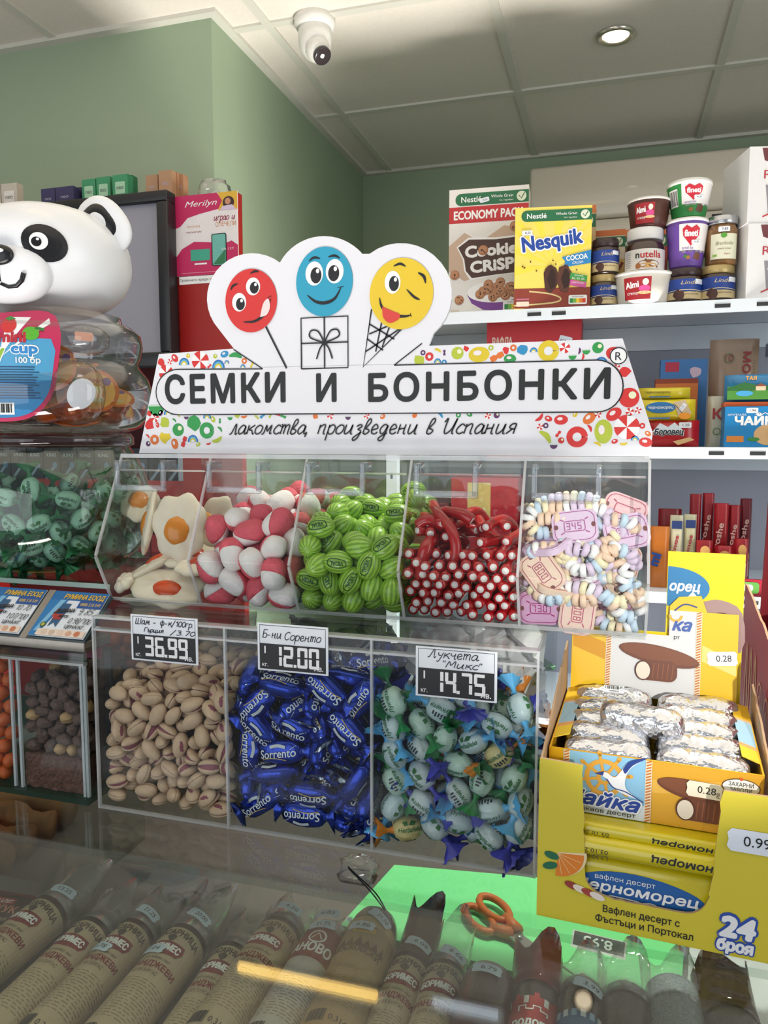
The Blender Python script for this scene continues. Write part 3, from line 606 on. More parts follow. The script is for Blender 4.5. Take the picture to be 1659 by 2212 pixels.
m = wrapmb(.0368); lab(m, -.030, .034, .012, .070, '#dfe0c8'); m.text('Brunkolie', .002, .044, .009, ink('#8a8a6a'), 3, shear=.3, wide=.04); m.oval(.0, .066, .007, .006, ink('#5aa03a'), 3); m.rect(-.024, -.014, .018, .023, ink('#7ab04a'), 3); m.text('Organic', .008, .022, .004, ink('#b03a2a'), 3, wide=.014); m.text('creamy spread', .002, .034, .004, ink('#6a5a3a'), 3, wide=.03); sticker(m, .0, .080, .026, '7,85', 4); m.build('label', e)
def raf(m, w, h):
    m.poly([(-.32 * w, .98 * h), (.5 * w, .98 * h), (.5 * w, .78 * h), (.0, .74 * h), (-.28 * w, .82 * h)], ink('#6b3034'), 2); m.text('Raffaello', .12 * w, .58 * h, .12 * h, ink('#b5293a'), 3, wide=.8 * w); m.poly([(-.25 * w, .5 * h), (.5 * w, .5 * h), (.5 * w, .12 * h), (-.2 * w, .12 * h)], ink('#8e8a92'), 2)
    rg = random.Random(2)
    for i in range(7): blob(m, (-.1 + .09 * i) * w, (.2 + .2 * rg.random()) * h, .09 * w, '#e9e7ea', 3 + i * .1, 12, i, .2)
    m.line([(-.28 * w, .08 * h), (0, .16 * h), (.45 * w, .1 * h)], .02 * w, ink('#c2262f'), 5, sm=5)
x0, x1 = pxw(1607, 1766, 2.0)
for k, lb in enumerate(('white coconut sweets carton standing on the shelf at its right end', 'white coconut sweets carton on top of its twin')):
    o = carton('sweets_carton', x0 - .004 * k, x1 - .004 * k, zt + .170 * k, .169, 2.0, .15, lb, 'box', raf, '#e6e6e8', rz=R(14), group='white coconut sweets cartons')
# ------------------------------------------------------------------ second shelf
z2 = TOPS[1] + .0005
def p_(f): return f
def vafla(m, w, h):
    m.text('ВАФЛА', -.33 * w, .80 * h, .075 * h, ink('#e8c9b4'), 2, bold=.02, wide=.22 * w); m.poly([(-.35 * w, .58 * h), (-.2 * w, .70 * h), (-.1 * w, .66 * h), (0, .76 * h), (.12 * w, .66 * h), (.2 * w, .68 * h), (.36 * w, .55 * h)], INKW, 2); sticker(m, .34 * w, .84 * h, .07 * w, '1,70', 5, 1.3, .1 * h)
x0, x1 = pxw(1052, 1256, 2.15, 710); carton('wafer_box', x0, x1, z2, at(1150, 692, 2.15).z - z2, 2.15, .12, 'flat red wafer box with white mountain peaks behind the sign', 'box', vafla, '#c3202a')
def bluew(m, w, h): m.rect(-.4 * w, -.1 * w, .86 * h, .97 * h, ink('#b8304a'), 2); blob(m, .25 * w, .85 * h, .14 * w, '#cfb8c8', 2, 10, 3, .2, .06 * h); m.rect(-.38 * w, .2 * w, .55 * h, .74 * h, ink('#caa06a'), 2); m.rect(-.1 * w, .22 * w, .5 * h, .7 * h, ink('#b9884e'), 3)
x0, x1 = pxw(1427, 1528, 2.18, 800); carton('wafer_pack', x0, x1, z2, at(1480, 776, 2.18).z - z2, 2.18, .05, 'sky blue wafer pack at the back behind the orange one', 'wafer pack', bluew, '#3f79b5')
x0, x1 = pxw(1416, 1508, 2.12, 830); carton('wafer_pack', x0, x1, z2, at(1460, 818, 2.12).z - z2, 2.12, .05, 'orange brown wafer pack between the blue and the yellow ones', 'wafer pack', lambda m, w, h: m.rect(-.5 * w, .5 * w, .93 * h, h, ink('#8f3c1e'), 1), '#c9702e', side='#9a4a22')
def bag(name, X0, X1, z0, h, Y, dep, base, label, cat, prn, seed=1, rz=0., tilt=0., group=None, rough=.3):
    w = X1 - X0; m = facemb(); bmm = mat(base, rough, coat=.3, bump=.3, bs=60); rg = random.Random(seed); nx, ny = 10, 6
    V = []; Fs = []
    for side in (1, -1):
        for j in range(ny + 1):
            for i in range(nx + 1):
                u, v = i / nx, j / ny; ed = min(1, 5 * min(u, 1 - u)) ** .6 * min(1, 4 * min(v, 1 - v) + .25) ** .6
                V.append(((u - .5) * w, v * h, -dep / 2 + side * dep / 2 * ed * (.9 + .1 * rg.random()) if 0 < i < nx else -dep / 2))
    n = (nx + 1) * (ny + 1)
    for s in (0, 1):
        for j in range(ny):
            for i in range(nx):
                q = [s * n + j * (nx + 1) + i, s * n + j * (nx + 1) + i + 1, s * n + (j + 1) * (nx + 1) + i + 1, s * n + (j + 1) * (nx + 1) + i]; Fs.append(tuple(q if s == 0 else q[::-1]))
    m.add(V, Fs, bmm, True); m2 = m
    if prn: prn(m2, w, h, .001)
    o = m.build(name, None, ((X0 + X1) / 2, Y, z0), (tilt, 0, rz)); return tag(o, label, cat, group)
def chern(m, w, h, z): m.oval(-.12 * w, .6 * h, .26 * w, .27 * h, ink('#2c6fa6'), 1, z); m.text('Черноморец', -.12 * w, .55 * h, .14 * h, INKW, 2, z, wide=.44 * w, shear=.2); m.poly([(.1 * w, .85 * h), (.3 * w, .95 * h), (.42 * w, .3 * h), (.2 * w, .15 * h)], ink('#c9b79a'), 1, z); m.line([(.12 * w, .75 * h), (.3 * w, .2 * h)], .03 * h, ink('#5b3a2a'), 2, z); m.oval(.3 * w, .2 * h, .1 * w, .16 * h, ink('#ef9a2e'), 3, z); m.rect(-.45 * w, .05 * w, .06 * h, .13 * h, ink('#3f77b5'), 1, z); sticker(m, .26 * w, .6 * h, .16 * w, '1.15', 6, 1.0)
def chernf(m, w, h, z): m.text('Черноморец', -.15 * w, .5 * h, .2 * h, INKB, 2, z, wide=.5 * w, shear=.2); m.rect(-.3 * w, .1 * w, .15 * h, .25 * h, ink('#4b7fb0'), 1, z)
x0, x1 = pxw(1380, 1505, 2.02, 880)
zr = at(1450, 908, 2.02).z
def borov(m, w, h, z): m.poly([(-.4 * w, .55 * h), (-.25 * w, .9 * h), (-.1 * w, .75 * h), (.02 * w, .92 * h), (.2 * w, .6 * h)], ink('#dfe9f2'), 1, z); m.text('Боровец', -.08 * w, .46 * h, .22 * h, ink('#20303a'), 3, z, bold=.04, wide=.56 * w, shear=.25); m.text('Боровец', -.08 * w, .465 * h, .2 * h, INKW, 2, z, bold=.09, wide=.58 * w, shear=.25); m.poly([(.0, .2 * h), (.3 * w, .36 * h), (.4 * w, .26 * h), (.1 * w, .06 * h)], ink('#d6b07a'), 3, z); sticker(m, .22 * w, .82 * h, .24 * w, '1.20', 6)
bag('wafer_pack', x0 + .02, x1 + .01, z2, zr - z2, 2.02, .05, '#b3141e', 'red wafer pack lying under the yellow ones', 'wafer pack', borov, 3)
zy = at(1450, 862, 2.03).z
bag('wafer_pack', x0, x1, zr + .0005, zy - zr - .001, 2.02, .06, '#e3cf2a', 'yellow wafer pack with a blue oval emblem, on the red one', 'wafer pack', chern, 4)
bag('wafer_pack', x0, x1 - .012, zy, at(1450, 836, 2.03).z - zy, 2.03, .07, '#dccb2a', 'yellow wafer pack lying edge on at the top of the stack', 'wafer pack', chernf, 5)
def grain(m, w, h, z): m.ring(-.12 * w, .82 * h, .1 * w, .02 * w, ink('#6a7a5a'), 1, z); m.text('10', -.12 * w, .79 * h, .07 * h, ink('#8a4a3a'), 2, z); m.text('МОСАЛЯ', .16 * w, .6 * h, .15 * w, ink('#8a2d2a'), 2, z, bold=.03, rot=-PI / 2, wide=.55 * h); m.text('бисквити', .36 * w, .6 * h, .05 * w, ink('#6a5038'), 2, z, rot=-PI / 2, wide=.4 * h)
x0, x1 = pxw(1535, 1643, 2.15, 800); bag('biscuit_bag', x0, x1, z2, .275, 2.16, .05, '#9a806a', 'tall brown biscuit bag leaning against the shelf back', 'bag', grain, 6)
x0, x1 = pxw(1533, 1572, 2.03, 900); bag('biscuit_bag', x0, x1, z2, .125, 2.06, .05, '#c9c6b4', 'narrow whitish bag between the yellow packs and blue wafer packs', 'bag', lambda m, w, h, z: (m.text('К', 0, .55 * h, .2 * h, ink('#b03a3a'), 2, z, bold=.03), m.ring(0, .3 * h, .2 * w, .05 * w, ink('#5a8a4a'), 2, z)), 7)
def chaika(m, w, h): m.text('ЧАЙКА', .06 * w, .55 * h, .20 * h, INKW, 3, bold=.06, wide=.8 * w); m.text('КРУПНАЛА', -.3 * w, .77 * h, .05 * h, INKW, 2, wide=.3 * w); m.line([(.0, .80 * h), (.06 * w, .84 * h), (.1 * w, .8 * h), (.15 * w, .84 * h), (.2 * w, .8 * h)], .02 * h, INKW, 3, sm=4); m.oval(.2 * w, .3 * h, .22 * w, .25 * h, ink('#d8b07c'), 2); m.rect(-.46 * w, -.18 * w, .12 * h, .27 * h, ink('#e08a3a'), 2); m.oval(-.02 * w, .19 * h, .1 * w, .05 * h, ink('#3f8a3a'), 3); sticker(m, -.06 * w, .9 * h, .2 * w, '1.96', 5); sticker(m, .3 * w, .9 * h, .18 * w, None, 5)
def scene_(m, w, h, z): m.rect(-.48 * w, .48 * w, .08 * h, .55 * h, ink('#4f8f3a'), 1, z); m.poly([(-.48 * w, .5 * h), (-.2 * w, .7 * h), (.1 * w, .55 * h), (.48 * w, .72 * h), (.48 * w, .4 * h), (-.48 * w, .4 * h)], ink('#2f6a34'), 1.5, z); m.rect(-.02 * w, .14 * w, .4 * h, .55 * h, ink('#d9c8a8'), 3, z); m.poly([(-.04 * w, .55 * h), (.16 * w, .55 * h), (.06 * w, .66 * h)], ink('#8a4a32'), 3, z); m.oval(-.2 * w, .3 * h, .14 * w, .1 * h, ink('#4aa6d8'), 3, z); m.text('ТАЯ', -.1 * w, .78 * h, .14 * h, ink('#e0a03a'), 2, z, bold=.03)
x0, x1 = pxw(1566, 1700, 2.0, 900); zc = at(1600, 878, 2.0).z; carton('wafer_box', x0, x1, z2, zc - z2, 2.0, .08, 'blue wafer box with large white lettering at the shelf end', 'wafer pack', chaika, '#1d86c6')
carton('wafer_box', x0 - .002, x1 - .004, zc + .0004, .010, 2.002, .078, 'thin orange edged wafer box between the blue box and the landscape pack', 'wafer pack', None, '#b8501f')
bag('wafer_pack', x0, x1, zc + .011, at(1600, 808, 2.0).z - zc - .011, 2.0, .07, '#2a80b4', 'blue pack with a green landscape on top of the blue box', 'wafer pack', scene_, 8)
# ------------------------------------------------------------------ third shelf
z3 = TOPS[2] + .0005
x0, x1 = pxw(975, 1118, 2.05, 1050); carton('sweets_carton', x0, x1, z3, at(1050, 1032, 2.05).z - z3, 2.05, .2, 'red sweets carton with a pale yellow square, seen through the red licorice bin', 'box', lambda m, w, h: (m.rect(-.25 * w, .1 * w, .55 * h, .95 * h, ink('#c9b56a'), 2), m.rect(-.4 * w, .45 * w, .2 * h, .3 * h, ink('#8a1420'), 2)), '#a8182a')
x0, x1 = pxw(862, 968, 2.05, 1050); carton('sweets_carton', x0, x1, z3, .20, 2.06, .2, 'dark red sweets carton beside the shelf post behind the bins', 'box', None, '#7e1a26')
x0, x1 = pxw(1125, 1290, 2.05, 1050); carton('sweets_carton', x0, x1, z3, .15, 2.07, .2, 'brown red sweets carton behind the candy watch bin', 'box', None, '#7a2c30')
def snack(pa, pb, top, Y, base, label, prn=None, seed=1, grp=None, dep=.03, tilt=0, rz=0, z0=None):
    x0, x1 = pxw(pa, pb, Y, 1200); h = at((pa + pb) / 2, top, Y).z - z3; return bag('snack_packet', x0, x1, z3 if z0 is None else z0, h, Y, dep, base, label, 'snack packet', prn, seed, rz, tilt, grp)
snack(1403, 1446, 1138, 2.03, '#c4722a', 'orange snack packet beside the clear bin edge', lambda m, w, h, z: m.text('mi', 0, .45 * h, .16 * h, ink('#1f4a9a'), 2, z, bold=.05, rot=1.3))
def bar(m, w, h, z): m.poly([(-.4 * w, .1 * h), (.4 * w, .1 * h), (.4 * w, .35 * h), (-.4 * w, .15 * h)], ink('#c8232f'), 1, z); m.text('Cerinos', -.05 * w, .5 * h, .3 * w, ink('#b0203a'), 2, z, bold=.03, rot=1.4, wide=.45 * h); m.rect(-.4 * w, .4 * w, .82 * h, .93 * h, ink('#24376a'), 1, z)
snack(1446, 1474, 1114, 2.04, '#d3cfb0', 'left of two white and yellow snack bars standing upright', bar, 2); snack(1476, 1503, 1112, 2.05, '#d0cca8', 'right of two white and yellow snack bars standing upright', bar, 3)
snack(1420, 1470, 1100, 2.10, '#7c1a20', 'dark red packet behind the white and yellow bars', None, 4)
rb = lambda m, w, h, z: (m.text('roshe', 0, .62 * h, .42 * w, ink('#d8b0a8'), 2, z, bold=.03, rot=1.4, wide=.3 * h), m.oval(0, .35 * h, .34 * w, .07 * h, ink('#c99a5a'), 2, z), m.rect(-.3 * w, .3 * w, .12 * h, .3 * h, ink('#e3d9d0'), 1, z))
for i, (a, b_, t, Y, lb) in enumerate(((1487, 1512, 1068, 2.09, 'tall dark red packet, tallest at the left of the red row'), (1514, 1540, 1066, 2.10, 'second tall dark red packet of the red row'), (1540, 1572, 1088, 2.07, 'red chocolate packet in the middle of the red row'), (1572, 1597, 1092, 2.08, 'red chocolate packet right of the middle of the row'), (1596, 1622, 1078, 2.11, 'maroon packet at the right end of the red row'))):
    snack(a, b_, t, Y, ('#8c1820', '#901a22', '#a01c24', '#981a22', '#6a1420')[i], lb, rb if i > 0 else None, 10 + i, 'red chocolate packets')
for i, (a, b_, t, lb) in enumerate(((1505, 1540, 1168, 'red figure printed packet in the front row at the left'), (1545, 1585, 1180, 'red and white printed packet in the middle of the front row'), (1588, 1618, 1165, 'red printed packet at the right of the front row'))):
    snack(a, b_, t, 2.02, '#a8202a', lb, lambda m, w, h, z: (m.oval(0, .8 * h, .3 * w, .1 * h, ink('#c99a5a'), 2, z), m.rect(-.3 * w, .3 * w, .15 * h, .55 * h, ink('#e6e0dc'), 1, z), m.oval(0, .18 * h, .25 * w, .06 * h, ink('#f2eeee'), 3, z), m.oval(-.1 * w, .4 * h, .2 * w, .09 * h, ink('#b52a2a'), 2, z)), 20 + i, 'printed packets in the front row')
def tray(m, w, h): m.poly(rrect(-.1 * w, .35 * w, .15 * h, .85 * h, .2 * h), ink('#5fa04a'), 2); m.poly(rrect(0, .25 * w, .3 * h, .7 * h, .15 * h), ink('#dfe3cf'), 3); m.text('Kinder', -.32 * w, .5 * h, .25 * h, ink('#e6d0c8'), 2, wide=.2 * w)
x0, x1 = pxw(1528, 1660, 1.985, 1270); carton('counter_tray', x0, x1, z3, at(1580, 1250, 1.985).z - z3, 1.984, .012, 'low red carton tray front with a green bubble, before the red packets', 'tray', tray, '#a8243a')
z4 = TOPS[3] + .0005
rg = random.Random(5); zz = z4
cols4 = ['#2a2530', '#3a3a48', '#30262c', '#52505c', '#3a2430', '#2c2c3a', '#7a2f4a', '#2a242a', '#46404c']
names4 = ['bottom', 'second', 'third', 'fourth', 'fifth', 'sixth', 'seventh', 'eighth', 'topmost']
for i, c in enumerate(cols4):
    x0, x1 = pxw(1500, 1665, 2.04, 1400); carton('chocolate_bar', x0 + rg.uniform(-.01, .01), x1, zz, .024, 2.02 + rg.uniform(-.01, .015), .09, 'dark wrapped chocolate bar, %s of the stack beside the red carton' % names4[i], 'chocolate bar', lambda m, w, h: (m.rect(-.2 * w, .45 * w, .25 * h, .7 * h, ink('#a9a6b4'), 1), m.text('Moden', .1 * w, .3 * h, .4 * h, ink('#6a2f5a'), 2, wide=.3 * w)), c, group='dark chocolate bars in a stack'); zz += .0275
# ------------------------------------------------------------------ packs on and in the cabinet, poster
def neo(name, px0, px1, top, Y, col, label, grp, pl='#e6e0da', d=.022):
    x0, x1 = pxw(px0, px1, Y, 400); h = at((px0 + px1) / 2, top, Y).z - 2.0475
    def f(m, w, hh):
        m.poly(rrect(-.32 * w, .32 * w, .45 * hh, .80 * hh, .06 * w), ink(pl), 2) if pl else None
        m.text('neo', 0, .58 * hh, .13 * hh, ink('#3a3a40') if pl else ink('#b8b4c4'), 3, wide=.45 * w); m.rect(-.48 * w, .48 * w, .02 * hh, .2 * hh, ink('#dcdcdc'), 2); m.rect(-.4 * w, .4 * w, .07 * hh, .10 * hh, INKB, 3); m.rect(-.4 * w, .3 * w, .13 * hh, .155 * hh, INKB, 3)
    carton(name, x0, x1, 2.0475, h, Y, d, label, 'cigarette pack', f, col, group=grp)
neo('cigarette_pack', 2, 36, 396, 1.64, '#c8c0b2', 'beige pack at the left end above the screen', 'packs on top of the cabinet'); neo('cigarette_pack', -34, 0, 398, 1.64, '#c4bcae', 'beige pack cut by the left picture edge', 'packs on top of the cabinet')
for a, b_, t, Y, c, lb, pl in ((88, 118, 407, 1.64, '#3a3560', 'left of the purple packs on the cabinet', None), (120, 158, 403, 1.63, '#38335c', 'middle purple pack on the cabinet', None), (160, 176, 405, 1.66, '#2f2b50', 'rear purple pack half hidden by the panda ear', None),
    (177, 206, 387, 1.65, '#3d9468', 'left of the green packs on the cabinet', '#a9d4b4'), (208, 238, 382, 1.65, '#3d9468', 'middle green pack on the cabinet', '#a9d4b4'), (243, 276, 377, 1.64, '#3d9468', 'right green pack with glinting wrap', '#a9d4b4'), (277, 286, 378, 1.67, '#2f7a54', 'rear green pack at the end of its row', '#a9d4b4'),
    (315, 341, 378, 1.65, '#b08a6a', 'left tan pack beside the poster', None), (343, 371, 368, 1.64, '#b48c6c', 'tallest tan pack above the poster', None), (372, 383, 372, 1.66, '#a87f60', 'narrow tan pack seen edge on', None), (384, 396, 376, 1.67, '#a87f60', 'last tan pack at the row end', None)):
    neo('cigarette_pack', a, b_, t, Y, c, lb, 'packs on top of the cabinet', pl)
FB = clear('#ffffff', 2.2, .1, haze=.04, bump=1., bs=30)
for X_, lb, n_ in ((-1.31, 'crumpled clear film round the beige packs', 3), (-.93, 'crumpled clear film at the end of the tan packs', 5)):
    m = MB(); rg = random.Random(n_); m.ell((0, 0, .03), (.04, .03, .032), FB, 14, 10, 3, lambda x, y, z: 1 + .25 * (rg.random() - .5)); tag(m.build('plastic_film', None, (X_, 1.70, 2.05)), lb, 'plastic film')
rg = random.Random(11)
for i in range(12):
    x = -1.62 + i * .052; c = ['#26282c', '#2c3138', '#3a3a3c', '#1f2a34'][i % 4]
    def f(m, w, h): m.text('KING', 0, .75 * h, .1 * h, ink('#c8d2da'), 2, wide=.6 * w); m.line([(-.4 * w, .1 * h), (.3 * w, .55 * h)], .15 * w, ink('#8fa6b8'), 2); m.oval(.2 * w, .5 * h, .15 * w, .1 * h, ink('#5f86a6'), 3)
    carton('cigarette_pack', x, x + .048, 1.386, .088, 1.65, .022, 'dark king size pack in the cabinet row behind the green candy jar', 'cigarette pack', f, c, group='dark packs in the cabinet')
for i in range(12):
    x = -1.62 + i * .052; carton('cigarette_pack', x, x + .048, 1.1705, .088, 1.65, .022, 'red pack in the lower cabinet row, seen through the jar and egg bin', 'cigarette pack', None, ['#8c1c20', '#a02024', '#6a1418'][i % 3], group='red packs in the lower cabinet row')
m = facemb(); w, h = .158, .178
m.box(-w / 2, w / 2, 0, h, 0, .002, mat('#ece6e8', .35)); K = .002; PK = ink('#c4235f')
m.poly([(-.5 * w, h), (.18 * w, h), (.26 * w, .9 * h), (.2 * w, .8 * h), (-.1 * w, .76 * h), (-.3 * w, .72 * h), (-.42 * w, .62 * h), (-.5 * w, .6 * h)], PK, 1, K); m.text('Merilyn', -.08 * w, .855 * h, .075 * h, INKW, 2, K, shear=.35, wide=.52 * w)
m.rect(.2 * w, .5 * w, .78 * h, h, ink('#e0b23a'), .5, K); m.oval(.36 * w, .87 * h, .09 * w, .075 * h, ink('#3a2420'), 1.5, K); m.oval(.35 * w, .885 * h, .045 * w, .04 * h, ink('#c98f70'), 2, K); m.poly([(.22 * w, .78 * h), (.27 * w, .83 * h), (.42 * w, .84 * h), (.48 * w, .78 * h)], ink('#d8c4e2'), 3, K)
m.hand('играй и', .12 * w, .66 * h, .05 * h, .0016, ink('#a3204a'), 2, K, wide=.34 * w); m.text('СПЕЧЕЛИ', .31 * w, .585 * h, .055 * h, ink('#cf8a3a'), 2, K, wide=.32 * w)
m.poly([(-.5 * w, 0), (.5 * w, 0), (.5 * w, .34 * h), (.4 * w, .40 * h), (.25 * w, .36 * h), (.05 * w, .40 * h), (-.2 * w, .42 * h), (-.4 * w, .34 * h), (-.5 * w, .24 * h)], PK, 1, K); blob(m, -.25 * w, .58 * h, .22 * w, '#eeb92e', 2, 14, 3, .1, .1 * h)
m.text('WWW', -.2 * w, .53 * h, .02 * h, ink('#8a3a1a'), 3, K, wide=.26 * w); m.text('КОД', -.2 * w, .6 * h, .02 * h, ink('#c98a2a'), 3, K, wide=.2 * w)
m.rect(-.26 * w, .05 * w, .18 * h, .32 * h, ink('#3fa68c'), 3, K); m.poly(rrect(.08 * w, .32 * w, .10 * h, .50 * h, .03 * w), INKB, 3, K); m.poly(rrect(.095 * w, .305 * w, .11 * h, .49 * h, .02 * w), ink('#6fb8ac'), 4, K); m.poly([(.1 * w, .12 * h), (.3 * w, .12 * h), (.3 * w, .3 * h)], ink('#2f7a52'), 5, K); blob(m, .33 * w, .31 * h, .13 * w, '#b01f58', 6, 12, 8, .1, .06 * h); m.text('ЗА 12Т', .34 * w, .29 * h, .025 * h, INKW, 7, K, wide=.2 * w)
m.rect(-.2 * w, .0, .13 * h, .15 * h, INKW, 3, K); m.rect(-.42 * w, .3 * w, .03 * h, .035 * h, ink('#e9a9c0'), 3, K)
tag(m.build('poster', None, (-.897, CB - .0005, 1.871)), 'pink and white lottery poster with a phone, on the red cabinet column', 'poster')
m = facemb(); m.box(-w * .46, w * .5, 0, .017, 0, .002, WHITE); m.text('Правенето вреди сериозно на Ва', 0, .006, .0055, INKB, 1, .002, wide=.9 * w)
tag(m.build('warning_strip', None, (-.897, CB - .0005, 1.8525)), 'white warning strip under the pink poster', 'sign')
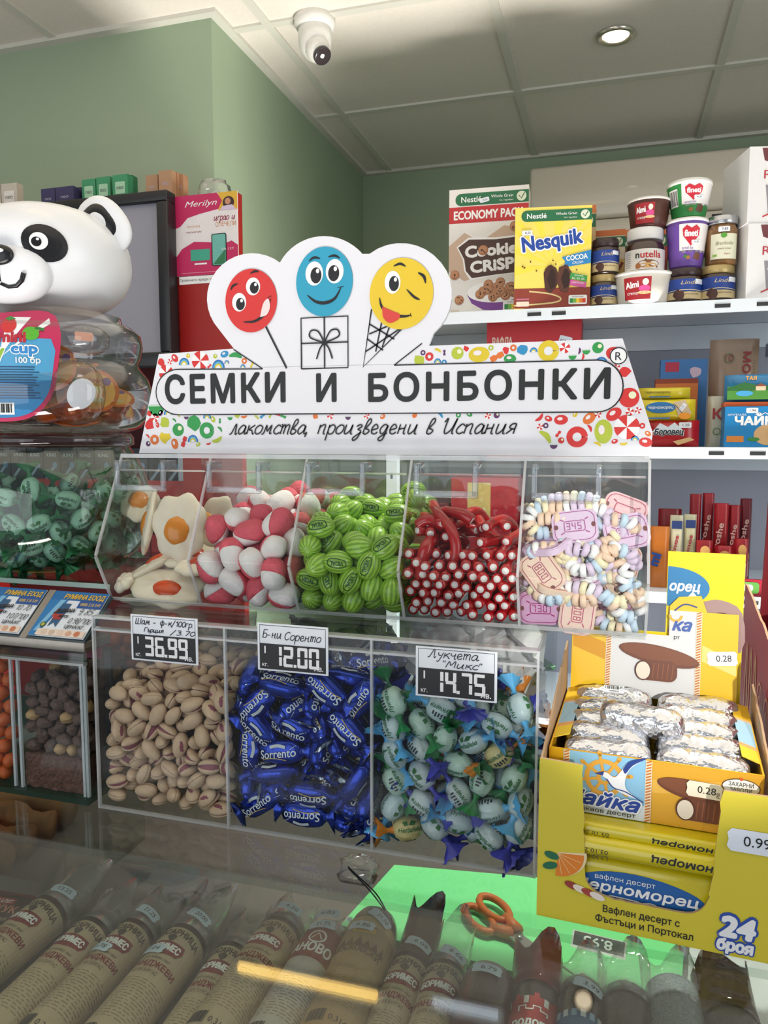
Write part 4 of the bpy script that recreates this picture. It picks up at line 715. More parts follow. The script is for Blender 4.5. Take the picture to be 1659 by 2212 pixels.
# resting places of the candies: x, y, z in mm and a quaternion in hundredths
PIST_ = '11,8,7,97,-8,0,-21 22,17,99,73,58,-15,-34 8,46,107,54,-5,-13,83 8,71,108,58,-6,11,-80 20,103,111,29,-65,-67,24 10,150,114,5,41,83,37 35,18,7,18,0,-12,98 35,31,106,24,66,65,29 54,30,106,12,17,76,62 48,62,108,51,0,-14,85 41,91,110,96,16,2,24 39,123,113,95,-6,-27,13 57,15,7,2,51,-84,-16 42,7,32,34,-80,-19,-45 65,49,107,13,-1,16,-98 71,68,108,10,-1,-16,98 81,88,110,73,32,21,57 72,137,113,27,39,68,56 103,19,7,80,-60,1,-2 111,19,39,19,-3,97,13 90,35,106,9,26,88,39 89,70,108,11,-59,-80,-4 95,95,110,74,6,-8,-67 98,139,113,4,-9,-94,34 123,7,7,99,14,-5,1 128,8,65,0,-77,-26,-58 125,32,106,92,-8,-4,37 127,51,107,42,34,-49,-69 124,97,110,16,-97,20,-2 116,123,112,66,29,-24,-65 19,18,14,97,-13,-11,-15 44,18,66,38,32,-77,39 19,55,107,87,14,-4,-46 22,84,110,7,98,-13,15 29,93,120,92,39,-6,2 21,124,112,56,-69,-37,26 44,7,16,0,-7,63,78 24,19,53,12,-16,-59,-78 36,52,107,87,-4,11,-48 67,83,111,49,-48,15,-71 53,115,111,12,-71,-70,4 52,152,114,100,-3,-6,0 83,15,7,1,51,85,11 86,19,93,18,14,-78,59 85,52,108,53,-74,29,-31 79,74,119,74,38,-14,-53 65,123,113,58,-60,52,-18 64,147,124,77,2,-3,63 111,7,17,89,35,-28,11 104,19,99,45,-89,-4,-3 85,17,108,11,88,46,-4 102,76,109,29,-65,-66,23 106,107,111,6,78,-61,-11 76,152,114,0,0,-97,-24 122,19,15,39,92,1,-4 118,16,73,47,44,-76,-1 109,35,106,14,-32,88,-32 114,86,109,81,13,-5,-58 125,100,124,12,21,-94,22 127,151,116,84,3,-41,37 12,7,21,13,-99,-1,-8 7,17,79,9,70,-42,57 8,12,96,70,-11,5,71 7,96,110,24,66,-65,-29 7,116,118,27,-65,-71,0 8,132,113,53,55,-24,-60 40,19,22,96,-13,-24,-3 52,18,96,22,-38,31,84 49,46,114,12,60,71,35 35,73,109,27,35,-67,-59 37,105,111,15,24,-96,-7 54,137,113,37,-14,37,-84 72,10,14,77,48,-33,-26 65,19,87,62,-78,-3,-12 74,31,105,16,-97,21,-2 75,99,117,39,80,33,31 80,115,112,42,-30,-54,67 82,141,122,73,-8,25,-63 93,10,17,2,-45,-88,-15 84,14,29,3,65,-75,-13 115,64,108,61,6,11,-79 106,93,120,85,6,-5,52 90,126,112,40,1,-14,90 95,153,117,51,-78,22,29 123,19,28,78,-62,8,0 127,10,83,25,-52,-79,-21 128,38,118,22,-67,-63,33 128,76,109,71,-7,-11,69 128,113,113,31,-63,-70,-12 128,132,113,71,5,-24,67 8,14,32,8,70,-69,17 29,10,62,50,6,21,-84 10,55,118,44,-6,17,88 21,68,116,29,81,-51,-7 28,117,121,74,-36,-38,42 27,148,114,79,8,8,60 27,14,27,76,-11,10,-64 35,18,88,65,13,-75,8 60,63,116,51,-1,-30,81 54,79,109,45,64,-49,-40 49,100,121,82,46,28,21 38,138,113,14,31,-83,-44 59,15,21,27,-47,-78,31 74,19,65,43,-6,-89,-12 66,23,115,98,5,13,-15 59,89,121,9,-91,-41,-7 61,99,110,4,45,-88,-14 72,128,125,78,-52,31,-20 104,18,24,10,37,78,-49 70,8,40,20,94,-16,-22 101,50,107,12,-62,-78,3 90,85,120,7,-55,-80,-22 94,131,125,57,17,-20,-78 82,130,134,18,-64,-72,19 120,7,35,61,-79,-2,-3 93,11,54,42,11,14,89 127,65,120,19,82,14,53 124,86,120,98,4,11,15 107,129,121,57,9,7,-82 112,148,114,76,-28,24,-53 16,19,41,10,96,3,-25 24,18,74,61,1,75,24 8,25,106,23,67,-70,-9 10,83,119,91,-23,-13,33 11,100,123,41,-28,31,-81 17,138,123,34,-36,-76,42 33,16,40,82,-34,-20,42 36,7,77,92,-13,-36,-5 36,13,109,0,41,-71,56 46,76,119,71,30,-27,-58 55,117,125,40,8,-33,-85 50,131,125,1,9,-46,-88 70,16,29,77,-2,43,-47 61,11,66,2,53,81,23 77,39,116,29,69,63,-22 92,62,120,56,-6,24,-79 68,111,121,33,-15,43,-83 37,152,125,26,-57,-58,-52 99,7,33,34,5,93,-13 96,14,67,37,58,-70,-21 105,58,119,37,69,63,-4 109,74,120,3,-21,16,-96 95,110,119,3,85,52,7 92,152,133,5,-97,-1,-22 128,16,44,24,-61,32,-69 128,19,101,46,-56,39,56 114,49,115,17,90,38,10 96,100,129,39,-86,-29,14 113,110,123,64,75,12,-9 118,149,127,68,15,-16,70 12,7,49,11,-1,99,13 16,8,108,89,42,1,-15 21,35,106,30,-46,82,-17 23,78,127,24,69,67,8 23,101,130,4,-56,77,-31 22,152,127,44,-23,57,65 51,18,46,19,-90,-9,-39 51,10,76,2,77,42,48 48,21,114,20,-26,-85,41 39,86,129,2,37,-88,-29 39,108,125,83,10,39,38 31,137,126,33,-48,-58,58 57,12,34,75,7,-1,66 80,16,80,72,-47,-1,-52 69,16,103,39,34,80,30 61,76,127,94,30,11,-9 83,113,126,51,59,59,21 74,148,133,77,24,13,58 89,11,41,46,25,-45,-72 82,8,65,30,-59,45,60 98,20,114,77,-17,15,60 98,83,130,11,80,59,2 101,121,133,20,-71,58,35 104,148,126,30,56,-51,-58 112,7,48,15,99,-1,4 105,8,77,32,-45,-75,-36 116,8,101,36,-85,26,26 116,63,127,38,61,49,48 127,114,129,40,-39,24,-79 128,136,129,52,51,30,62 8,15,62,74,-39,-40,37 23,7,87,7,-3,-93,-36 26,48,118,40,-31,49,-70 9,67,127,85,-11,15,49 17,121,129,5,-79,61,-7 7,150,130,69,-17,-35,-61 39,12,51,12,61,-70,-34 42,7,94,37,-87,13,30 23,20,113,5,-6,79,-61 38,37,119,6,65,71,-25 59,102,132,18,-81,-55,8 40,121,132,1,-10,-10,-99 67,14,54,80,1,-6,-59 76,7,93,76,52,-32,22 82,23,120,81,34,29,38 75,91,129,22,-91,34,-2 72,116,134,69,11,4,71 50,149,127,50,-65,-53,24 78,18,45,4,-67,-25,70 96,7,90,23,-27,73,59 98,36,118,49,-69,-23,47 113,86,131,4,-68,-72,14 80,65,130,1,99,-14,0 97,139,137,8,23,-97,-1 122,19,57,74,66,-5,15 127,8,111,43,33,-50,67 114,21,113,71,-56,38,-21 128,89,133,52,-40,-61,45 117,122,128,0,49,-35,80 113,134,135,45,-1,-81,-37 16,7,72,23,55,-31,74 53,7,107,91,-39,-13,-6 11,34,117,44,34,42,71 10,104,137,41,-87,-14,-25 8,118,139,8,50,11,-85 21,136,136,12,88,-44,-14 51,7,57,46,-78,22,37 59,7,92,42,29,65,-56 63,40,117,72,52,9,45 36,65,120,78,23,22,-54 41,52,126,86,37,16,30 41,141,136,49,-64,56,-21 68,8,77,13,15,19,96 96,8,105,39,-89,-19,-9 58,51,126,95,-6,-8,30 76,56,120,93,-1,11,-35 59,124,137,59,65,44,18 59,143,136,63,-51,-45,37 107,12,59,40,52,71,26 113,14,88,5,65,76,-6'
SORR_ = '67,10,12,4,4,78,62 9,23,35,60,-42,55,-41 121,23,9,4,-58,-81,-1 112,148,119,99,-1,-12,0 23,11,12,75,66,-6,-6 60,33,72,29,-1,-95,-11 97,23,9,81,-2,4,-58 117,63,109,45,-1,10,-89 69,32,15,96,-10,-26,4 12,47,110,10,71,-70,2 103,24,26,54,10,-2,83 73,55,119,74,52,42,0 46,24,27,33,-42,55,-65 48,62,111,36,19,18,90 126,23,31,39,56,-43,-59 91,125,116,26,96,8,3 31,30,21,55,8,-79,-26 88,151,131,67,67,-25,20 73,12,31,1,0,-99,13 124,116,114,1,-71,-70,-8 12,17,67,24,-67,59,38 24,33,94,0,-7,0,-100 65,24,48,35,41,79,27 78,23,99,63,-20,-34,66 37,12,48,10,-1,99,7 46,151,120,1,1,-66,-75 117,12,50,4,92,-1,38 101,83,111,56,6,-2,-82 27,34,50,13,-31,-37,-86 11,70,131,26,70,49,45 86,24,44,5,-55,-77,32 126,42,116,21,69,-26,-64 38,33,67,35,-3,-93,-8 9,136,119,51,49,44,56 102,32,53,27,11,-95,10 104,64,126,2,-34,94,-7 45,11,68,93,36,-5,2 41,132,116,0,100,0,0 115,27,72,4,35,91,-21 62,82,111,4,-25,-96,-8 23,12,88,100,0,10,0 16,85,114,78,-35,26,-45 80,21,75,42,-53,-72,16 103,31,136,8,9,-99,6 55,14,92,95,-13,27,-10 28,141,148,38,-26,-1,-89 95,22,84,39,-50,-75,21 58,108,113,1,100,-10,0 60,23,111,60,-24,36,-67 53,139,139,87,-37,-27,20 115,32,92,27,11,-96,5 78,135,132,77,57,-26,6 22,12,110,18,1,63,-76 28,102,115,36,-41,-68,49 109,10,97,19,-29,-69,-63 87,91,122,31,68,64,18 37,42,111,28,-45,-67,52 78,62,139,72,-28,19,-60 119,16,122,59,63,-50,6 121,122,132,10,-81,57,-3 28,41,128,69,-16,-29,64 68,112,130,1,-91,41,-7 94,37,114,42,-48,-32,70 104,105,132,67,-41,44,-44 9,27,130,43,56,50,50 54,72,128,0,12,-19,98 76,23,120,68,-17,29,-65 101,81,145,14,-59,79,8 44,61,144,13,-98,10,12 21,127,134,16,-73,-62,22 114,57,143,45,-85,-23,17 125,85,135,17,69,30,-64 46,12,130,98,18,7,-1 45,104,130,83,4,-9,-55 90,9,131,20,-24,-69,-66'
HERB_ = '26,15,12,72,-54,-27,35 15,57,103,18,11,-62,75 33,75,104,56,-39,-47,56 85,31,12,36,-86,-36,-4 99,12,41,15,-5,77,62 94,124,108,84,39,13,35 112,31,12,81,38,0,-45 90,51,102,68,56,-27,-39 106,104,106,9,95,28,4 13,33,15,29,-40,69,53 13,33,94,30,-79,46,27 16,148,110,8,1,-99,12 60,33,18,18,-95,21,-16 76,75,104,88,-1,-12,46 66,120,108,80,-50,-20,26 123,15,27,46,-33,50,-66 108,33,61,69,-51,27,43 115,148,110,33,94,-4,11 14,13,32,44,84,-4,32 53,33,65,49,18,85,-6 12,84,105,42,59,53,44 51,12,14,22,31,-28,88 54,61,103,8,73,-67,-7 44,129,111,47,-14,80,36 99,12,17,20,-26,-84,-43 123,56,103,79,8,10,-60 122,84,106,48,-1,-49,73 12,33,43,6,-70,27,-65 39,14,63,78,-38,40,-29 16,125,108,22,4,15,-96 72,12,27,40,89,20,-5 71,34,95,31,16,63,-69 56,90,105,57,82,6,5 109,32,35,17,-19,95,-16 107,44,117,80,26,17,52 81,101,109,87,14,-46,-14 41,12,39,1,-26,-13,-96 19,80,126,21,5,-79,57 38,148,124,47,-60,49,43 82,33,37,44,78,28,-35 36,40,101,87,9,5,48 59,145,110,43,8,-11,89 124,17,49,66,26,25,66 94,32,84,26,-74,10,-61 121,126,109,94,14,30,12 34,33,47,4,49,-42,76 14,36,118,41,-11,16,-89 31,103,109,47,-43,10,-76 58,30,41,43,46,72,30 85,31,116,69,35,-3,-64 79,132,127,51,31,-1,80 119,12,71,60,80,-7,4 100,76,104,67,14,-1,-73 86,147,110,77,-54,-21,26 16,12,56,6,-15,-38,-91 37,16,87,13,-78,61,1 14,146,133,87,-28,-21,35 79,33,63,23,11,-61,75 71,55,117,1,-72,62,31 47,78,122,43,-79,43,-6 123,31,83,5,74,-57,36 123,29,108,48,-32,71,-40 100,91,125,3,-70,-69,-18 15,12,80,78,54,25,-17 34,57,120,14,-90,39,14 33,116,127,30,-87,25,-29 72,12,52,14,-42,-27,-86 58,32,113,26,-8,95,19 59,148,134,38,-6,-81,-44 92,13,66,7,-61,49,62 116,68,123,5,-29,-68,67 101,146,129,92,15,2,37 14,13,104,22,15,16,95 12,56,132,66,-51,17,-53 12,105,122,70,-6,13,-70 71,14,77,20,-39,-80,41 72,85,125,97,-7,-19,14 55,103,124,16,-90,-40,9 107,12,91,7,-31,15,94 121,46,134,72,63,29,-7 124,137,130,59,38,-39,-60 38,15,109,53,21,-1,82 39,33,127,43,-84,17,-29 35,130,144,17,57,79,-15 84,13,99,74,58,-34,-8 55,49,131,64,-56,31,-43 79,108,133,79,57,20,-10 104,12,115,16,9,-59,78 124,105,123,0,71,68,18 102,119,128,83,14,25,-47 14,12,127,18,32,22,91 14,73,149,6,41,38,-83 25,98,139,39,-84,37,11 59,14,98,46,33,82,5 59,73,141,60,-48,35,-53 59,125,137,51,41,55,-52 122,20,129,43,20,18,86 96,35,137,7,31,59,74 100,104,146,17,-29,-82,46 33,14,140,20,-85,49,-1 37,70,141,52,19,-2,83 13,121,141,53,-13,-53,-65 56,12,124,9,-20,-30,-93 89,78,142,7,-38,90,-18 86,148,147,46,-69,-11,-55 96,12,137,99,-13,-7,-1 121,86,137,1,-25,-68,-68 109,136,148,44,-26,-47,72 24,38,148,84,18,50,5 75,93,150,27,-7,92,-29 32,90,159,25,13,-46,84 73,27,135,1,-77,62,10 55,34,149,20,-1,91,-36 47,104,145,24,61,72,22 114,25,150,35,62,62,33 92,64,123,39,-68,47,-41 123,110,146,62,-18,10,76 12,15,151,16,73,-54,-39 39,52,158,92,13,-8,-36 13,140,156,42,-13,-78,45 60,12,148,62,-76,-8,-17 77,54,140,78,4,51,-35 82,125,148,6,-98,1,19 121,12,168,18,-95,-22,14 106,63,143,13,-40,89,-15'
PINK_ = '20,77,11,100,7,-3,3 12,54,14,14,60,8,78 12,63,48,17,57,62,52 41,42,11,21,19,-65,-71 37,61,22,41,-90,-11,-11 43,57,65,11,-2,14,-98 86,52,11,62,-51,-37,46 86,72,31,37,-74,56,-10 61,73,51,39,11,-5,91 50,76,11,37,-93,-2,1 15,74,30,28,-6,-18,94 47,106,76,72,3,-8,69 65,54,11,6,-75,-66,-3 63,72,30,59,-43,-48,49 65,150,88,57,2,-18,80 81,77,11,100,9,0,0 88,73,54,37,63,25,63 87,122,80,74,9,-16,65 16,26,11,7,-100,-5,4 32,80,67,66,24,-15,69 13,115,78,17,-83,-52,-10 58,24,15,77,7,-60,-18 36,77,43,9,-97,2,23 68,98,74,69,-43,-43,40 83,26,11,3,8,94,32 65,47,66,9,89,45,2 88,94,74,57,-32,67,-35 12,40,31,74,32,19,-57 12,29,71,67,45,-58,-11 15,139,85,12,-8,-73,67 35,20,23,80,-50,20,26 50,36,51,36,91,-5,-21 51,79,78,3,71,-53,-47 77,16,33,67,-37,-40,-51 88,40,59,59,-39,28,65 72,72,73,50,-46,68,26 11,16,36,17,-74,1,65 15,53,68,65,69,-14,-28 40,133,83,71,5,-5,70 64,41,28,8,11,-14,98 49,25,70,95,23,-15,13 65,122,84,14,-81,-43,38 88,37,33,20,-64,28,-69 76,30,79,33,82,15,45 87,151,88,66,-41,46,-43 36,41,32,20,-26,-60,73 11,83,69,69,13,25,-66 28,101,85,81,-21,-34,42 56,15,42,41,-58,-2,70 35,77,94,18,-52,-73,40 53,137,100,79,39,-5,-47 74,22,56,40,-16,27,86 88,55,72,63,-32,-43,-56 86,81,92,37,-37,-79,30 23,35,50,86,-12,-9,48 23,67,82,25,22,43,84 33,155,90,84,-52,-8,8 48,56,43,14,0,-92,38 52,46,84,4,81,-58,12 57,99,95,42,1,-37,83 74,53,43,83,41,37,10 61,70,94,47,-67,-56,15 82,107,95,8,4,34,-94 35,16,50,55,-32,-63,-45 32,37,79,22,-79,-47,34 11,101,97,64,-29,-26,66'
MELON_ = '12,51,10,21,9,38,89 51,25,12,53,25,58,-57 11,48,59,87,2,-39,32 29,101,79,0,-1,-100,3 67,37,12,20,-59,-8,78 42,40,25,26,-45,-82,25 37,50,53,27,56,50,60 65,89,76,67,64,-19,-31 88,38,10,35,-27,55,-71 70,20,25,55,54,-30,56 72,36,47,51,-16,-24,-81 87,75,73,39,-7,83,-39 10,27,10,48,50,-62,-38 12,33,44,2,24,-70,67 32,69,72,21,-22,-81,50 12,122,83,89,-43,9,-11 33,50,11,80,5,20,-56 33,33,42,31,-60,26,-69 67,48,65,41,58,-18,-68 55,155,90,25,-16,66,-69 88,21,22,10,-67,7,73 87,39,29,27,-10,6,-96 86,39,61,12,-6,-89,-43 87,113,81,50,80,-24,-23 19,39,24,63,76,4,-18 11,52,37,86,-11,-49,-6 11,89,76,41,67,45,43 12,155,90,9,15,71,68 53,51,12,48,-57,15,65 61,43,31,40,84,-33,-13 45,83,74,48,77,-31,-30 28,135,86,65,44,-1,-61 76,52,19,22,-30,-55,-75 86,51,44,21,-2,-35,91 85,94,80,9,-97,4,-24 87,154,89,49,79,27,26 10,20,29,27,78,49,28 11,67,72,51,60,21,58 28,84,86,40,-1,88,-28 10,103,92,58,37,-45,-57 31,28,10,57,-55,-57,21 53,32,45,15,-36,-91,-12 66,68,72,85,8,-31,-43 67,125,84,45,39,9,80 51,16,31,31,-7,91,28 56,52,48,12,-57,-26,77 88,55,70,78,41,48,2 87,134,86,25,-14,38,-88 21,13,44,83,8,-13,54 25,36,61,91,-2,-29,29 22,62,87,23,-69,-64,24 32,115,92,50,84,-22,-6 30,19,28,52,11,7,85 48,37,63,43,33,-63,-56 51,114,82,6,-91,40,-6 48,135,86,80,46,8,-38 87,24,43,40,-87,-5,-30 82,20,62,24,19,14,-94 82,63,87,12,-21,-18,95 70,104,87,56,-8,72,40 10,20,60,39,-67,60,-18 18,27,77,15,-1,46,-87 11,47,79,86,-15,5,-47 11,135,98,35,-46,56,-60 40,13,48,33,-45,83,8 31,50,76,73,59,-32,8 50,58,71,59,-13,-40,-69 72,160,103,5,-1,99,11 69,14,46,15,54,81,-18 58,20,61,25,-96,3,-10 48,95,89,15,-11,-60,78 88,104,98,33,-46,-81,17'
NUTS_ = '9,21,42,17,-17,-9,-97 12,21,81,11,-99,1,-3 21,50,103,88,41,-8,-21 40,9,41,64,-47,-38,47 41,21,56,12,-50,24,-83 52,73,106,82,-56,10,11 53,9,41,50,24,33,77 68,19,54,83,-6,24,-51 55,26,101,94,-3,-10,34 27,8,42,55,68,-48,-2 22,8,66,39,-88,-28,7 7,62,105,74,39,-3,-55 34,21,43,16,-24,73,62 47,21,70,18,-91,6,-38 32,39,102,24,-9,-41,87 65,21,42,38,-92,0,-4 54,8,62,43,-22,-2,88 58,42,103,67,15,32,65 8,8,42,7,-32,91,-26 6,30,102,70,-7,-12,70 16,73,105,9,99,12,2 22,20,48,82,-38,9,-43 18,36,102,66,37,9,65 27,64,104,62,-44,-42,50 67,8,41,49,-78,33,-19 69,33,102,12,-70,-70,6 66,70,105,38,-14,39,-83 18,7,52,73,4,63,27 21,20,72,30,83,44,14 8,72,115,46,-15,-32,82 46,6,52,1,9,-13,99 33,20,68,49,1,40,-78 36,54,104,32,85,38,18 61,9,52,60,65,-42,-21 57,21,62,96,-12,-12,-24 68,56,105,46,29,5,-84 8,21,55,58,-75,31,-8 8,18,93,32,33,35,-82 38,71,105,79,-29,23,-49 31,11,56,71,-71,-1,5 41,22,99,18,-49,-85,-4 51,60,104,24,34,-70,-58 53,22,48,4,35,12,-93 53,17,92,88,37,-26,10 56,73,118,11,24,-55,-79 8,8,61,23,-34,80,-43 21,7,78,91,-34,3,23 7,47,103,55,60,-15,-56 22,20,60,53,-77,-28,20 41,21,81,54,-75,-27,-26 45,46,104,32,9,-93,-16 68,10,62,50,50,-35,-61 68,43,111,66,49,-54,-15 68,67,116,47,-46,-62,43 8,20,68,42,-17,84,-30 28,20,83,45,11,28,-84 7,57,116,66,-43,-61,2 41,9,64,61,3,21,-77 46,33,107,8,12,-89,-43 25,43,113,43,90,2,-1 65,6,74,2,-18,13,98 67,20,73,90,21,8,37 57,52,112,32,35,-63,-61 8,8,73,11,-41,90,-14 17,22,105,59,-42,-66,20 19,59,113,22,-47,9,85 35,9,75,39,27,-18,-86 29,26,102,56,-56,27,-54 31,55,115,57,-26,-7,-77 50,8,74,29,-25,70,-61 59,21,82,36,-88,-15,-27 67,53,120,45,80,-3,-39 9,7,86,16,17,91,-34 21,21,93,31,12,83,46 7,17,109,51,49,-35,-61 40,8,86,19,25,-92,-24 58,9,103,23,-61,66,-37 42,72,117,72,-20,37,56 56,6,85,24,10,-89,37 67,19,107,46,0,61,64 43,58,114,44,-52,-57,46 23,7,90,49,76,-3,-43 22,7,103,80,51,-4,-30 11,37,112,46,-41,-52,59 34,10,98,20,53,-28,-78 40,7,110,78,60,3,17 54,60,121,14,-27,68,-67 69,12,85,13,70,64,-30 69,9,98,4,-71,69,-14 50,18,109,2,30,-12,-95 9,7,99,22,-3,-96,-15 28,15,111,12,95,8,-27 28,73,114,11,15,88,44 46,8,97,52,29,-30,75 34,30,112,83,27,-24,-44'
def resting(s):
    for q in s.split():
        a = [int(c) for c in q.split(',')]; yield Vector(a[:3]) / 1000, Quaternion([c / 100 for c in a[3:]]).normalized()
# ================================================================== LOWER BINS
LX0, LX1, LY0, LY1, LZ0, LZ1 = -.465, -.050, .600, .80, 1.1456, 1.3334
DIV = (-.4637, -.326, -.189, -.0513); T_ = .0013
e = empty('bulk_bin_unit', (0, 0, 0), 0, 'clear acrylic unit of three tall bins holding pistachios and two kinds of wrapped candy', 'candy bins')
MB().box(LX0, LX1, LY0, LY1, LZ0, LZ0 + .003, ACR).build('base', e)
m = MB(); m.box(LX0, LX1, LY0 - .003, LY0, LZ0, LZ1 - .001, ACR); m.box(LX0, LX1, LY0 - .0034, LY0 + .0002, LZ0 - .0001, LZ0 + .0022, EDGE); m.box(LX0, LX1, LY0 - .0034, LY0 + .004, LZ1 - .0135, LZ1 - .0115, EDGE); m.box(LX0, LX1, LY0 - .0034, LY0 + .006, LZ1 - .002, LZ1, EDGE); m.build('front_panel', e)
MB().box(LX0, LX1, LY1, LY1 + .003, LZ0, LZ1, ACR).build('back_panel', e)
MB().box(LX0, LX1, LY0, LY1, LZ1, LZ1 + .0022, ACR).build('top_panel', e)
for x in DIV:
    m = MB(); m.box(x - T_, x + T_, LY0, LY1, LZ0 + .003, LZ1, ACR); m.box(x - .0010, x + .0010, LY0 - .0038, LY0 - .0005, LZ0, LZ1, EDGE); m.build('divider', e)
FR = 'bin front'
# ---------------- pistachios
SHL = mat('#d0b194', .6, var=.2, vs_=160, bump=.15, bs=500); KER = mat('#8c4a5a', .6, var=.3, vs_=300)
def pistachio(gap, op):
    m = MB()
    for sg in (1, -1):
        V = []; Fs = []; sg_, rn = 14, 6
        for i in range(rn + 1):
            t = PI / 2 * i / rn
            for j in range(sg_):
                u = 2 * PI * j / sg_; x = .0113 * math.cos(t) * math.cos(u); y = .0070 * math.cos(t) * math.sin(u) * (1 - .12 * math.cos(u)); z = sg * .0060 * math.sin(t)
                o = max(0., y / .0070 + .25 + .5 * x / .0113) * op; V.append((x, y, z + sg * (gap + o)))
        for i in range(rn):
            for j in range(sg_):
                q = (i * sg_ + j, i * sg_ + (j + 1) % sg_, (i + 1) * sg_ + (j + 1) % sg_, (i + 1) * sg_ + j); Fs.append(q if sg > 0 else q[::-1])
        Fs.append(tuple(range(sg_))[::-sg]); m.add(V, Fs, SHL, True)
    o = m.build('pistachio'); MB().ell((.0004, .0002, 0), (.0104, .0062, .0050 + op), KER, 12, 8).build('kernel', o); return proto(o)
PG = 'pistachios in the left tall bin'; LB = 'pistachio nut in its beige shell, in the pile of the left tall bin'
pr = [pistachio(.00002, .0001), pistachio(.0002, .0010), pistachio(.0003, .0019)]
rg = random.Random(1); used = [False] * 3
def put(protos, used, k, loc, rot, label, group, cat, scale=None):
    if not used[k]:
        used[k] = True; o = protos[k]; o.location = loc; o.rotation_mode = 'QUATERNION'; o.rotation_quaternion = rot
        if scale: o.scale = (scale,) * 3
        return tag(o, label, cat, group)
    o = dup(protos[k], loc, rot, label, group, scale); o['category'] = cat; return o
for l, q in resting(PIST_):
    put(pr, used, rg.choices((0, 1, 2), (3, 5, 4))[0], Vector((-.4625, .6005, LZ0 + .003)) + l, q, LB, PG, 'nut', rg.uniform(.97, 1.06))
def inside(l, q, half, W_=.1345):                   # turn a candy so that both twisted ends stay inside the bin
    a = q @ Vector((1, 0, 0)); mx = max(.05, (min(l.x, W_ - l.x) - .001) / half); my = max(.05, (l.y - .0015) / half); b = Vector(a)
    for _ in range(4):
        if abs(b.x) > mx: b.x = math.copysign(mx, b.x); r = math.sqrt(max(1e-6, 1 - mx * mx) / max(1e-6, b.y ** 2 + b.z ** 2)); b.y *= r; b.z *= r
        if abs(b.y) > my: b.y = math.copysign(my, b.y); r = math.sqrt(max(1e-6, 1 - my * my) / max(1e-6, b.x ** 2 + b.z ** 2)); b.x *= r; b.z *= r
    if l.z < half * abs(b.z): l = Vector((l.x, l.y, min(l.z + .012, half * abs(b.z))))
    return l, a.rotation_difference(b.normalized()) @ q
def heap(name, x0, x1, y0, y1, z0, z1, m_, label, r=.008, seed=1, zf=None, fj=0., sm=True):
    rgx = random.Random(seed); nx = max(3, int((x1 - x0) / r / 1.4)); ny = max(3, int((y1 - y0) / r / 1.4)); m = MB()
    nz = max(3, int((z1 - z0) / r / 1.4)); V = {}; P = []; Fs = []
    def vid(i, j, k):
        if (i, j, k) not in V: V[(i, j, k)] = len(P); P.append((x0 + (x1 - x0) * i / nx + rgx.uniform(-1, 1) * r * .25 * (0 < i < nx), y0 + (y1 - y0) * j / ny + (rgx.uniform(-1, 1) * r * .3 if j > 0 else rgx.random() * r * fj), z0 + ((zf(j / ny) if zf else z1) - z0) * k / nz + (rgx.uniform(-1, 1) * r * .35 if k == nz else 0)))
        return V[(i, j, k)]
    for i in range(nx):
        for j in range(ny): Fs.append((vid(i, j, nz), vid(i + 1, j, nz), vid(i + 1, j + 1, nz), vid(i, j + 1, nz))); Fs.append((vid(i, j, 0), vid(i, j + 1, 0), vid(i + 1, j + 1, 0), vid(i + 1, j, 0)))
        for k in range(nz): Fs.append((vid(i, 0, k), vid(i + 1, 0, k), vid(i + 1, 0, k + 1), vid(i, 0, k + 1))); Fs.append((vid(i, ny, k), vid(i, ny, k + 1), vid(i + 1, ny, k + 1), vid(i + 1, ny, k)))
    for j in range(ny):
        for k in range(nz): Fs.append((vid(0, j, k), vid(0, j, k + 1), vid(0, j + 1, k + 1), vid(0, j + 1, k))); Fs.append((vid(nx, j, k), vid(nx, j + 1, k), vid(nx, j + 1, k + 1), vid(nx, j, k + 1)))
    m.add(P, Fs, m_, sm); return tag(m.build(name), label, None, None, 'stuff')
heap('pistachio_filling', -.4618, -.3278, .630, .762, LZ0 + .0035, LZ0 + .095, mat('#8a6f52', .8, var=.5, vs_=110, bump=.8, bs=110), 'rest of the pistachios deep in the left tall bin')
# ---------------- wrapped candies: body with twisted ends
def fan(m_, x, r0, r1, ln, sgn, seed, flat=.55):
    rgx = random.Random(seed); ph = [rgx.uniform(-.3, .3) for _ in range(40)]; m = MB(); n = 26; V = []; Fs = []; st = ((0, r0), (.25, r0 * .55), (.45, r0 * .8), (1., r1))
    for q, (t, r) in enumerate(st):
        for j in range(n):
            a = 2 * PI * j / n; k = 1 + (.13 * math.sin(j * 1.71 + ph[0] * 9) + .35 * ph[j] * (j % 2)) * t ** 2; V.append((sgn * (x + ln * t * (1 + .25 * ph[(j * 3) % 40])), r * k * math.cos(a) * 1.15, r * k * math.sin(a) * (1 - (1 - flat) * t)))
    for i in range(3):
        for j in range(n):
            f_ = (i * n + j, i * n + (j + 1) % n, (i + 1) * n + (j + 1) % n, (i + 1) * n + j); Fs.append(f_[::-1] if sgn > 0 else f_)
    return m.add(V, Fs, m_, True)
def wrapel(a, r, z0=0.):                           # print plane wrapped on an ellipsoid lying along x
    def fn(x, y, z): k = r * math.sqrt(max(.05, 1 - (x / a) ** 2)) + z + z0; t = y / r; return (x, -k * math.sin(t), k * math.cos(t)) if False else (x, k * math.sin(t), k * math.cos(t))
    return fn
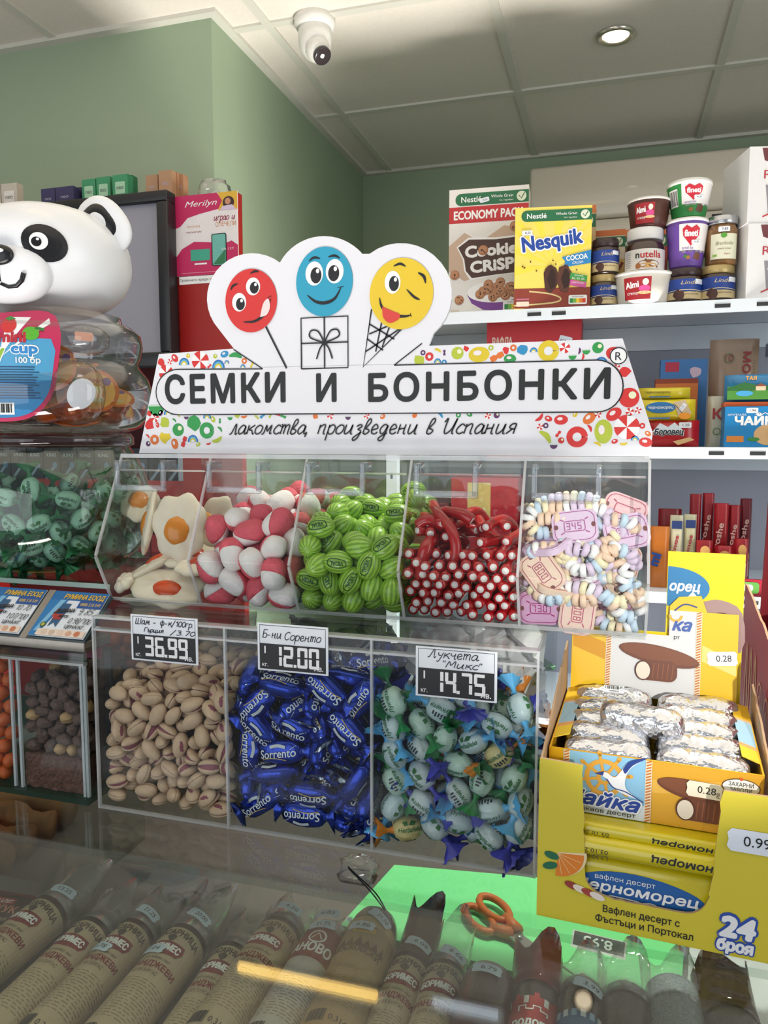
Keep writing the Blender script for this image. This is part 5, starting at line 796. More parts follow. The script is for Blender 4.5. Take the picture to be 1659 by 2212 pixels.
def wrapped(name, body, twist, txt, leafc, seed):
    A_, R_ = .0134, .0102; rgx = random.Random(seed); bmat = mat(body, .35, var=.12, vs_=120, bump=.5, bs=160, coat=.2, sss=.0)
    m = MB(); m.ell((0, 0, 0), (A_, R_, R_), bmat, 18, 12, 2.2, lambda x, y, z: 1 + .05 * math.sin(9 * math.atan2(y, z) + 3 * x))
    m.fn = wrapel(A_ * 1.04, R_ * 1.045, .0003); gcol = ink(leafc)
    for k in range(3):
        b = k * 2.1 * R_
        m.text(txt[k % 2], 0, b - .0045, .0042, gcol, 1, bold=.012, shear=.2, wide=.020)
        if k % 2 == 0:
            for s in (-1, 1): m.poly([(s * .0003 - .001, b + .001), (s * .0045, b + .0008), (s * .0062, b + .0042), (s * .002, b + .0048)], ink('#2e6b35'), 1)
        else:
            for i in range(5): m.rect(-.006 + .0026 * i, -.0045 + .0026 * i, b + .001, b + .0045 + .001 * (i % 2), ink('#25303a'), 1)
    m.fn = None; o = m.build(name); tm = mat(twist, .35, var=.12, vs_=80, coat=.2, bump=.3, bs=120)
    for s in (1, -1): fan(tm, A_ * .93, .0034, .0128, .0165, s, seed * 2 + s).build('twist_end', o)
    return proto(o)
HB = [('#c6d4d6', '#3c3fae', 'violet'), ('#d9c98e', '#e0872a', 'orange'), ('#c0d4da', '#58ace4', 'sky blue'), ('#b8d4c8', '#1d7a43', 'green')]
hp = [wrapped('wrapped_candy', b, t, ('Herbafield', 'Лукчета'), '#1f6b3c', i + 1) for i, (b, t, _) in enumerate(HB)]
used = [False] * 4; rg = random.Random(7)
for l, q in resting(HERB_):
    l, q = inside(l, q, .0295)
    if l.z + .024 * abs((q @ Vector((1, 0, 0))).z) > .172 or l.z > (.137 if l.y < .04 else .116): continue
    k = rg.choices((0, 1, 2, 3), (3, 2, 3, 4))[0]
    put(hp, used, k, Vector((-.1877, .6012, LZ0 + .004)) + l * .985, q, 'pale herb candy with %s twisted ends in the right tall bin' % HB[k][2], 'herb candies with %s ends' % HB[k][2], 'candy')
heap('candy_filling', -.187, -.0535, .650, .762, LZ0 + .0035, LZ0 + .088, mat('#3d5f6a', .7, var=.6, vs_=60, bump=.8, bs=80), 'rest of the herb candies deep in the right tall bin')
BLU = mat('#1236a8', .22, .75, var=.25, vs_=60, bump=.55, bs=110, coat=.4); SIL = mat('#c4ccd8', .2, .95, bump=.6, bs=90)
def sorrento(seed):
    m = MB(); rgx = random.Random(seed); ph = [rgx.uniform(0, 6) for _ in range(4)]
    m.ell((0, 0, 0), (.0212, .0112, .0080), BLU, 22, 14, 2.7, lambda x, y, z: 1 + .035 * math.sin(7 * x + ph[0]) * math.sin(6 * y + ph[1]))
    def fn(sg):
        def f(x, y, z): k = max(.05, 1 - abs(x / .0212) ** 2.7 - abs(y / .0112) ** 2.7) ** (1 / 2.7); return (x, y * sg, sg * (.0083 * k + .0004 + z))
        return f
    for sg in (1, -1):
        m.fn = fn(sg); m.text('Sorrento', 0, -.0042, .0078, ink('#e6ecf4'), 2, bold=.012, shear=.12, wide=.035, rot=.08); m.line([(-.0075, .0050), (0, .0064), (.0075, .0050)], .0026, ink('#cfd6de'), 2, sm=5); m.line([(-.016, -.0062), (-.004, -.0048), (.008, -.0065)], .0007, ink('#d2b25a'), 2, sm=5)
        for i in range(4): m.line([(.012 + .0015 * i, .003 + .001 * i), (.0135 + .0012 * i, .0042 + .0006 * i)], .0005, ink('#dfe6f0'), 2)
    m.fn = None; o = m.build('blue_candy')
    for s in (1, -1): fan(BLU, .0198, .0055, .0112, .0095, s, seed + s, .3).build('twist_end', o); fan(SIL, .0212, .0035, .0098, .0082, s, seed + s + 9, .25).build('foil_lining', o)
    return proto(o)
sp_ = [sorrento(3), sorrento(8)]; used = [False] * 2; rg = random.Random(5)
for l, q in resting(SORR_):
    l, q = inside(l, q, .0305)
    if l.y < .02 and rg.random() < .75:            # most of the front row shows its printed face to the pane
        n = q @ Vector((0, 0, 1)); w_ = Vector((0, -1, 0)) * (1 if n.y < 0 else -1); q = Quaternion().slerp(n.rotation_difference(w_), .8) @ q; l = Vector((l.x, max(l.y, .0125), l.z))
    put(sp_, used, rg.randrange(2), Vector((-.3249, .6012, LZ0 + .004)) + l, q, 'shiny blue foil candy with white script, in the pile of the middle tall bin', 'blue foil candies in the middle tall bin', 'candy')
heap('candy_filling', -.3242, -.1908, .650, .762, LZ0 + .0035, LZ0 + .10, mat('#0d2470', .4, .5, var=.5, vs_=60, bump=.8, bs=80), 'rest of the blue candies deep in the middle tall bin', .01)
# clear scoops and a plastic bag inside the bins
SCP = clear('#dfe0dc', 1.5, .1, haze=.10, hazec='#c8c4b8')
for x, lb in ((-.40, 'clear plastic scoop stuck in the pistachios behind the price card'), (-.265, 'clear plastic scoop standing in the blue candies')):
    m = MB(Matrix.Translation((x, .70, 1.265)) @ Euler((R(-22), 0, R(8))).to_matrix().to_4x4()); V = []; n = 12
    for j in range(2):
        for i in range(n + 1): a = PI * i / n; V.append((.045 * math.cos(a), .03 * math.sin(a), .055 * j))
    m.add(V, [(i, i + 1, n + 2 + i, n + 1 + i) for i in range(n)], SCP, True); m.box(-.045, .045, 0, .0015, 0, .055, SCP); tag(m.build('scoop'), lb, 'scoop')
m = MB(); rg = random.Random(3); n = 14; V = []; Fs = []
for j in range(n + 1):
    for i in range(n + 1): V.append((-.186 + .131 * i / n, .712 + .016 * math.sin(i * 1.3 + j * .7) + rg.uniform(-.012, .012), 1.250 + .080 * j / n))
for j in range(n):
    for i in range(n): Fs.append((j * (n + 1) + i, j * (n + 1) + i + 1, (j + 1) * (n + 1) + i + 1, (j + 1) * (n + 1) + i))
m.add(V, Fs, clear('#f0f0f2', 2.5, .15, haze=.75, hazec='#f6f4f6', bump=.8, bs=60)); o = tag(m.build('plastic_bag'), 'crumpled clear plastic bag behind the herb candies', 'plastic bag')
md = o.modifiers.new('thick', 'SOLIDIFY'); md.thickness = .0006
# ---------------- price cards
def price_card(px0, px1, py0, py1, tilt, lines, num, label):
    a, b = at(px0, py1, .594), at(px1, py0, .594); w, h = b.x - a.x, b.z - a.z; m = facemb(); c, d = math.cos(tilt), math.sin(tilt)
    m.M = m.M @ Matrix.Rotation(tilt, 4, 'Z'); m.box(0, w, 0, h, 0, .0012, mat('#e9edf3', .35)); Z = .0012
    m.rect(.03 * w, .97 * w, .035 * h, .575 * h, INKB, 1, Z)
    for x0, x1, y0, y1 in ((.03, .97, .955, .965), (.03, .035, .575, .965), (.965, .97, .575, .965)): m.rect(x0 * w, x1 * w, y0 * h, y1 * h, INKB, 1, Z)
    for t, x, y, xh, wd in lines: m.hand(t, x * w, y * h, xh * h, .0007, ink('#1c1c30'), 2, Z, .2, wd * w)
    m.text('1', .11 * w, .37 * h, .16 * h, INKW, 2, Z, bold=.02); m.text('кг.', .11 * w, .09 * h, .09 * h, INKW, 2, Z, bold=.01); m.text('лв.', .87 * w, .08 * h, .11 * h, INKW, 2, Z, bold=.02); m.seg7(num, .21 * w, .11 * h, .43 * h, INKW, 2, Z, wd=.43 * h * .15, gap=1.14)
    o = m.build('price_card', None, (a.x, .5965, a.z)); return tag(o, label, 'price card')
price_card(283, 424, 1338, 1425, R(0), [('Шам - ф-к/100гр.', .07, .80, .085, .88), ('Гърция', .2, .64, .06, .3), ('/3.70', .6, .62, .07, .36)], '36.99', 'handwritten price card reading 36.99 stuck on the pistachio bin')
price_card(556, 707, 1357, 1447, R(0), [('Б-ни', .07, .70, .11, .28), ('Соренто', .38, .68, .11, .52)], '12.00', 'handwritten price card reading 12.00 on the blue candy bin')
price_card(897, 1074, 1410, 1503, R(0), [('Лукчета', .15, .80, .11, .62), ('"Микс"', .32, .62, .09, .5)], '14.75', 'handwritten price card reading 14.75 on the herb candy bin')
# ================================================================== UPPER BINS
UX = [-.4808 + .10216 * k for k in range(6)]; PB, PK_, PT = (.650, 1.3395), (.628, 1.385), (.675, 1.481); UB = .832
def fy(z): return PB[0] + (PK_[0] - PB[0]) * (z - PB[1]) / (PK_[1] - PB[1]) if z < PK_[1] else PK_[0] + (PT[0] - PK_[0]) * (z - PK_[1]) / (PT[1] - PK_[1])
PROF = [PB, PK_, PT, (UB, PT[1]), (UB, PB[1])]
YZ = Matrix(((0, 0, 1, 0), (1, 0, 0, 0), (0, 1, 0, 0), (0, 0, 0, 1)))      # local (y, z, x) -> world
def slab(m, a, b, th, x0, x1, mt):
    d = Vector((b[0] - a[0], b[1] - a[1])).normalized(); n = Vector((-d.y, d.x)) * th; m.prism([a, b, (b[0] + n.x, b[1] + n.y), (a[0] + n.x, a[1] + n.y)], x0, x1, mt); return m
e = empty('bin_tower', (0, 0, 0), 0, 'clear acrylic row of five small hinged candy bins on top of the tall bins', 'candy bins')
for x in UX:
    m = MB(YZ.copy()); m.prism(PROF, x - .0012, x + .0012, ACR)
    for a, b in ((PB, PK_), (PK_, PT)): slab(m, a, b, .0022, x - .0011, x + .0011, EDGE)
    m.build('divider', e)
MB().box(UX[0], UX[5], .645, UB, PB[1] - .0035, PB[1], ACR).build('base', e)
MB().box(UX[0], UX[5], UB, UB + .003, PB[1], PT[1], clear('#eef0ee', 2.2, .03)).build('back_panel', e)
m = MB(); m.box(UX[0], UX[5], PT[0], UB, PT[1], PT[1] + .003, ACR); m.box(UX[0], UX[5], PT[0] - .003, PT[0], PT[1] - .001, PT[1] + .003, EDGE); m.build('top_panel', e)
m = MB(YZ.copy()); slab(m, PB, PK_, .002, UX[0], UX[5], ACR); slab(m, (PB[0], PB[1] - .001), (PB[0] - .001, PB[1] + .0012), .0024, UX[0], UX[5], EDGE); m.build('front_panel', e)
for k in range(5):
    m = MB(YZ.copy()); a = PK_; dx, dz = PT[0] - PK_[0], PT[1] - PK_[1]; slab(m, (a[0] - .0004, a[1] + .001), (a[0] + dx * .97, a[1] + dz * .97), .002, UX[k] + .003, UX[k + 1] - .003, ACR)
    slab(m, (a[0] + dx * .85, a[1] + dz * .85), (a[0] + dx * .855, a[1] + dz * .855), .0032, UX[k] + .003, UX[k + 1] - .003, EDGE); o = m.build('lid', e)
    h = MB(); xa, xb = UX[k] + .010, UX[k] + .062; HM = clear('#f2f5f8', 2.6, .08, haze=.07, hazec='#eaf0f8'); y1 = PT[0] - .022; z1 = PT[1] - .003
    for x in (xa, xb): h.box(x - .0022, x + .0022, y1 - .004, y1 + .020, z1 - .010, z1, HM, .001); h.box(x - .0022, x + .0022, y1 - .004, y1 + .001, z1 - .028, z1 - .003, HM, .001)
    h.box(xa - .0022, xb + .0022, y1 - .004, y1 + .001, z1 - .030, z1 - .024, HM, .001); h.build('handle', o)
def bxy(k, s): return Vector((UX[k] + .0019, PK_[0] + .001, PB[1] + .0012)) + s
# ---------------- pink and white foam candies
def pinkc(seed):
    rgx = random.Random(seed); b = MB().ell((0, 0, 0), (.0152, .0110, .0104), WHITE, 22, 14, 2.6); dn = Vector((.45 + .3 * rgx.random(), .1, 1)).normalized(); t = -.0022
    P = mat('#dc5a6a', .75, var=.16, vs_=260, bump=.6, bs=420); W = mat('#eee6e6', .85, var=.04, vs_=200, bump=.35, bs=350); A, B = MB(), MB()
    def half(sg, mt, name):
        g_ = bmesh.new(); vs_ = [g_.verts.new(p) for p in b.v]
        for f in b.f:
            try: g_.faces.new([vs_[i] for i in f])
            except ValueError: pass
        bmesh.ops.remove_doubles(g_, verts=g_.verts, dist=1e-5); bmesh.ops.bisect_plane(g_, geom=g_.verts[:] + g_.edges[:] + g_.faces[:], plane_co=dn * t, plane_no=dn * sg, clear_inner=True)
        bmesh.ops.holes_fill(g_, edges=g_.edges[:]); m = MB(); m.bm(g_, mt, True); return m.build(name)
    o = half(1, P, 'foam_candy'); half(-1, W, 'white_foam').parent = o; return proto(o)
fp = [pinkc(1), pinkc(2)]; used = [False] * 2; rg = random.Random(2)
for l, q in resting(PINK_): put(fp, used, rg.randrange(2), bxy(1, l), q, 'sugared pink and white foam candy in the second small bin', 'pink and white foam candies', 'candy', 1.07)
heap('candy_filling', UX[1] + .004, UX[2] - .004, .722, .80, PB[1] + .002, PB[1] + .045, mat('#c98a90', .8, var=.4, vs_=60, bump=.5), 'rest of the foam candies deep in the second small bin', .009)
# ---------------- watermelon gums
mm = mat('#86b02c', .28, coat=.35); mm = mm.copy(); mm.name = 'melon_skin'; nt = mm.node_tree; N = nt.nodes; L = nt.links; bsd = N['Principled BSDF']
tc = N.new('ShaderNodeTexCoord'); sx = N.new('ShaderNodeSeparateXYZ'); L.new(tc.outputs['Object'], sx.inputs[0])
at2 = N.new('ShaderNodeMath'); at2.operation = 'ARCTAN2'; L.new(sx.outputs[1], at2.inputs[0]); L.new(sx.outputs[2], at2.inputs[1])
ns = N.new('ShaderNodeTexNoise'); ns.inputs['Scale'].default_value = 500; L.new(tc.outputs['Object'], ns.inputs['Vector'])
ma = N.new('ShaderNodeMath'); ma.operation = 'MULTIPLY_ADD'; ma.inputs[1].default_value = 14; L.new(at2.outputs[0], ma.inputs[0]); mb_ = N.new('ShaderNodeMath'); mb_.operation = 'MULTIPLY'; mb_.inputs[1].default_value = 2.2; L.new(ns.outputs['Fac'], mb_.inputs[0]); L.new(mb_.outputs[0], ma.inputs[2])
si = N.new('ShaderNodeMath'); si.operation = 'SINE'; L.new(ma.outputs[0], si.inputs[0]); cr = N.new('ShaderNodeValToRGB'); cr.color_ramp.elements[0].position = .30; cr.color_ramp.elements[0].color = lin('#739c2a'); cr.color_ramp.elements[1].position = .62; cr.color_ramp.elements[1].color = lin('#9cc84a')
mr = N.new('ShaderNodeMath'); mr.operation = 'MULTIPLY_ADD'; mr.inputs[1].default_value = .5; mr.inputs[2].default_value = .5; L.new(si.outputs[0], mr.inputs[0]); L.new(mr.outputs[0], cr.inputs[0]); L.new(cr.outputs[0], bsd.inputs['Base Color'])
def melon(stamp):
    m = MB(); m.ell((0, 0, 0), (.0126, .0100, .0100), mm, 24, 16)
    if stamp:
        m.fn = wrapel(.0128, .0101, .0001); dg_ = ink('#1f4a20'); m.text('VIDAL', 0, -.0017, .0036, dg_, 1, bold=.03, wide=.0115)
        for p in ([(-.0070, -.0030), (-.0074, .0028), (0, .0038), (.0070, .0026), (.0074, -.0032), (0, -.0040), (-.0070, -.0030)],): m.line(p, .0008, dg_, 1, sm=4)
    return m.build('watermelon_gum')
mp = [melon(True), melon(False)]; used = [False] * 2; rg = random.Random(6)
for l, q in resting(MELON_):
    k = 0 if rg.random() < .38 else 1
    if k == 0: n = q @ Vector((0, 0, 1)); q = Quaternion().slerp(n.rotation_difference(Vector((.0, -.9, .25)).normalized()), .85) @ q
    put(mp, used, k, bxy(2, l), q, ('striped green watermelon gum stamped with dark letters, in the third small bin', 'striped green watermelon gum without a stamp, in the third small bin')[k], ('stamped watermelon gums', 'plain watermelon gums')[k], 'candy', 1.08)
heap('gum_filling', UX[2] + .004, UX[3] - .004, .698, .80, PB[1] + .002, PB[1] + .045, mat('#6f9426', .5, var=.4, vs_=60, bump=.5), 'rest of the watermelon gums deep in the third small bin', .009)
# ---------------- red licorice pencils
RED = mat('#b01218', .16, coat=.5, var=.1, sss=.0); CORE = mat('#e9e2e2', .6)
def pencil(pts, r=.0047, label=None, group='red licorice pencils'):
    P = smooth([tuple(p) for p in pts], 5); m = MB(); m.tube(P, r, RED, 14); o = m.build('licorice_pencil'); c = MB()
    for i, j in ((0, 1), (-1, -2)):
        a, b = Vector(P[i]), Vector(P[j]); d = (a - b).normalized(); c.tube([a - d * .003, a + d * .00025], r * .66, CORE, 12)
    c.build('white_core', o); return tag(o, label or 'glossy red licorice pencil with white core, in the bundle of the fourth small bin', 'candy', group)
rg = random.Random(12); XA, XB = UX[3] + .0065, UX[4] - .0065; row = 0; z = PB[1] + .0065
while z < PB[1] + .066:
    n = 9 if row % 2 == 0 else 8
    for i in range(n):
        x = XA + (XB - XA) * (i + (0 if n == 9 else .5)) / 8 + rg.uniform(-.0017, .0017); zz = z + rg.uniform(-.0018, .0018); y = fy(zz) + .0035 + rg.uniform(0, .007) + max(0, zz - PB[1] - .05) * .6
        ang = rg.gauss(0, .26); up_ = rg.gauss(.0, .12); ln = .09; x2 = min(XB, max(XA, x + ang * ln)); z2_ = max(PB[1] + .006, zz + up_ * ln)
        pencil([(x, y, zz), ((x + x2) / 2 + rg.uniform(-.002, .002), y + ln / 2, (zz + z2_) / 2 + .001), (x2, y + ln, z2_)])
    z += .0089; row += 1
for a in range(16):                                # loose ones on top of the bundle
    x = rg.uniform(XA, XB); zz = PB[1] + rg.uniform(.068, .088); y = fy(zz) + rg.uniform(.006, .035); dx = rg.gauss(0, .028); ln = rg.uniform(.05, .08)
    pencil([(x, y, zz), (min(XB, max(XA, x + dx * .6)), y + ln * .6, zz + rg.uniform(-.004, .006)), (min(XB, max(XA, x + dx)), y + ln, zz + rg.uniform(-.015, .0))])
def px3(*q): return [at(a, b, Y) for a, b, Y in q]
pencil(px3((975, 1232, .652), (985, 1190, .650), (975, 1145, .656), (945, 1108, .672), (935, 1090, .700)), .005, 'red licorice pencil bending down in front of the bundle', None)
pencil(px3((908, 1246, .650), (912, 1210, .648), (925, 1175, .652), (950, 1155, .68)), .006, 'thick red licorice pencil curving down at the left of its bin', None)
pencil(px3((902, 1134, .664), (925, 1122, .664), (950, 1138, .67), (985, 1150, .69)), .005, 'red licorice pencil lying across the top left of the bundle', None)
pencil(px3((1020, 1125, .668), (1000, 1112, .67), (968, 1106, .68), (950, 1110, .71)), .0055, 'red licorice pencil with its end turned up at the top of the bundle', None)
# ---------------- candy watches with bead straps
CWC = ['#d9bfd6', '#e4cbb6', '#cfa2bf', '#d9b9a4']
def dial_mesh(col, txt, eng, M_):
    m = MB(M_); w, h, t = .0190, .0148, .005; P = rrect(-w, w, -h, h, .0085); cm = mat(col, .75, var=.05, vs_=200, bump=.2, bs=400); g_ = ink(eng)
    m.prism([(x * 1, y) for x, y in P], -t / 2, t / 2, cm); Z = t / 2; m.prism([(x * .95, y * .93) for x, y in P], Z, Z + .0008, cm)
    Z += .0008
    for sgn in (1, -1):
        Q = [(x * .88, y * .84) for x, y in P] if sgn > 0 else None
        if Q: m.line(Q + [Q[0]], .0007, g_, 1, Z)
    Q = rrect(-.0085, .0085, -.0045, .0045, .0018); m.line(Q + [Q[0]], .0008, g_, 1, Z); m.seg7(txt.replace(':', ''), -.0070, -.0032, .0064, g_, 1, Z, wd=.0008, gap=1.4) if txt else None
    for a in (35, 145, 215, 325): m.line([(.0105 * math.cos(R(a)), .0085 * math.sin(R(a))), (.0145 * math.cos(R(a)), .0115 * math.sin(R(a)))], .001, g_, 1, Z)
    for s in (1, -1): m.oval(s * .0155, 0, .0018, .0022, mat('#7a4a4a', .8), 2, Z, n=14)
    return m
BEADC = ['#d9c4dc', '#c2d3e6', '#ecdfbe', '#e9c9b2', '#eeeaec']; BM = []
for c in BEADC:
    m = MB(); m.lathe([(.0020, -.0026), (.0052, -.0026), (.0062, -.0012), (.0062, .0012), (.0052, .0026), (.0020, .0026)], mat(c, .75, var=.05, vs_=200, bump=.2, bs=400), 14, caps=False); m.lathe([(.0020, .0026), (.0020, -.0026)], mat(c, .75, var=.05, vs_=200, bump=.2, bs=400), 14, caps=False); o = m.build('bead'); BM.append(o.data); bpy.data.objects.remove(o)
rgb = random.Random(21)
def watch(c, n, roll, col, eng, txt, strap, label, s=1.):
    Z = Vector(n).normalized(); X = Vector((1, 0, 0)); X = (X - Z * X.dot(Z)).normalized(); Yv = Z.cross(X); M = Matrix((X, Yv, Z)).transposed().to_4x4() @ Matrix.Rotation(roll, 4, 'Z')
    e = empty('candy_watch', c, 0, label, 'candy watch', 'candy watches'); d = dial_mesh(col, txt, eng, M @ Matrix.Scale(s, 4)); d.build('dial', e)
    P = [Vector(p) - Vector(c) for p in strap]; Q = [Vector(p) for p in smooth([tuple(p) for p in P], 14)]; acc = 0.; k = rgb.randrange(5); last = None
    MB().tube([tuple(p) for p in Q[::4]] + [tuple(Q[-1])], .0006, WHITE, 5).build('elastic', e)
    for i in range(1, len(Q)):
        acc += (Q[i] - Q[i - 1]).length
        if acc >= .0054:
            acc = 0.; b = bpy.data.objects.new('bead', BM[k % 5]); COL.objects.link(b); b.parent = e; b.location = Q[i]; b.rotation_mode = 'QUATERNION'; b.rotation_quaternion = ((Q[i] - Q[i - 1]).normalized() + Vector((rgb.gauss(0, .12), rgb.gauss(0, .12), rgb.gauss(0, .12)))).normalized().to_track_quat('Z', 'Y'); k += rgb.choice((1, 1, 2, 0))
    return e
def st(*q): return [at(a, b, Y) for a, b, Y in q]
LIL, PEA, MAU, WPK = '#d9bfd8', '#e2c6b4', '#cf9fc4', '#dcb4ba'
watch(at(1242, 1138, .665), (-.05, -1, .35), R(8), LIL, '#a85a94', '345', st((1195, 1150, .672), (1160, 1150, .668), (1140, 1125, .668), (1160, 1098, .672), (1200, 1098, .672), (1250, 1096, .672), (1300, 1102, .675), (1325, 1125, .674)), 'lilac candy watch high in the fifth bin, dial turned on its side')
watch(at(1352, 1150, .673), (.25, -1, .2), R(15), LIL, '#a04a84', '315', st((1370, 1170, .69), (1340, 1150, .672), (1310, 1172, .668), (1270, 1182, .662), (1230, 1178, .658), (1205, 1178, .66)), 'lilac candy watch at the right wall of the fifth bin')
watch(at(1348, 1105, .70), (.1, -1, .6), R(-20), WPK, '#a83a5a', '', st((1310, 1112, .705), (1290, 1085, .70), (1250, 1075, .70), (1205, 1078, .70), (1165, 1090, .70), (1150, 1105, .70)), 'rosy candy watch lying at the top back of the fifth bin')
watch(at(1172, 1236, .654), (-.1, -1, .1), R(-52), PEA, '#a8566a', '800', st((1205, 1270, .655), (1225, 1235, .662), (1225, 1208, .66), (1245, 1230, .655), (1280, 1228, .655), (1310, 1205, .655), (1330, 1180, .66)), 'peach candy watch tilted at the left wall of the fifth bin')
watch(at(1248, 1322, .657), (.0, -1, .15), R(84), '#e2c3b8', '#b04a6a', '800', st((1244, 1300, .660), (1208, 1292, .657), (1215, 1272, .658), (1255, 1270, .655), (1295, 1280, .655), (1325, 1305, .656), (1345, 1330, .659), (1375, 1335, .66)), 'peach pink candy watch upright at the bottom of the fifth bin')
watch(at(1168, 1312, .661), (.0, -1, -.1), R(2), MAU, '#a0286a', '730', st((1205, 1315, .672), (1235, 1290, .675), (1280, 1315, .668), (1300, 1345, .664), (1335, 1358, .662), (1370, 1352, .662)), 'mauve candy watch lying lowest at the left of the fifth bin')
watch(at(1180, 1180, .660), (-.3, -.25, 1), R(-30), LIL, '#a85a94', '', st((1215, 1195, .668), (1240, 1200, .668), (1265, 1205, .675), (1300, 1230, .672), (1300, 1260, .668)), 'lilac candy watch seen edge on below the topmost dial')
watch(at(1205, 1264, .662), (.3, -.35, 1), R(12), PEA, '#b04a5a', '', st((1240, 1255, .675), (1290, 1250, .67), (1340, 1245, .667), (1370, 1265, .665), (1380, 1300, .665)), 'peach candy watch seen edge on above the bottom row')
watch(at(1348, 1222, .680), (.9, -1, .1), R(70), PEA, '#b04a5a', '', st((1350, 1195, .668), (1335, 1215, .662), (1355, 1235, .662), (1345, 1258, .662), (1372, 1290, .664), (1385, 1325, .668)), 'peach candy watch standing on edge at the right wall of the fifth bin')
rg = random.Random(8)
for i in range(9):                                 # the deeper layer
    x = UX[4] + .025 + .052 * (i % 3) / 2 + rg.uniform(-.004, .004); z = PB[1] + .018 + .024 * (i // 3); y = fy(z) + .040 + rg.uniform(0, .012); c = Vector((x, y, z)); q = [c + Vector((.024 * math.cos(t) + .004 * math.sin(3 * t), -.012 + .006 * math.cos(2 * t), .022 * math.sin(t) + .004)) for t in [.2 + .9 * k for k in range(7)]]
    q = [Vector((min(UX[5] - .008, max(UX[4] + .008, p.x)), max(fy(p.z) + .010, p.y), max(PB[1] + .008, p.z))) for p in q]
    watch(c, (rg.gauss(0, .3), -1, rg.gauss(.2, .3)), rg.uniform(0, 3), CWC[i % 4], '#a84a74', '', q, 'pastel candy watch buried in the back layer of the fifth bin', .86)
# ---------------- fried egg gummies
EW = mat('#f4e6d2', .35, var=.03, vs_=40, sss=.35, coat=.2); 
def egg(c, n, roll, rx, ry, yc, label, yo=(0, 0), seed=1, yr=.56):
    Z = Vector(n).normalized(); X = Vector((1, 0, 0)); X = (X - Z * X.dot(Z)).normalized(); M = Matrix((X, Z.cross(X), Z)).transposed().to_4x4() @ Matrix.Rotation(roll, 4, 'Z'); rgx = random.Random(seed); ph = [rgx.uniform(0, 6.28) for _ in range(3)]
    w = lambda x, y, z: 1 + .06 * math.sin(7 * math.atan2(y, x) + ph[0]) + .05 * math.sin(3 * math.atan2(y, x) + ph[1])
    m = MB(M); m.ell((0, 0, 0), (rx, ry, .0052), EW, 40, 12, 2.3, w); o = m.build('fried_egg_gummy', None, c)
    y = MB(M); y.ell((yo[0], yo[1], .0022), (rx * yr, min(rx, ry) * yr * 1.12, .0062), mat(yc, .22, coat=.4, var=.04), 26, 12); y.build('yolk', o); return tag(o, label, 'candy', 'fried egg gummies')
OY, RY = '#e78a12', '#d8480f'
egg(at(388, 1138, .690), (.25, -1, .22), R(8), .0275, .0350, OY, 'fried egg gummy standing upright with an orange yolk facing out, first small bin', (-.002, -.004), 2, .52)
egg(at(322, 1128, .700), (-.8, -.55, .2), R(12), .024, .036, OY, 'fried egg gummy seen half from its edge, left of the upright one', (0, -.002), 3)
egg(at(300, 1085, .745), (.5, -.8, .9), R(30), .022, .026, OY, 'fried egg gummy at the top left corner of the first small bin', (0, 0), 4)
egg(at(360, 1268, .668), (.08, -.62, .75), R(-6), .043, .024, RY, 'fried egg gummy lying at the front bottom with a red yolk', (.004, -.004), 5, .40)
egg(at(330, 1222, .690), (-.45, -.2, .9), R(40), .034, .020, RY, 'fried egg gummy tilted up at the left of the pile', (.006, 0), 6, .4)
egg(at(412, 1200, .700), (.0, -.35, .95), R(-10), .032, .024, RY, 'fried egg gummy lying on the pile below the upright one', (.004, 0), 7, .42)
egg(at(428, 1222, .680), (.0, -.30, .95), R(10), .024, .020, '#c23a10', 'fried egg gummy lying flat in the middle of the pile', (0, .002), 8, .45)
egg(at(268, 1258, .662), (-.3, -.6, .6), R(20), .011, .012, '#efdcc2', 'small knob shaped egg gummy end at the bottom left', (0, 0), 9, .3)
egg(at(462, 1130, .735), (.1, -.9, .3), R(-20), .022, .030, '#ef9a12', 'fried egg gummy with a bright orange yolk beside the first divider', (-.008, -.002), 10, .45)
egg(at(340, 1290, .700), (.0, -.1, 1), R(10), .036, .026, RY, 'fried egg gummy lying lowest on the bin floor', (0, 0), 11, .3)
# ================================================================== SIGN
SY = .690; s0 = at(300, 970, SY); s1 = at(1405, 972, SY); SW = s1.x - s0.x; ZB = PT[1] + .0032
def sx_(px, py): p = at(px, py, SY); return (p.x - s0.x, p.z - ZB)
out = [(0, 0), (SW, 0), sx_(1410, 935), sx_(1345, 731), sx_(925, 747)]
def arcpx(cx, cy_, r, a0, a1, n=16): return [sx_(cx + r * math.cos(R(a0 + (a1 - a0) * i / n)), cy_ - r * math.sin(R(a0 + (a1 - a0) * i / n))) for i in range(n + 1)]
out += arcpx(866, 635, 110, -50, 128) + arcpx(700, 618, 108, 40, 152) + arcpx(545, 645, 98, 62, 222) + [sx_(505, 753), sx_(343, 765)]
SWH = mat('#e6e5ea', .18, coat=.3, var=.01)
e = empty('shop_sign', (s0.x, SY, ZB), 0, 'white shop sign with three smiling candy faces and black lettering', 'sign')
m = facemb(); m.prism(out, -.004, 0, SWH); m.build('panel', e)
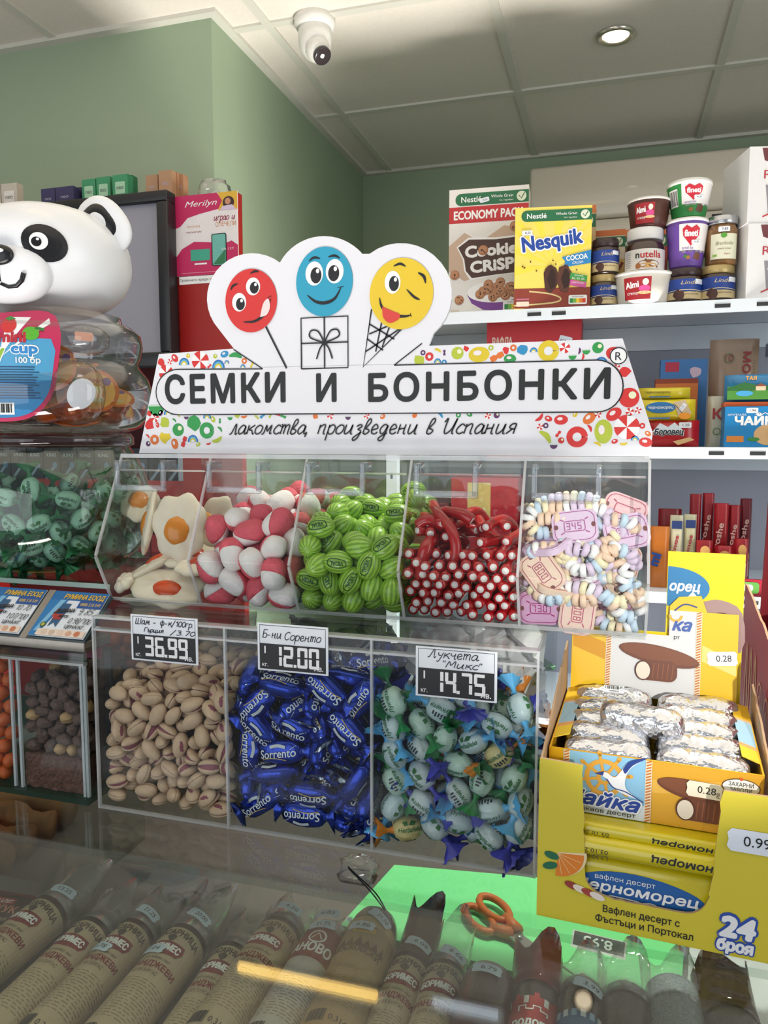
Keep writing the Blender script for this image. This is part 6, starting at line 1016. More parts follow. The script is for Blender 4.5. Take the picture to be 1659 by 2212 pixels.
# candy pattern printed round the name plate
m = facemb(); rg = random.Random(31)
PC = ['#d8302c', '#d8302c', '#e3742c', '#e0c62a', '#2c8fc4', '#2f9a4c', '#5d2a62', '#b8c63a', '#d8302c']
def inpoly(x, y, P):
    c = False
    for i in range(len(P)):
        a, b = P[i], P[i - 1]
        if (a[1] > y) != (b[1] > y) and x < (b[0] - a[0]) * (y - a[1]) / (b[1] - a[1]) + a[0]: c = not c
    return c
body = [sx_(304, 968), sx_(1403, 968), sx_(1406, 932), sx_(1341, 735), sx_(925, 751), sx_(850, 792), sx_(1280, 777), sx_(1345, 835), sx_(1290, 890), sx_(380, 893), sx_(338, 855), sx_(375, 800), sx_(560, 795), sx_(505, 757), sx_(346, 769)]
tx0, tx1 = sx_(480, 930), sx_(1150, 930); ty = sx_(700, 905)[1]
def free(x, y, r):
    for k in range(8):
        if not inpoly(x + r * math.cos(k * .785), y + r * math.sin(k * .785), body): return False
    return not (tx0[0] - r < x < tx1[0] + r and y < ty + r and y > sx_(700, 962)[1] - r)
done = []
for tr in range(9000):
    r = rg.choice((.0105, .0095, .0082, .007, .006)) if tr < 2200 else rg.choice((.0055, .0045, .0034, .0028)); x = rg.uniform(0, SW); y = rg.uniform(0, .125)
    if not free(x, y, r * .6) or any((x - a) ** 2 + (y - b) ** 2 < ((r + c) * .86) ** 2 and (x - a) ** 2 + (y - b) ** 2 < (r + c - .0006) ** 2 for a, b, c in done): continue
    done.append((x, y, r)); c = rg.choice(PC); k = rg.randrange(9); a = rg.uniform(0, PI)
    if k == 0: m.oval(x, y, r, r * .72, ink(c), 1, rot=a, n=18); m.oval(x - r * .15, y + r * .15, r * .4, r * .25, ink('#f2e6e6'), 2, rot=a, n=12)
    elif k == 1: m.oval(x, y, r * .8, r * .8, ink(c), 1, n=18); m.oval(x + r * .25, y + r * .2, r * .3, r * .3, ink('#eef0c8'), 2, n=12)
    elif k == 2:                                   # swirl sweet
        for i in range(8): m.oval(x, y, r, r, ink('#d8302c') if i % 2 == 0 else INKW, 1, a0=45 * i, a1=45 * i + 45, n=4)
    elif k == 3: m.oval(x, y - r * .3, r, r * 1.1, ink(rg.choice(('#2f9a4c', '#5d2a62'))), 1, rot=0, a0=180, a1=360, n=14); m.line([(x - r, y - r * .3), (x + r, y - r * .3)], r * .16, ink('#bfe0c0'), 2)
    elif k == 4:                                   # rainbow
        for i, cc_ in enumerate(('#2c6fb4', '#57b0dc', '#e0c62a', '#f2f0f2')): m.oval(x, y - r * .5, r * (1 - .22 * i), r * 1.2 * (1 - .22 * i), ink(cc_), 1 + .3 * i, a0=0, a1=180, n=14)
    elif k == 5: m.line([(x - r * math.cos(a), y - r * math.sin(a)), (x + r * .3 * math.sin(a), y - r * .3 * math.cos(a)), (x + r * math.cos(a), y + r * math.sin(a))], r * .7, ink(c), 1, sm=5, taper=True)
    elif k == 6: blob(m, x, y, r * .85, c, 1, 9, tr, .3)
    elif k == 7: m.ring(x, y, r * .62, r * .5, ink(c), 1, n=18)
    else:
        cs, sn = math.cos(a), math.sin(a); m.poly([(x + (u * cs - v * sn) * r, y + (u * sn + v * cs) * r) for u, v in ((-.9, -.35), (-.3, -.4), (0, -.2), (.3, -.4), (.9, -.3), (.9, .3), (.3, .4), (0, .2), (-.3, .4), (-.9, .35))], ink(c), 1)
m.build('candy_pattern', e)
m = facemb()
cap = [sx_(px, py) for px, py in ((380, 800), (1290, 778))]; PL = []
for cx, cy_, r, a0, a1 in ((1290, 834, 56, 90, -90), (387, 847, 49, 270, 90)):
    PL += arcpx(cx, cy_, r, a0, a1, 14)
m.poly(PL, mat('#e6e5ea', .2, var=0), 3)
m.line([sx_(505, 755), sx_(568, 797)], .0010, INKB, 4); m.line([sx_(912, 742), sx_(852, 789)], .0010, INKB, 4); m.line(arcpx(387, 847, 49, 90, 270, 16) + arcpx(1290, 834, 56, -90, 90, 16) + [sx_(852, 789)], .0011, INKB, 4); m.line([sx_(387, 798), sx_(568, 797)], .0011, INKB, 4)
m.build('name_plate', e)
m = facemb()
def tspan(t, xa, xb, yb, yt, k=5, bold=.03):
    a, b = sx_(xa, yb[0]), sx_(xb, yb[1]); h = sx_(xa, yt)[1] - a[1]; m.text(t, (a[0] + b[0]) / 2, a[1] + (b[1] - a[1]) / 2, h, ink('#1b1d1c'), k, bold=bold, wide=b[0] - a[0], space=1.18, rot=math.atan2(b[1] - a[1], b[0] - a[0]) * .3)
tspan('СЕМКИ', 358, 618, (871, 867), 812); tspan('И', 684, 728, (867, 866), 809); tspan('БОНБОНКИ', 796, 1318, (866, 860), 808)
a = sx_(496, 938); b = sx_(1135, 938); m.hand('лакомства, произведени в Испания', a[0], a[1], .0088, .0013, ink('#1b1b1b'), 5, 0, .3, (b[0] - a[0]) * .97)
c = sx_(1336, 769); m.oval(c[0], c[1], .0072, .0072, INKW, 5); m.ring(c[0], c[1], .0068, .0009, INKB, 6); m.text('R', c[0], c[1] - .0036, .0072, INKB, 6, bold=.0)
m.build('lettering', e)
U = 1 / 2250                                       # metres per photo pixel at the sign
def face_(cx, cy_, rx, ry, col, name):
    m = facemb(); c = sx_(cx, cy_); m.oval(c[0], c[1], rx * U, ry * U, ink(col), 5, n=40); return m, c
def eye(m, c, x, y, rx, ry, px_, py_): m.oval(c[0] + x * U, c[1] + y * U, rx * U, ry * U, INKW, 6); m.oval(c[0] + (x + px_) * U, c[1] + (y + py_) * U, rx * .62 * U, ry * .66 * U, INKB, 7); m.oval(c[0] + (x + px_ + rx * .2) * U, c[1] + (y + py_ + ry * .35) * U, rx * .2 * U, ry * .2 * U, INKW, 8, n=10)
def ln(m, c, P, w, k=7, col=INKB, taper=True): m.line([(c[0] + x * U, c[1] + y * U) for x, y in P], w * U, col, k, sm=6, taper=taper)
m, c = face_(543, 650, 62, 68, '#d6322f', 0); eye(m, c, -28, -2, 17, 20, 3, -4); eye(m, c, 6, 30, 17, 19, 3, -3); ln(m, c, [(-48, 25), (-42, 34), (-30, 38)], 5); ln(m, c, [(0, 58), (12, 62), (20, 60)], 5); ln(m, c, [(-18, -45), (10, -44), (34, -28), (48, 2)], 6); ln(m, c, [(40, 4), (50, 8)], 5)
m.poly(smooth([(c[0] + x * U, c[1] + y * U) for x, y in ((22, -36), (30, -8), (42, 2), (46, -16), (38, -32), (22, -36))], 4), ink('#f0dcdc'), 8); m.line([sx_(575, 706), sx_(620, 796)], .0017, INKB, 5); m.build('lollipop_face', e)
m, c = face_(701, 609, 64, 72, '#2c9fc0', 0); eye(m, c, -22, 18, 20, 25, 4, -4); eye(m, c, 24, 20, 20, 25, -2, -4); ln(m, c, [(-34, 44), (-22, 51), (-8, 48)], 5); ln(m, c, [(10, 50), (24, 52), (36, 46)], 5); ln(m, c, [(-38, -26), (-20, -40), (2, -44), (24, -36), (38, -14)], 7); ln(m, c, [(30, -14), (44, -12)], 5)
g0, g1 = sx_(652, 797), sx_(752, 683)
for P in ([g0, (g1[0], g0[1]), g1, (g0[0], g1[1]), g0], [((g0[0] + g1[0]) / 2, g0[1]), ((g0[0] + g1[0]) / 2, g1[1])], [(g0[0], (g0[1] + g1[1]) / 2), (g1[0], (g0[1] + g1[1]) / 2)]): m.line(P, .0013, INKB, 5)
gc = ((g0[0] + g1[0]) / 2, (g0[1] + g1[1]) / 2)
for s in (1, -1): m.line([gc, (gc[0] + s * 14 * U, gc[1] + 24 * U), (gc[0] + s * 30 * U, gc[1] + 26 * U), (gc[0] + s * 32 * U, gc[1] + 12 * U), gc], .0014, INKB, 6, sm=5); m.line([gc, (gc[0] + s * 10 * U, gc[1] - 12 * U), (gc[0] + s * 18 * U, gc[1] - 34 * U)], .0014, INKB, 6, sm=5)
m.oval(gc[0], gc[1], 6 * U, 6 * U, INKB, 7); m.build('gift_face', e)
m, c = face_(867, 635, 68, 72, '#e8c62c', 0); eye(m, c, -18, 24, 17, 23, 3, -3); ln(m, c, [(-16, 56), (-2, 60), (10, 54)], 5); ln(m, c, [(36, 40), (48, 32), (52, 18)], 6); ln(m, c, [(12, 8), (28, -8), (40, -14)], 5); ln(m, c, [(-46, -6), (-40, -26), (-18, -42), (6, -46), (22, -44)], 7); ln(m, c, [(20, -40), (22, -48)], 5)
m.poly(smooth([(c[0] + x * U, c[1] + y * U) for x, y in ((-40, -24), (-38, -46), (-24, -58), (-6, -52), (-2, -42), (-18, -34), (-40, -24))], 4), ink('#d9423a'), 8)
t0, t1, t2 = sx_(803, 668), sx_(872, 707), sx_(785, 793)
for P in ([t0, t2, t1], [sx_(798, 700), sx_(852, 733)], [sx_(793, 732), sx_(828, 757)], [sx_(826, 690), sx_(812, 760)], [sx_(843, 702), sx_(826, 750)], [sx_(868, 708), sx_(790, 760)], [sx_(842, 703), sx_(798, 722)]): m.line(P, .0013, INKB, 4)
m.build('ice_cream_face', e)
# ================================================================== LEFT: NUT DISPENSER
ALU = mat('#9a938a', .35, .7, var=.12, vs_=120)
e = empty('nut_dispenser', (0, 0, 0), 0, 'glass and metal nut dispenser at the left end of the counter', 'nut dispenser')
NX0, NX1 = -.86, -.4765
MB().box(NX0, NX1, .600, .640, 1.296, 1.306, ALU, .001).build('front_rail', e)
m = MB(YZ.copy()); m.prism([(.600, 1.306), (.645, 1.343), (.645, 1.339), (.604, 1.3055)], NX0, NX1, mat('#3a4a52', .3)); m.build('card_ledge', e)
for x in (-.5475, -.6215): m = MB(YZ.copy()); m.prism([(.600, 1.3065), (.645, 1.3445), (.645, 1.3435), (.600, 1.3055)], x - .004, x + .004, ALU); m.build('card_divider', e)
m = MB(); m.box(NX0, NX1, .598, .603, 1.284, 1.2955, clear('#d8e6e0', 1.2)); m.box(NX0, NX1, .597, .6035, 1.2835, 1.286, EDGE); m.build('glass_rim', e)
m = MB(); m.box(NX0, NX1, .598, .601, 1.151, 1.284, ACR); m.build('front_glass', e)
MB().box(NX1 - .003, NX1, .600, .83, 1.151, 1.30, ACR).build('side_glass', e)
m = MB(); m.box(NX0, NX1, .597, .83, 1.1456, 1.151, clear('#8fb0a0', 1.5, .05, haze=.25, hazec='#47655a')); m.build('base_glass', e)
BRT = clear('#f4f8fb', 4., .18, haze=.5, hazec='#f0f4fa', bump=.5, bs=300)
for x in (-.4795, -.4835, -.5575, -.5660): MB().box(x - .0013, x + .0013, .6012, .604, 1.1515, 1.283, BRT).build('corner_post', e)
MB().box(-.4855, -.4775, .640, .643, 1.1515, 1.29, mat('#3b3f42', .4)).build('back_post', e)
MB().box(NX0, NX1, .62, .625, 1.285, 1.2955, mat('#8a1f4a', .4)).build('colour_strip', e)
# candied peanuts
NB = mat('#665049', .8, var=.45, vs_=380, bump=.9, bs=500); NT_ = mat('#b89468', .55, var=.18, vs_=200, bump=.2)
def nut(seed, m_, rough_=.14):
    rgx = random.Random(seed); ph = [rgx.uniform(0, 6) for _ in range(4)]; m = MB(); m.ell((0, 0, 0), (.0088, .0062, .0060), m_, 18, 12, 2., lambda x, y, z: 1 + rough_ * math.sin(5 * x + ph[0]) * math.sin(5 * y + ph[1]) + rough_ * .6 * math.sin(9 * z + ph[2])); return m
np_ = []
for i in range(3): np_.append(nut(i, NB).build('candied_peanut'))
o = nut(5, NT_, .05).build('peeled_peanut'); MB().line([(-.008, 0), (0, .0006), (.008, 0)], .0005, ink('#7a5636'), 1, .0061, sm=3).build('seam', o); np_.append(proto(o))
used = [False] * 4; rg = random.Random(9)
for l, q in resting(NUTS_):
    k = rg.choices((0, 1, 2, 3), (3, 3, 3, 2))[0]; put(np_, used, k, Vector((-.5565, .6045, 1.1515)) + Vector((l.x * .98, l.y, l.z)), q, 'peeled tan peanut among the candied ones in the nut dispenser' if k == 3 else 'knobbly sugar coated peanut in the nut dispenser', 'peeled peanuts' if k == 3 else 'candied peanuts', 'nut')
heap('sugar_crumbs', -.5562, -.4868, .6045, .66, 1.1515, 1.186, mat('#6a4a40', .9, var=.75, vs_=420, bump=1., bs=300), 'fine brown sugar crumbs at the bottom of the nut dispenser', .0019, 5, None, 1.6, False)
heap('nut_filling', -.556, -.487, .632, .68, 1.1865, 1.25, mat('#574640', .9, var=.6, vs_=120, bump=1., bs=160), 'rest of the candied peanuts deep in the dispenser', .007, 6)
# orange coated nuts in the neighbouring compartments
ON = mat('#c4581c', .45, var=.2, vs_=180, bump=.15); m = MB(); m.ell((0, 0, 0), (.0078, .0075, .0072), ON, 16, 10, 2, lambda x, y, z: 1 + .05 * math.sin(4 * x + 2 * y)); ob = m.build('coated_nut'); used = [False]; rg = random.Random(14)
for (y0, x0, x1, z0, z1, jx) in ((.6095, -.648, -.5735, 1.160, 1.285, 0), (.6875, -.560, -.492, 1.160, 1.292, 1)):
    r = 0; z = z0
    while z < z1:
        n = int((x1 - x0) / .0155)
        for i in range(n + 1): put([ob], used, 0, (x0 + i * .0155 + (.0077 if r % 2 else 0) + rg.uniform(-.001, .001), y0 + rg.uniform(-.0005, .006), z), Quaternion((rg.random(), rg.random(), rg.random(), rg.random())).normalized(), 'orange coated nut in the nut dispenser', 'orange coated nuts', 'nut')
        z += .0138; r += 1
y = .6935; 
while y < .80:                                     # the face seen through the pistachio bin
    for k in range(10): put([ob], used, 0, (-.4885 - rg.uniform(0, .004), y + (.0077 if k % 2 else 0), 1.160 + .0138 * k), Quaternion((rg.random(), rg.random(), rg.random(), rg.random())).normalized(), 'orange coated nut in the nut dispenser', 'orange coated nuts', 'nut')
    y += .0157
heap('nut_filling', -.565, -.500, .700, .80, 1.1515, 1.285, mat('#9a4416', .7, var=.5, vs_=120, bump=.6), 'rest of the orange coated nuts deep in the dispenser', .008, 8)
# price cards on the sloping ledge
def rumina(x0, x1, price, per, label):
    m = MB(Matrix.Translation((x0, .6015, 1.3082)) @ Euler((R(39.4), 0, 0)).to_matrix().to_4x4()); w, h = x1 - x0, .0555; m.box(0, w, 0, h, 0, .0008, mat('#dfe6ee', .25, coat=.4)); Z = .0008
    m.rect(0, w, .80 * h, h, ink('#1b6aa8'), 1, Z); m.poly([(0, 0), (.14 * w, 0), (.34 * w, .8 * h), (0, .8 * h)], ink('#2376b4'), 1, Z); m.poly([(.05 * w, .1 * h), (.12 * w, .1 * h), (.3 * w, .8 * h), (.2 * w, .8 * h)], ink('#7db8dc'), 2, Z); m.poly([(.56 * w, .64 * h), (w, .64 * h), (w, .82 * h), (.56 * w, .82 * h)], ink('#1d4f94'), 2, Z)
    m.text('РУМИНА ЕООД', .60 * w, .83 * h, .105 * h, ink('#e6b93c'), 3, Z, bold=.03, shear=.15, wide=.74 * w); m.text('0888 518 549', .78 * w, .69 * h, .07 * h, ink('#e6c76a'), 3, Z, wide=.36 * w)
    m.poly([(.28 * w, .72 * h), (.44 * w, .72 * h), (.40 * w, .2 * h), (.32 * w, .30 * h), (.25 * w, .2 * h)], ink('#26547e'), 3, Z); m.poly([(.27 * w, .48 * h), (.42 * w, .48 * h), (.40 * w, .36 * h), (.26 * w, .36 * h)], ink('#a8302c'), 4, Z); blob(m, .25 * w, .52 * h, .06 * w, '#b0452e', 5, 10, 3, .3, .1 * h)
    m.text('RUMINA', .42 * w, .52 * h, .085 * h, ink('#1c1c22'), 6, Z, bold=.03, shear=.35, wide=.32 * w, rot=.08); m.text('nuts', .44 * w, .41 * h, .07 * h, ink('#1c1c22'), 6, Z, bold=.03, shear=.3, wide=.18 * w); m.line([(.22 * w, .5 * h), (.58 * w, .56 * h)], .02 * h, INKB, 6, Z)
    m.hand(price, .63 * w, .50 * h, .085 * h, .0006, INKB, 4, Z, .3, .28 * w); m.hand(per, .56 * w, .30 * h, .085 * h, .0006, INKB, 4, Z, .3, .40 * w); m.text('ЦЕНА/КГ.', .74 * w, .19 * h, .075 * h, INKB, 4, Z, bold=.015, wide=.36 * w)
    m.oval(.16 * w, .24 * h, .05 * w, .06 * h, ink('#2f5a3a'), 3, Z); m.oval(.16 * w, .24 * h, .03 * w, .035 * h, ink('#b8b04a'), 4, Z); m.rect(.12 * w, .98 * w, .015 * h, .15 * h, ink('#e6d2c0'), 3, Z)
    for i in range(5): m.oval((.25 + .15 * i) * w, .085 * h, .05 * w, .055 * h, ink(('#d8c4b0', '#c9b4a2', '#dfc8b8', '#d4a48c', '#c8764e')[i]), 4 + i * .1, Z, n=14)
    return tag(m.build('advert_card'), label, 'price card')
rumina(-.5425, -.4785, '9,85', '0.98/100', 'blue and white nut price card reading 0.98 beside the clear bins')
rumina(-.6155, -.5535, '10.70', '1.07/100', 'blue and white nut price card reading 1.07 at the left picture edge')
# ================================================================== JARS
JX, JY = -.6195, .742
e = empty('glass_shelf', (0, 0, 0), 0, 'glass shelf over the nut dispenser carrying the candy jar', 'shelf')
m = MB(); m.box(-.90, -.4865, .655, .86, 1.3462, 1.352, GLASS); m.box(-.90, -.4865, .6543, .6552, 1.3466, 1.3516, clear('#bfe0d4', 3., .1, haze=.45, hazec='#cfe8e0')); m.build('pane', e)
for x in (-.88, -.492): MB().box(x - .003, x + .003, .70, .83, 1.3065, 1.346, clear('#d8e6e0', 1.5)).build('support', e)
JAR = clear('#f1f6f3', 1.7, .05); JAR2 = clear('#f4f4f4', 1.8, .05)
e = empty('candy_jar', (JX, JY, 1.3521), 0, 'round clear jar full of green wrapped candies under the panda jar', 'jar')
JP = [(.058, 0), (.075, .003), (.094, .018), (.104, .040), (.107, .062), (.105, .088), (.098, .112), (.088, .130), (.083, .138)]
m = MB(); m.lathe(JP, JAR, 56, caps=False); m.lathe([(r - .0015, z + .0015 * (i == 0)) for i, (r, z) in enumerate(JP)][::-1], JAR, 56, caps=False); m.lathe([(.056, .0015), (.058, 0)], JAR, 56); m.build('bowl', e)
MB().lathe([(.083, .138), (.088, .140), (.088, .149), (.084, .153), (.0, .153)], JAR2, 56, caps=False).build('lid', e)
gp = wrapped('wrapped_candy', '#a2d0ba', '#176b3c', ('Herbafield', 'Лукчета'), '#14482c', 9); gp.name = 'wrapped_candy'; used = [False]; rg = random.Random(17)
def jr(z):
    for (r0, z0), (r1, z1) in zip(JP, JP[1:]):
        if z0 <= z <= z1: return r0 + (r1 - r0) * (z - z0) / (z1 - z0)
    return .08
camd = math.atan2(-JY, -JX); done = []
for layer, (off, amt) in enumerate(((.0155, 4000), (.038, 1500))):
    for tr in range(amt):
        z = rg.uniform(.016, .094 if layer == 0 else .10); a = camd + rg.uniform(-1.75, 1.75); r = jr(z) - off - rg.uniform(0, .004)
        if z < .02: r -= .012
        p = Vector((r * math.cos(a), r * math.sin(a), z))
        if any((p - d).length < .0212 for d in done): continue
        done.append(p); rad = Vector((math.cos(a), math.sin(a), 0)); tg = Vector((-rad.y, rad.x, 0)) * math.cos(t_ := rg.uniform(0, PI)) + Vector((0, 0, 1)) * math.sin(t_); tg = (tg + rad * rg.gauss(0, .15)).normalized(); zz = (rad - tg * rad.dot(tg)).normalized(); q = Matrix((tg, zz.cross(tg), zz)).transposed().to_quaternion(); 
        put([gp], used, 0, Vector((JX, JY, 1.3521)) + p, q @ Quaternion((1, 0, 0), rg.choice((0, .2, -.2, 2.1, -2.1))), 'green herb candy with twisted ends in the round jar', 'green wrapped candies in the jar', 'candy', .97)
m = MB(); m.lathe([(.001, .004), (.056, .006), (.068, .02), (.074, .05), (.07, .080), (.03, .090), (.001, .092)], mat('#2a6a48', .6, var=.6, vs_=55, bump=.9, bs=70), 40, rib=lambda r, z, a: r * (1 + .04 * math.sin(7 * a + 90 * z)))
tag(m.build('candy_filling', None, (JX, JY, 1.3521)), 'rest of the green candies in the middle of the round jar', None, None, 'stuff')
# ---------------- panda jar
PZ = 1.5056
e = empty('panda_jar', (JX, JY, PZ), R(13), 'clear panda shaped jar of jelly cups with a white panda head lid', 'jar')
BP = [(.080, 0), (.096, .006), (.106, .020), (.110, .044), (.106, .062), (.098, .073), (.0945, .079), (.098, .086), (.101, .100), (.099, .112), (.090, .120), (.079, .124), (.0775, .132)]
def br(z):
    for (r0, z0), (r1, z1) in zip(BP, BP[1:]):
        if z0 <= z <= z1: return r0 + (r1 - r0) * (z - z0) / (z1 - z0)
    return .08
lob = lambda r, z, a: r * (1 + (.02 * math.cos(2 * a) * math.exp(-((z - .045) / .03) ** 2)))
m = MB(); m.lathe(BP, JAR2, 64, rib=lob, caps=False); m.lathe([(r - .0015, z) for r, z in BP][::-1], JAR2, 64, rib=lob, caps=False); m.lathe([(.001, .001), (.078, .001), (.080, 0)], JAR2, 64); 
for s in (1,): m.ell((.062, -.072, .042), (.030, .026, .034), JAR2, 24, 14, 2.2); m.ell((.066, -.058, .098), (.026, .024, .016), JAR2, 24, 12, 2.4)
m.build('body', e)
def wrapbody(off=.0008, rr=None):
    def fn(x, y, z): r = (rr(y) if rr else br(min(.131, max(0, y)))) + off + z; a = x / .098; return (r * math.sin(a), -r * math.cos(a), y)
    return fn
m = MB(fn=wrapbody(.0012, lambda y: .1035 - .02 * max(0, (y - .085) / .045) ** 2)); LXC = .0; Wd = .052
P = smooth([(-Wd, .120), (-Wd * .98, .06), (-Wd * .8, .03), (-.02, .013), (.02, .013), (Wd * .8, .03), (Wd * .98, .06), (Wd, .120), (0, .122), (-Wd, .120)], 5)
m.poly(P[:-1], ink('#c4285a'), 1)
m.poly([(x * .92, .066 + (y - .066) * .93) for x, y in P[:-1] if y < .095] + [(Wd * .9, .095), (-Wd * .9, .095)][0:2], ink('#4f9fcc'), 2)
m.poly([(x * .92, .066 + (y - .066) * .93) for x, y in P[:-1] if y < .055], ink('#2f86c0'), 3)
for a in (-50, -15, 15, 50): m.poly([(0, .075)] + [(max(-.047, min(.047, .07 * math.sin(R(a + d)))), min(.117, .075 + .07 * math.cos(R(a + d)))) for d in (-9, 9)], INKW, 3)
m.text('RONA', -.026, .089, .010, ink('#c8242c'), 5, bold=.05, wide=.026, rot=.12); m.text('mini', .012, .091, .011, ink('#b8283a'), 5, bold=.05, wide=.026); m.text('Jelly', -.012, .075, .013, INKW, 4, bold=.11, wide=.038, rot=.08); m.text('Jelly', -.012, .075, .012, ink('#8fb83a'), 5, bold=.05, wide=.036, rot=.08); m.text('cup', .023, .080, .011, INKW, 4, bold=.1, wide=.026); m.text('cup', .023, .080, .010, ink('#2f86c8'), 5, bold=.05, wide=.024); m.text('100 бр', .026, .070, .006, INKW, 5, bold=.02, wide=.022)
m.oval(-.016, .108, .0075, .0075, ink('#e8862a'), 5, rings=2); m.oval(.008, .108, .0075, .008, ink('#cf3030'), 5, rings=2); m.poly([(.003, .115), (.008, .118), (.014, .115), (.008, .113)], ink('#3f8a3a'), 6); m.oval(.029, .100, .0075, .007, ink('#58b030'), 5, rings=2); m.line([(.033, .106), (.041, .104)], .003, ink('#2f7a30'), 6)
rgx = random.Random(3)
for i in range(13): m.rect(-.036 + rgx.uniform(0, .006), .036 - rgx.uniform(0, .008), .0655 - .0026 * i, .0664 - .0026 * i, ink('#1f3e66'), 5, 0, 14)
m.rect(-.022, .012, .018, .030, INKW, 5, 0, 10)
for i in range(20): m.rect(-.020 + .0015 * i, -.0195 + .0015 * i + .0007 * (i % 3), .020, .029, INKB, 6)
m.build('paper_label', e)
m = MB(fn=wrapbody(.0012)); m.oval(.071, .040, .0125, .0165, mat('#d9dee6', .4, var=0), 1, rot=-.35, rings=3); m.build('paw_patch', e)
m = MB(fn=wrapbody(.0014)); sticker(m, .078, .100, .019, None, 1, col='#e0a890', h=.009); m.build('orange_sticker', e)
HW_ = mat('#eef0f4', .3, coat=.15, var=.01, sss=.0); HZ = .190; HRX, HRZ = .0915, .0620
m = MB(); m.lathe([(HRX * max(0, 1 - abs(math.sin(t)) ** 2.25) ** (1 / 2.25), HZ + HRZ * math.sin(t)) for t in [PI * (i / 30 - .5) for i in range(31)]], HW_, 64, caps=False); hd = m.build('panda_head', e)
def hfn(off):
    def fn(x, y, z): k = max(.03, 1 - abs(y / HRZ) ** 2.25) ** (1 / 2.25); r = HRX * k + off + z; a = x / HRX; return (r * math.sin(a), -r * math.cos(a), HZ + y)
    return fn
BK = mat('#17171a', .3, var=0)
for s in (1, -1):
    m = MB(fn=hfn(.0008)); m.oval(s * .0415, .003, .0225, .0185, BK, 1, rot=s * -.35, rings=4); m.oval(s * .036, .004, .0088, .0088, INKW, 5, rings=2); m.oval(s * .034, .003, .0048, .0048, BK, 8, rings=2); m.oval(s * .0352, .0055, .0014, .0014, INKW, 10); m.build('eye_patch', hd)
    c = Vector((s * .0700, -.004, HZ + .040)); M = Matrix.Translation(c) @ Euler((R(90), 0, 0)).to_matrix().to_4x4() @ Matrix.Rotation(s * R(-52), 4, 'Z')
    m = MB(M); m.ell((0, 0, 0), (.0345, .0265, .010), HW_, 32, 14, 2.3); er = m.build('ear', hd)
    m = MB(M); m.ell((-.002 if s > 0 else .002, -.001, .0062), (.0225, .0165, .0052), BK, 28, 10, 2.6); m.ell((-.003 if s > 0 else .003, -.002, .0098), (.0125, .0095, .0036), HW_, 24, 10); m.build('ear_patch', er)
m = MB(); m.ell((0, -.076, HZ - .026), (.043, .024, .032), HW_, 36, 18, 2.1); m.build('muzzle', hd)
m = MB(); m.ell((0, -.0985, HZ - .014), (.0155, .0055, .0105), BK, 24, 12, 2.2, lambda x, y, z: 1 + .15 * z); m.ell((.003, -.1035, HZ - .009), (.0055, .0014, .0022), INKW, 12, 6); m.build('nose', hd)
def mz(x, z, o=.0006):
    k = max(.0, 1 - abs(x / .043) ** 2.1 - abs((z) / .032) ** 2.1) ** (1 / 2.1); return (x, -.076 - .024 * k - o, HZ - .026 + z)
m = MB(); m.tube([mz(0, .004), mz(0, -.004), mz(0, -.0125)], .0016, BK, 8)
for s in (1, -1): m.tube([mz(s * .001, -.0145), mz(s * .008, -.0175), mz(s * .016, -.0165), mz(s * .022, -.011), mz(s * .0245, -.004)], [.0016, .0019, .0022, .0024, .0026], BK, 8)
m.build('mouth', hd)
# jelly cups inside
JO = mat('#d9781e', .25, trans=.0, coat=.6, var=.12, vs_=60, sss=.3); CUPC = clear('#f8d9b4', 2., .06)
jc = empty('jelly_cup', (0, 0, 0)); m = MB(); m.lathe([(.0145, 0), (.0175, .005), (.023, .0255)], JO, 24); m.build('jelly', jc)
m = MB(); m.lathe([(.0148, -.0004), (.018, .005), (.0235, .026), (.0262, .0263), (.0262, .0269)], CUPC, 24, caps=False); m.build('cup', jc)
m = MB(); m.lathe([(.001, .0270), (.0262, .0270), (.0262, .0276), (.001, .0276)], mat('#e07a2a', .3), 28); m.M = Matrix.Translation((0, 0, .0044)) @ Matrix.Scale(1.22, 4, (1, 0, 0)) @ Matrix.Scale(1.22, 4, (0, 1, 0)); m.oval(0, 0, .018, .018, ink('#e8b04a'), .5, .0232); m.text('RONA', 0, .008, .004, ink('#b8202a'), 1, .0232, bold=.03); m.text('Jelly', 0, -.002, .007, ink('#e6d64a'), 1, .0232, bold=.04); m.text('cup', .002, -.011, .006, ink('#cfe0a0'), 1, .0232, bold=.03); m.oval(.011, .009, .004, .004, ink('#6a3a8a'), 1, .0232, n=12); m.oval(-.012, .008, .004, .003, ink('#3f8a3a'), 1, .0232, n=12); m.build('foil_lid', jc)
proto(jc); rg = random.Random(5); first = True
cups = [(-28, .066, .030, (.1, -1, .5)), (-4, .066, .030, (.2, -.9, .5)), (22, .062, .028, (.2, -.6, .8)), (48, .064, .030, (-.2, .3, -1)), (66, .066, .040, (.8, -.9, .5)), (88, .068, .028, (.4, -.3, .9)), (10, .052, .058, (.3, -.8, .4)), (34, .062, .064, (.25, -1, .3)), (58, .046, .060, (.1, -.2, 1)), (-20, .050, .056, (-.2, -.7, .6)), (-55, .066, .030, (-.7, -.6, .3)), (115, .062, .03, (.9, .2, .5)), (160, .060, .03, (.2, .9, .4)), (-110, .060, .03, (-.9, .2, .4)), (200, .058, .03, (0, .5, .8)), (-80, .05, .055, (-.6, -.1, .8))]
wh = ('at the front under the paper label', 'low behind the paper label', 'lying lid up near the paw patch', 'turned upside down beside the paw patch', 'tilted towards the right wall of the panda jar', 'resting against the right wall', 'behind the paper label in the second layer', 'topmost, lid facing out beside the label', 'lying on top in the middle of the panda jar', 'in the second layer at the left', 'at the left wall of the panda jar', 'at the far right wall', 'at the back of the panda jar', 'at the far left wall', 'at the back under the head', 'in the second layer at the far left')
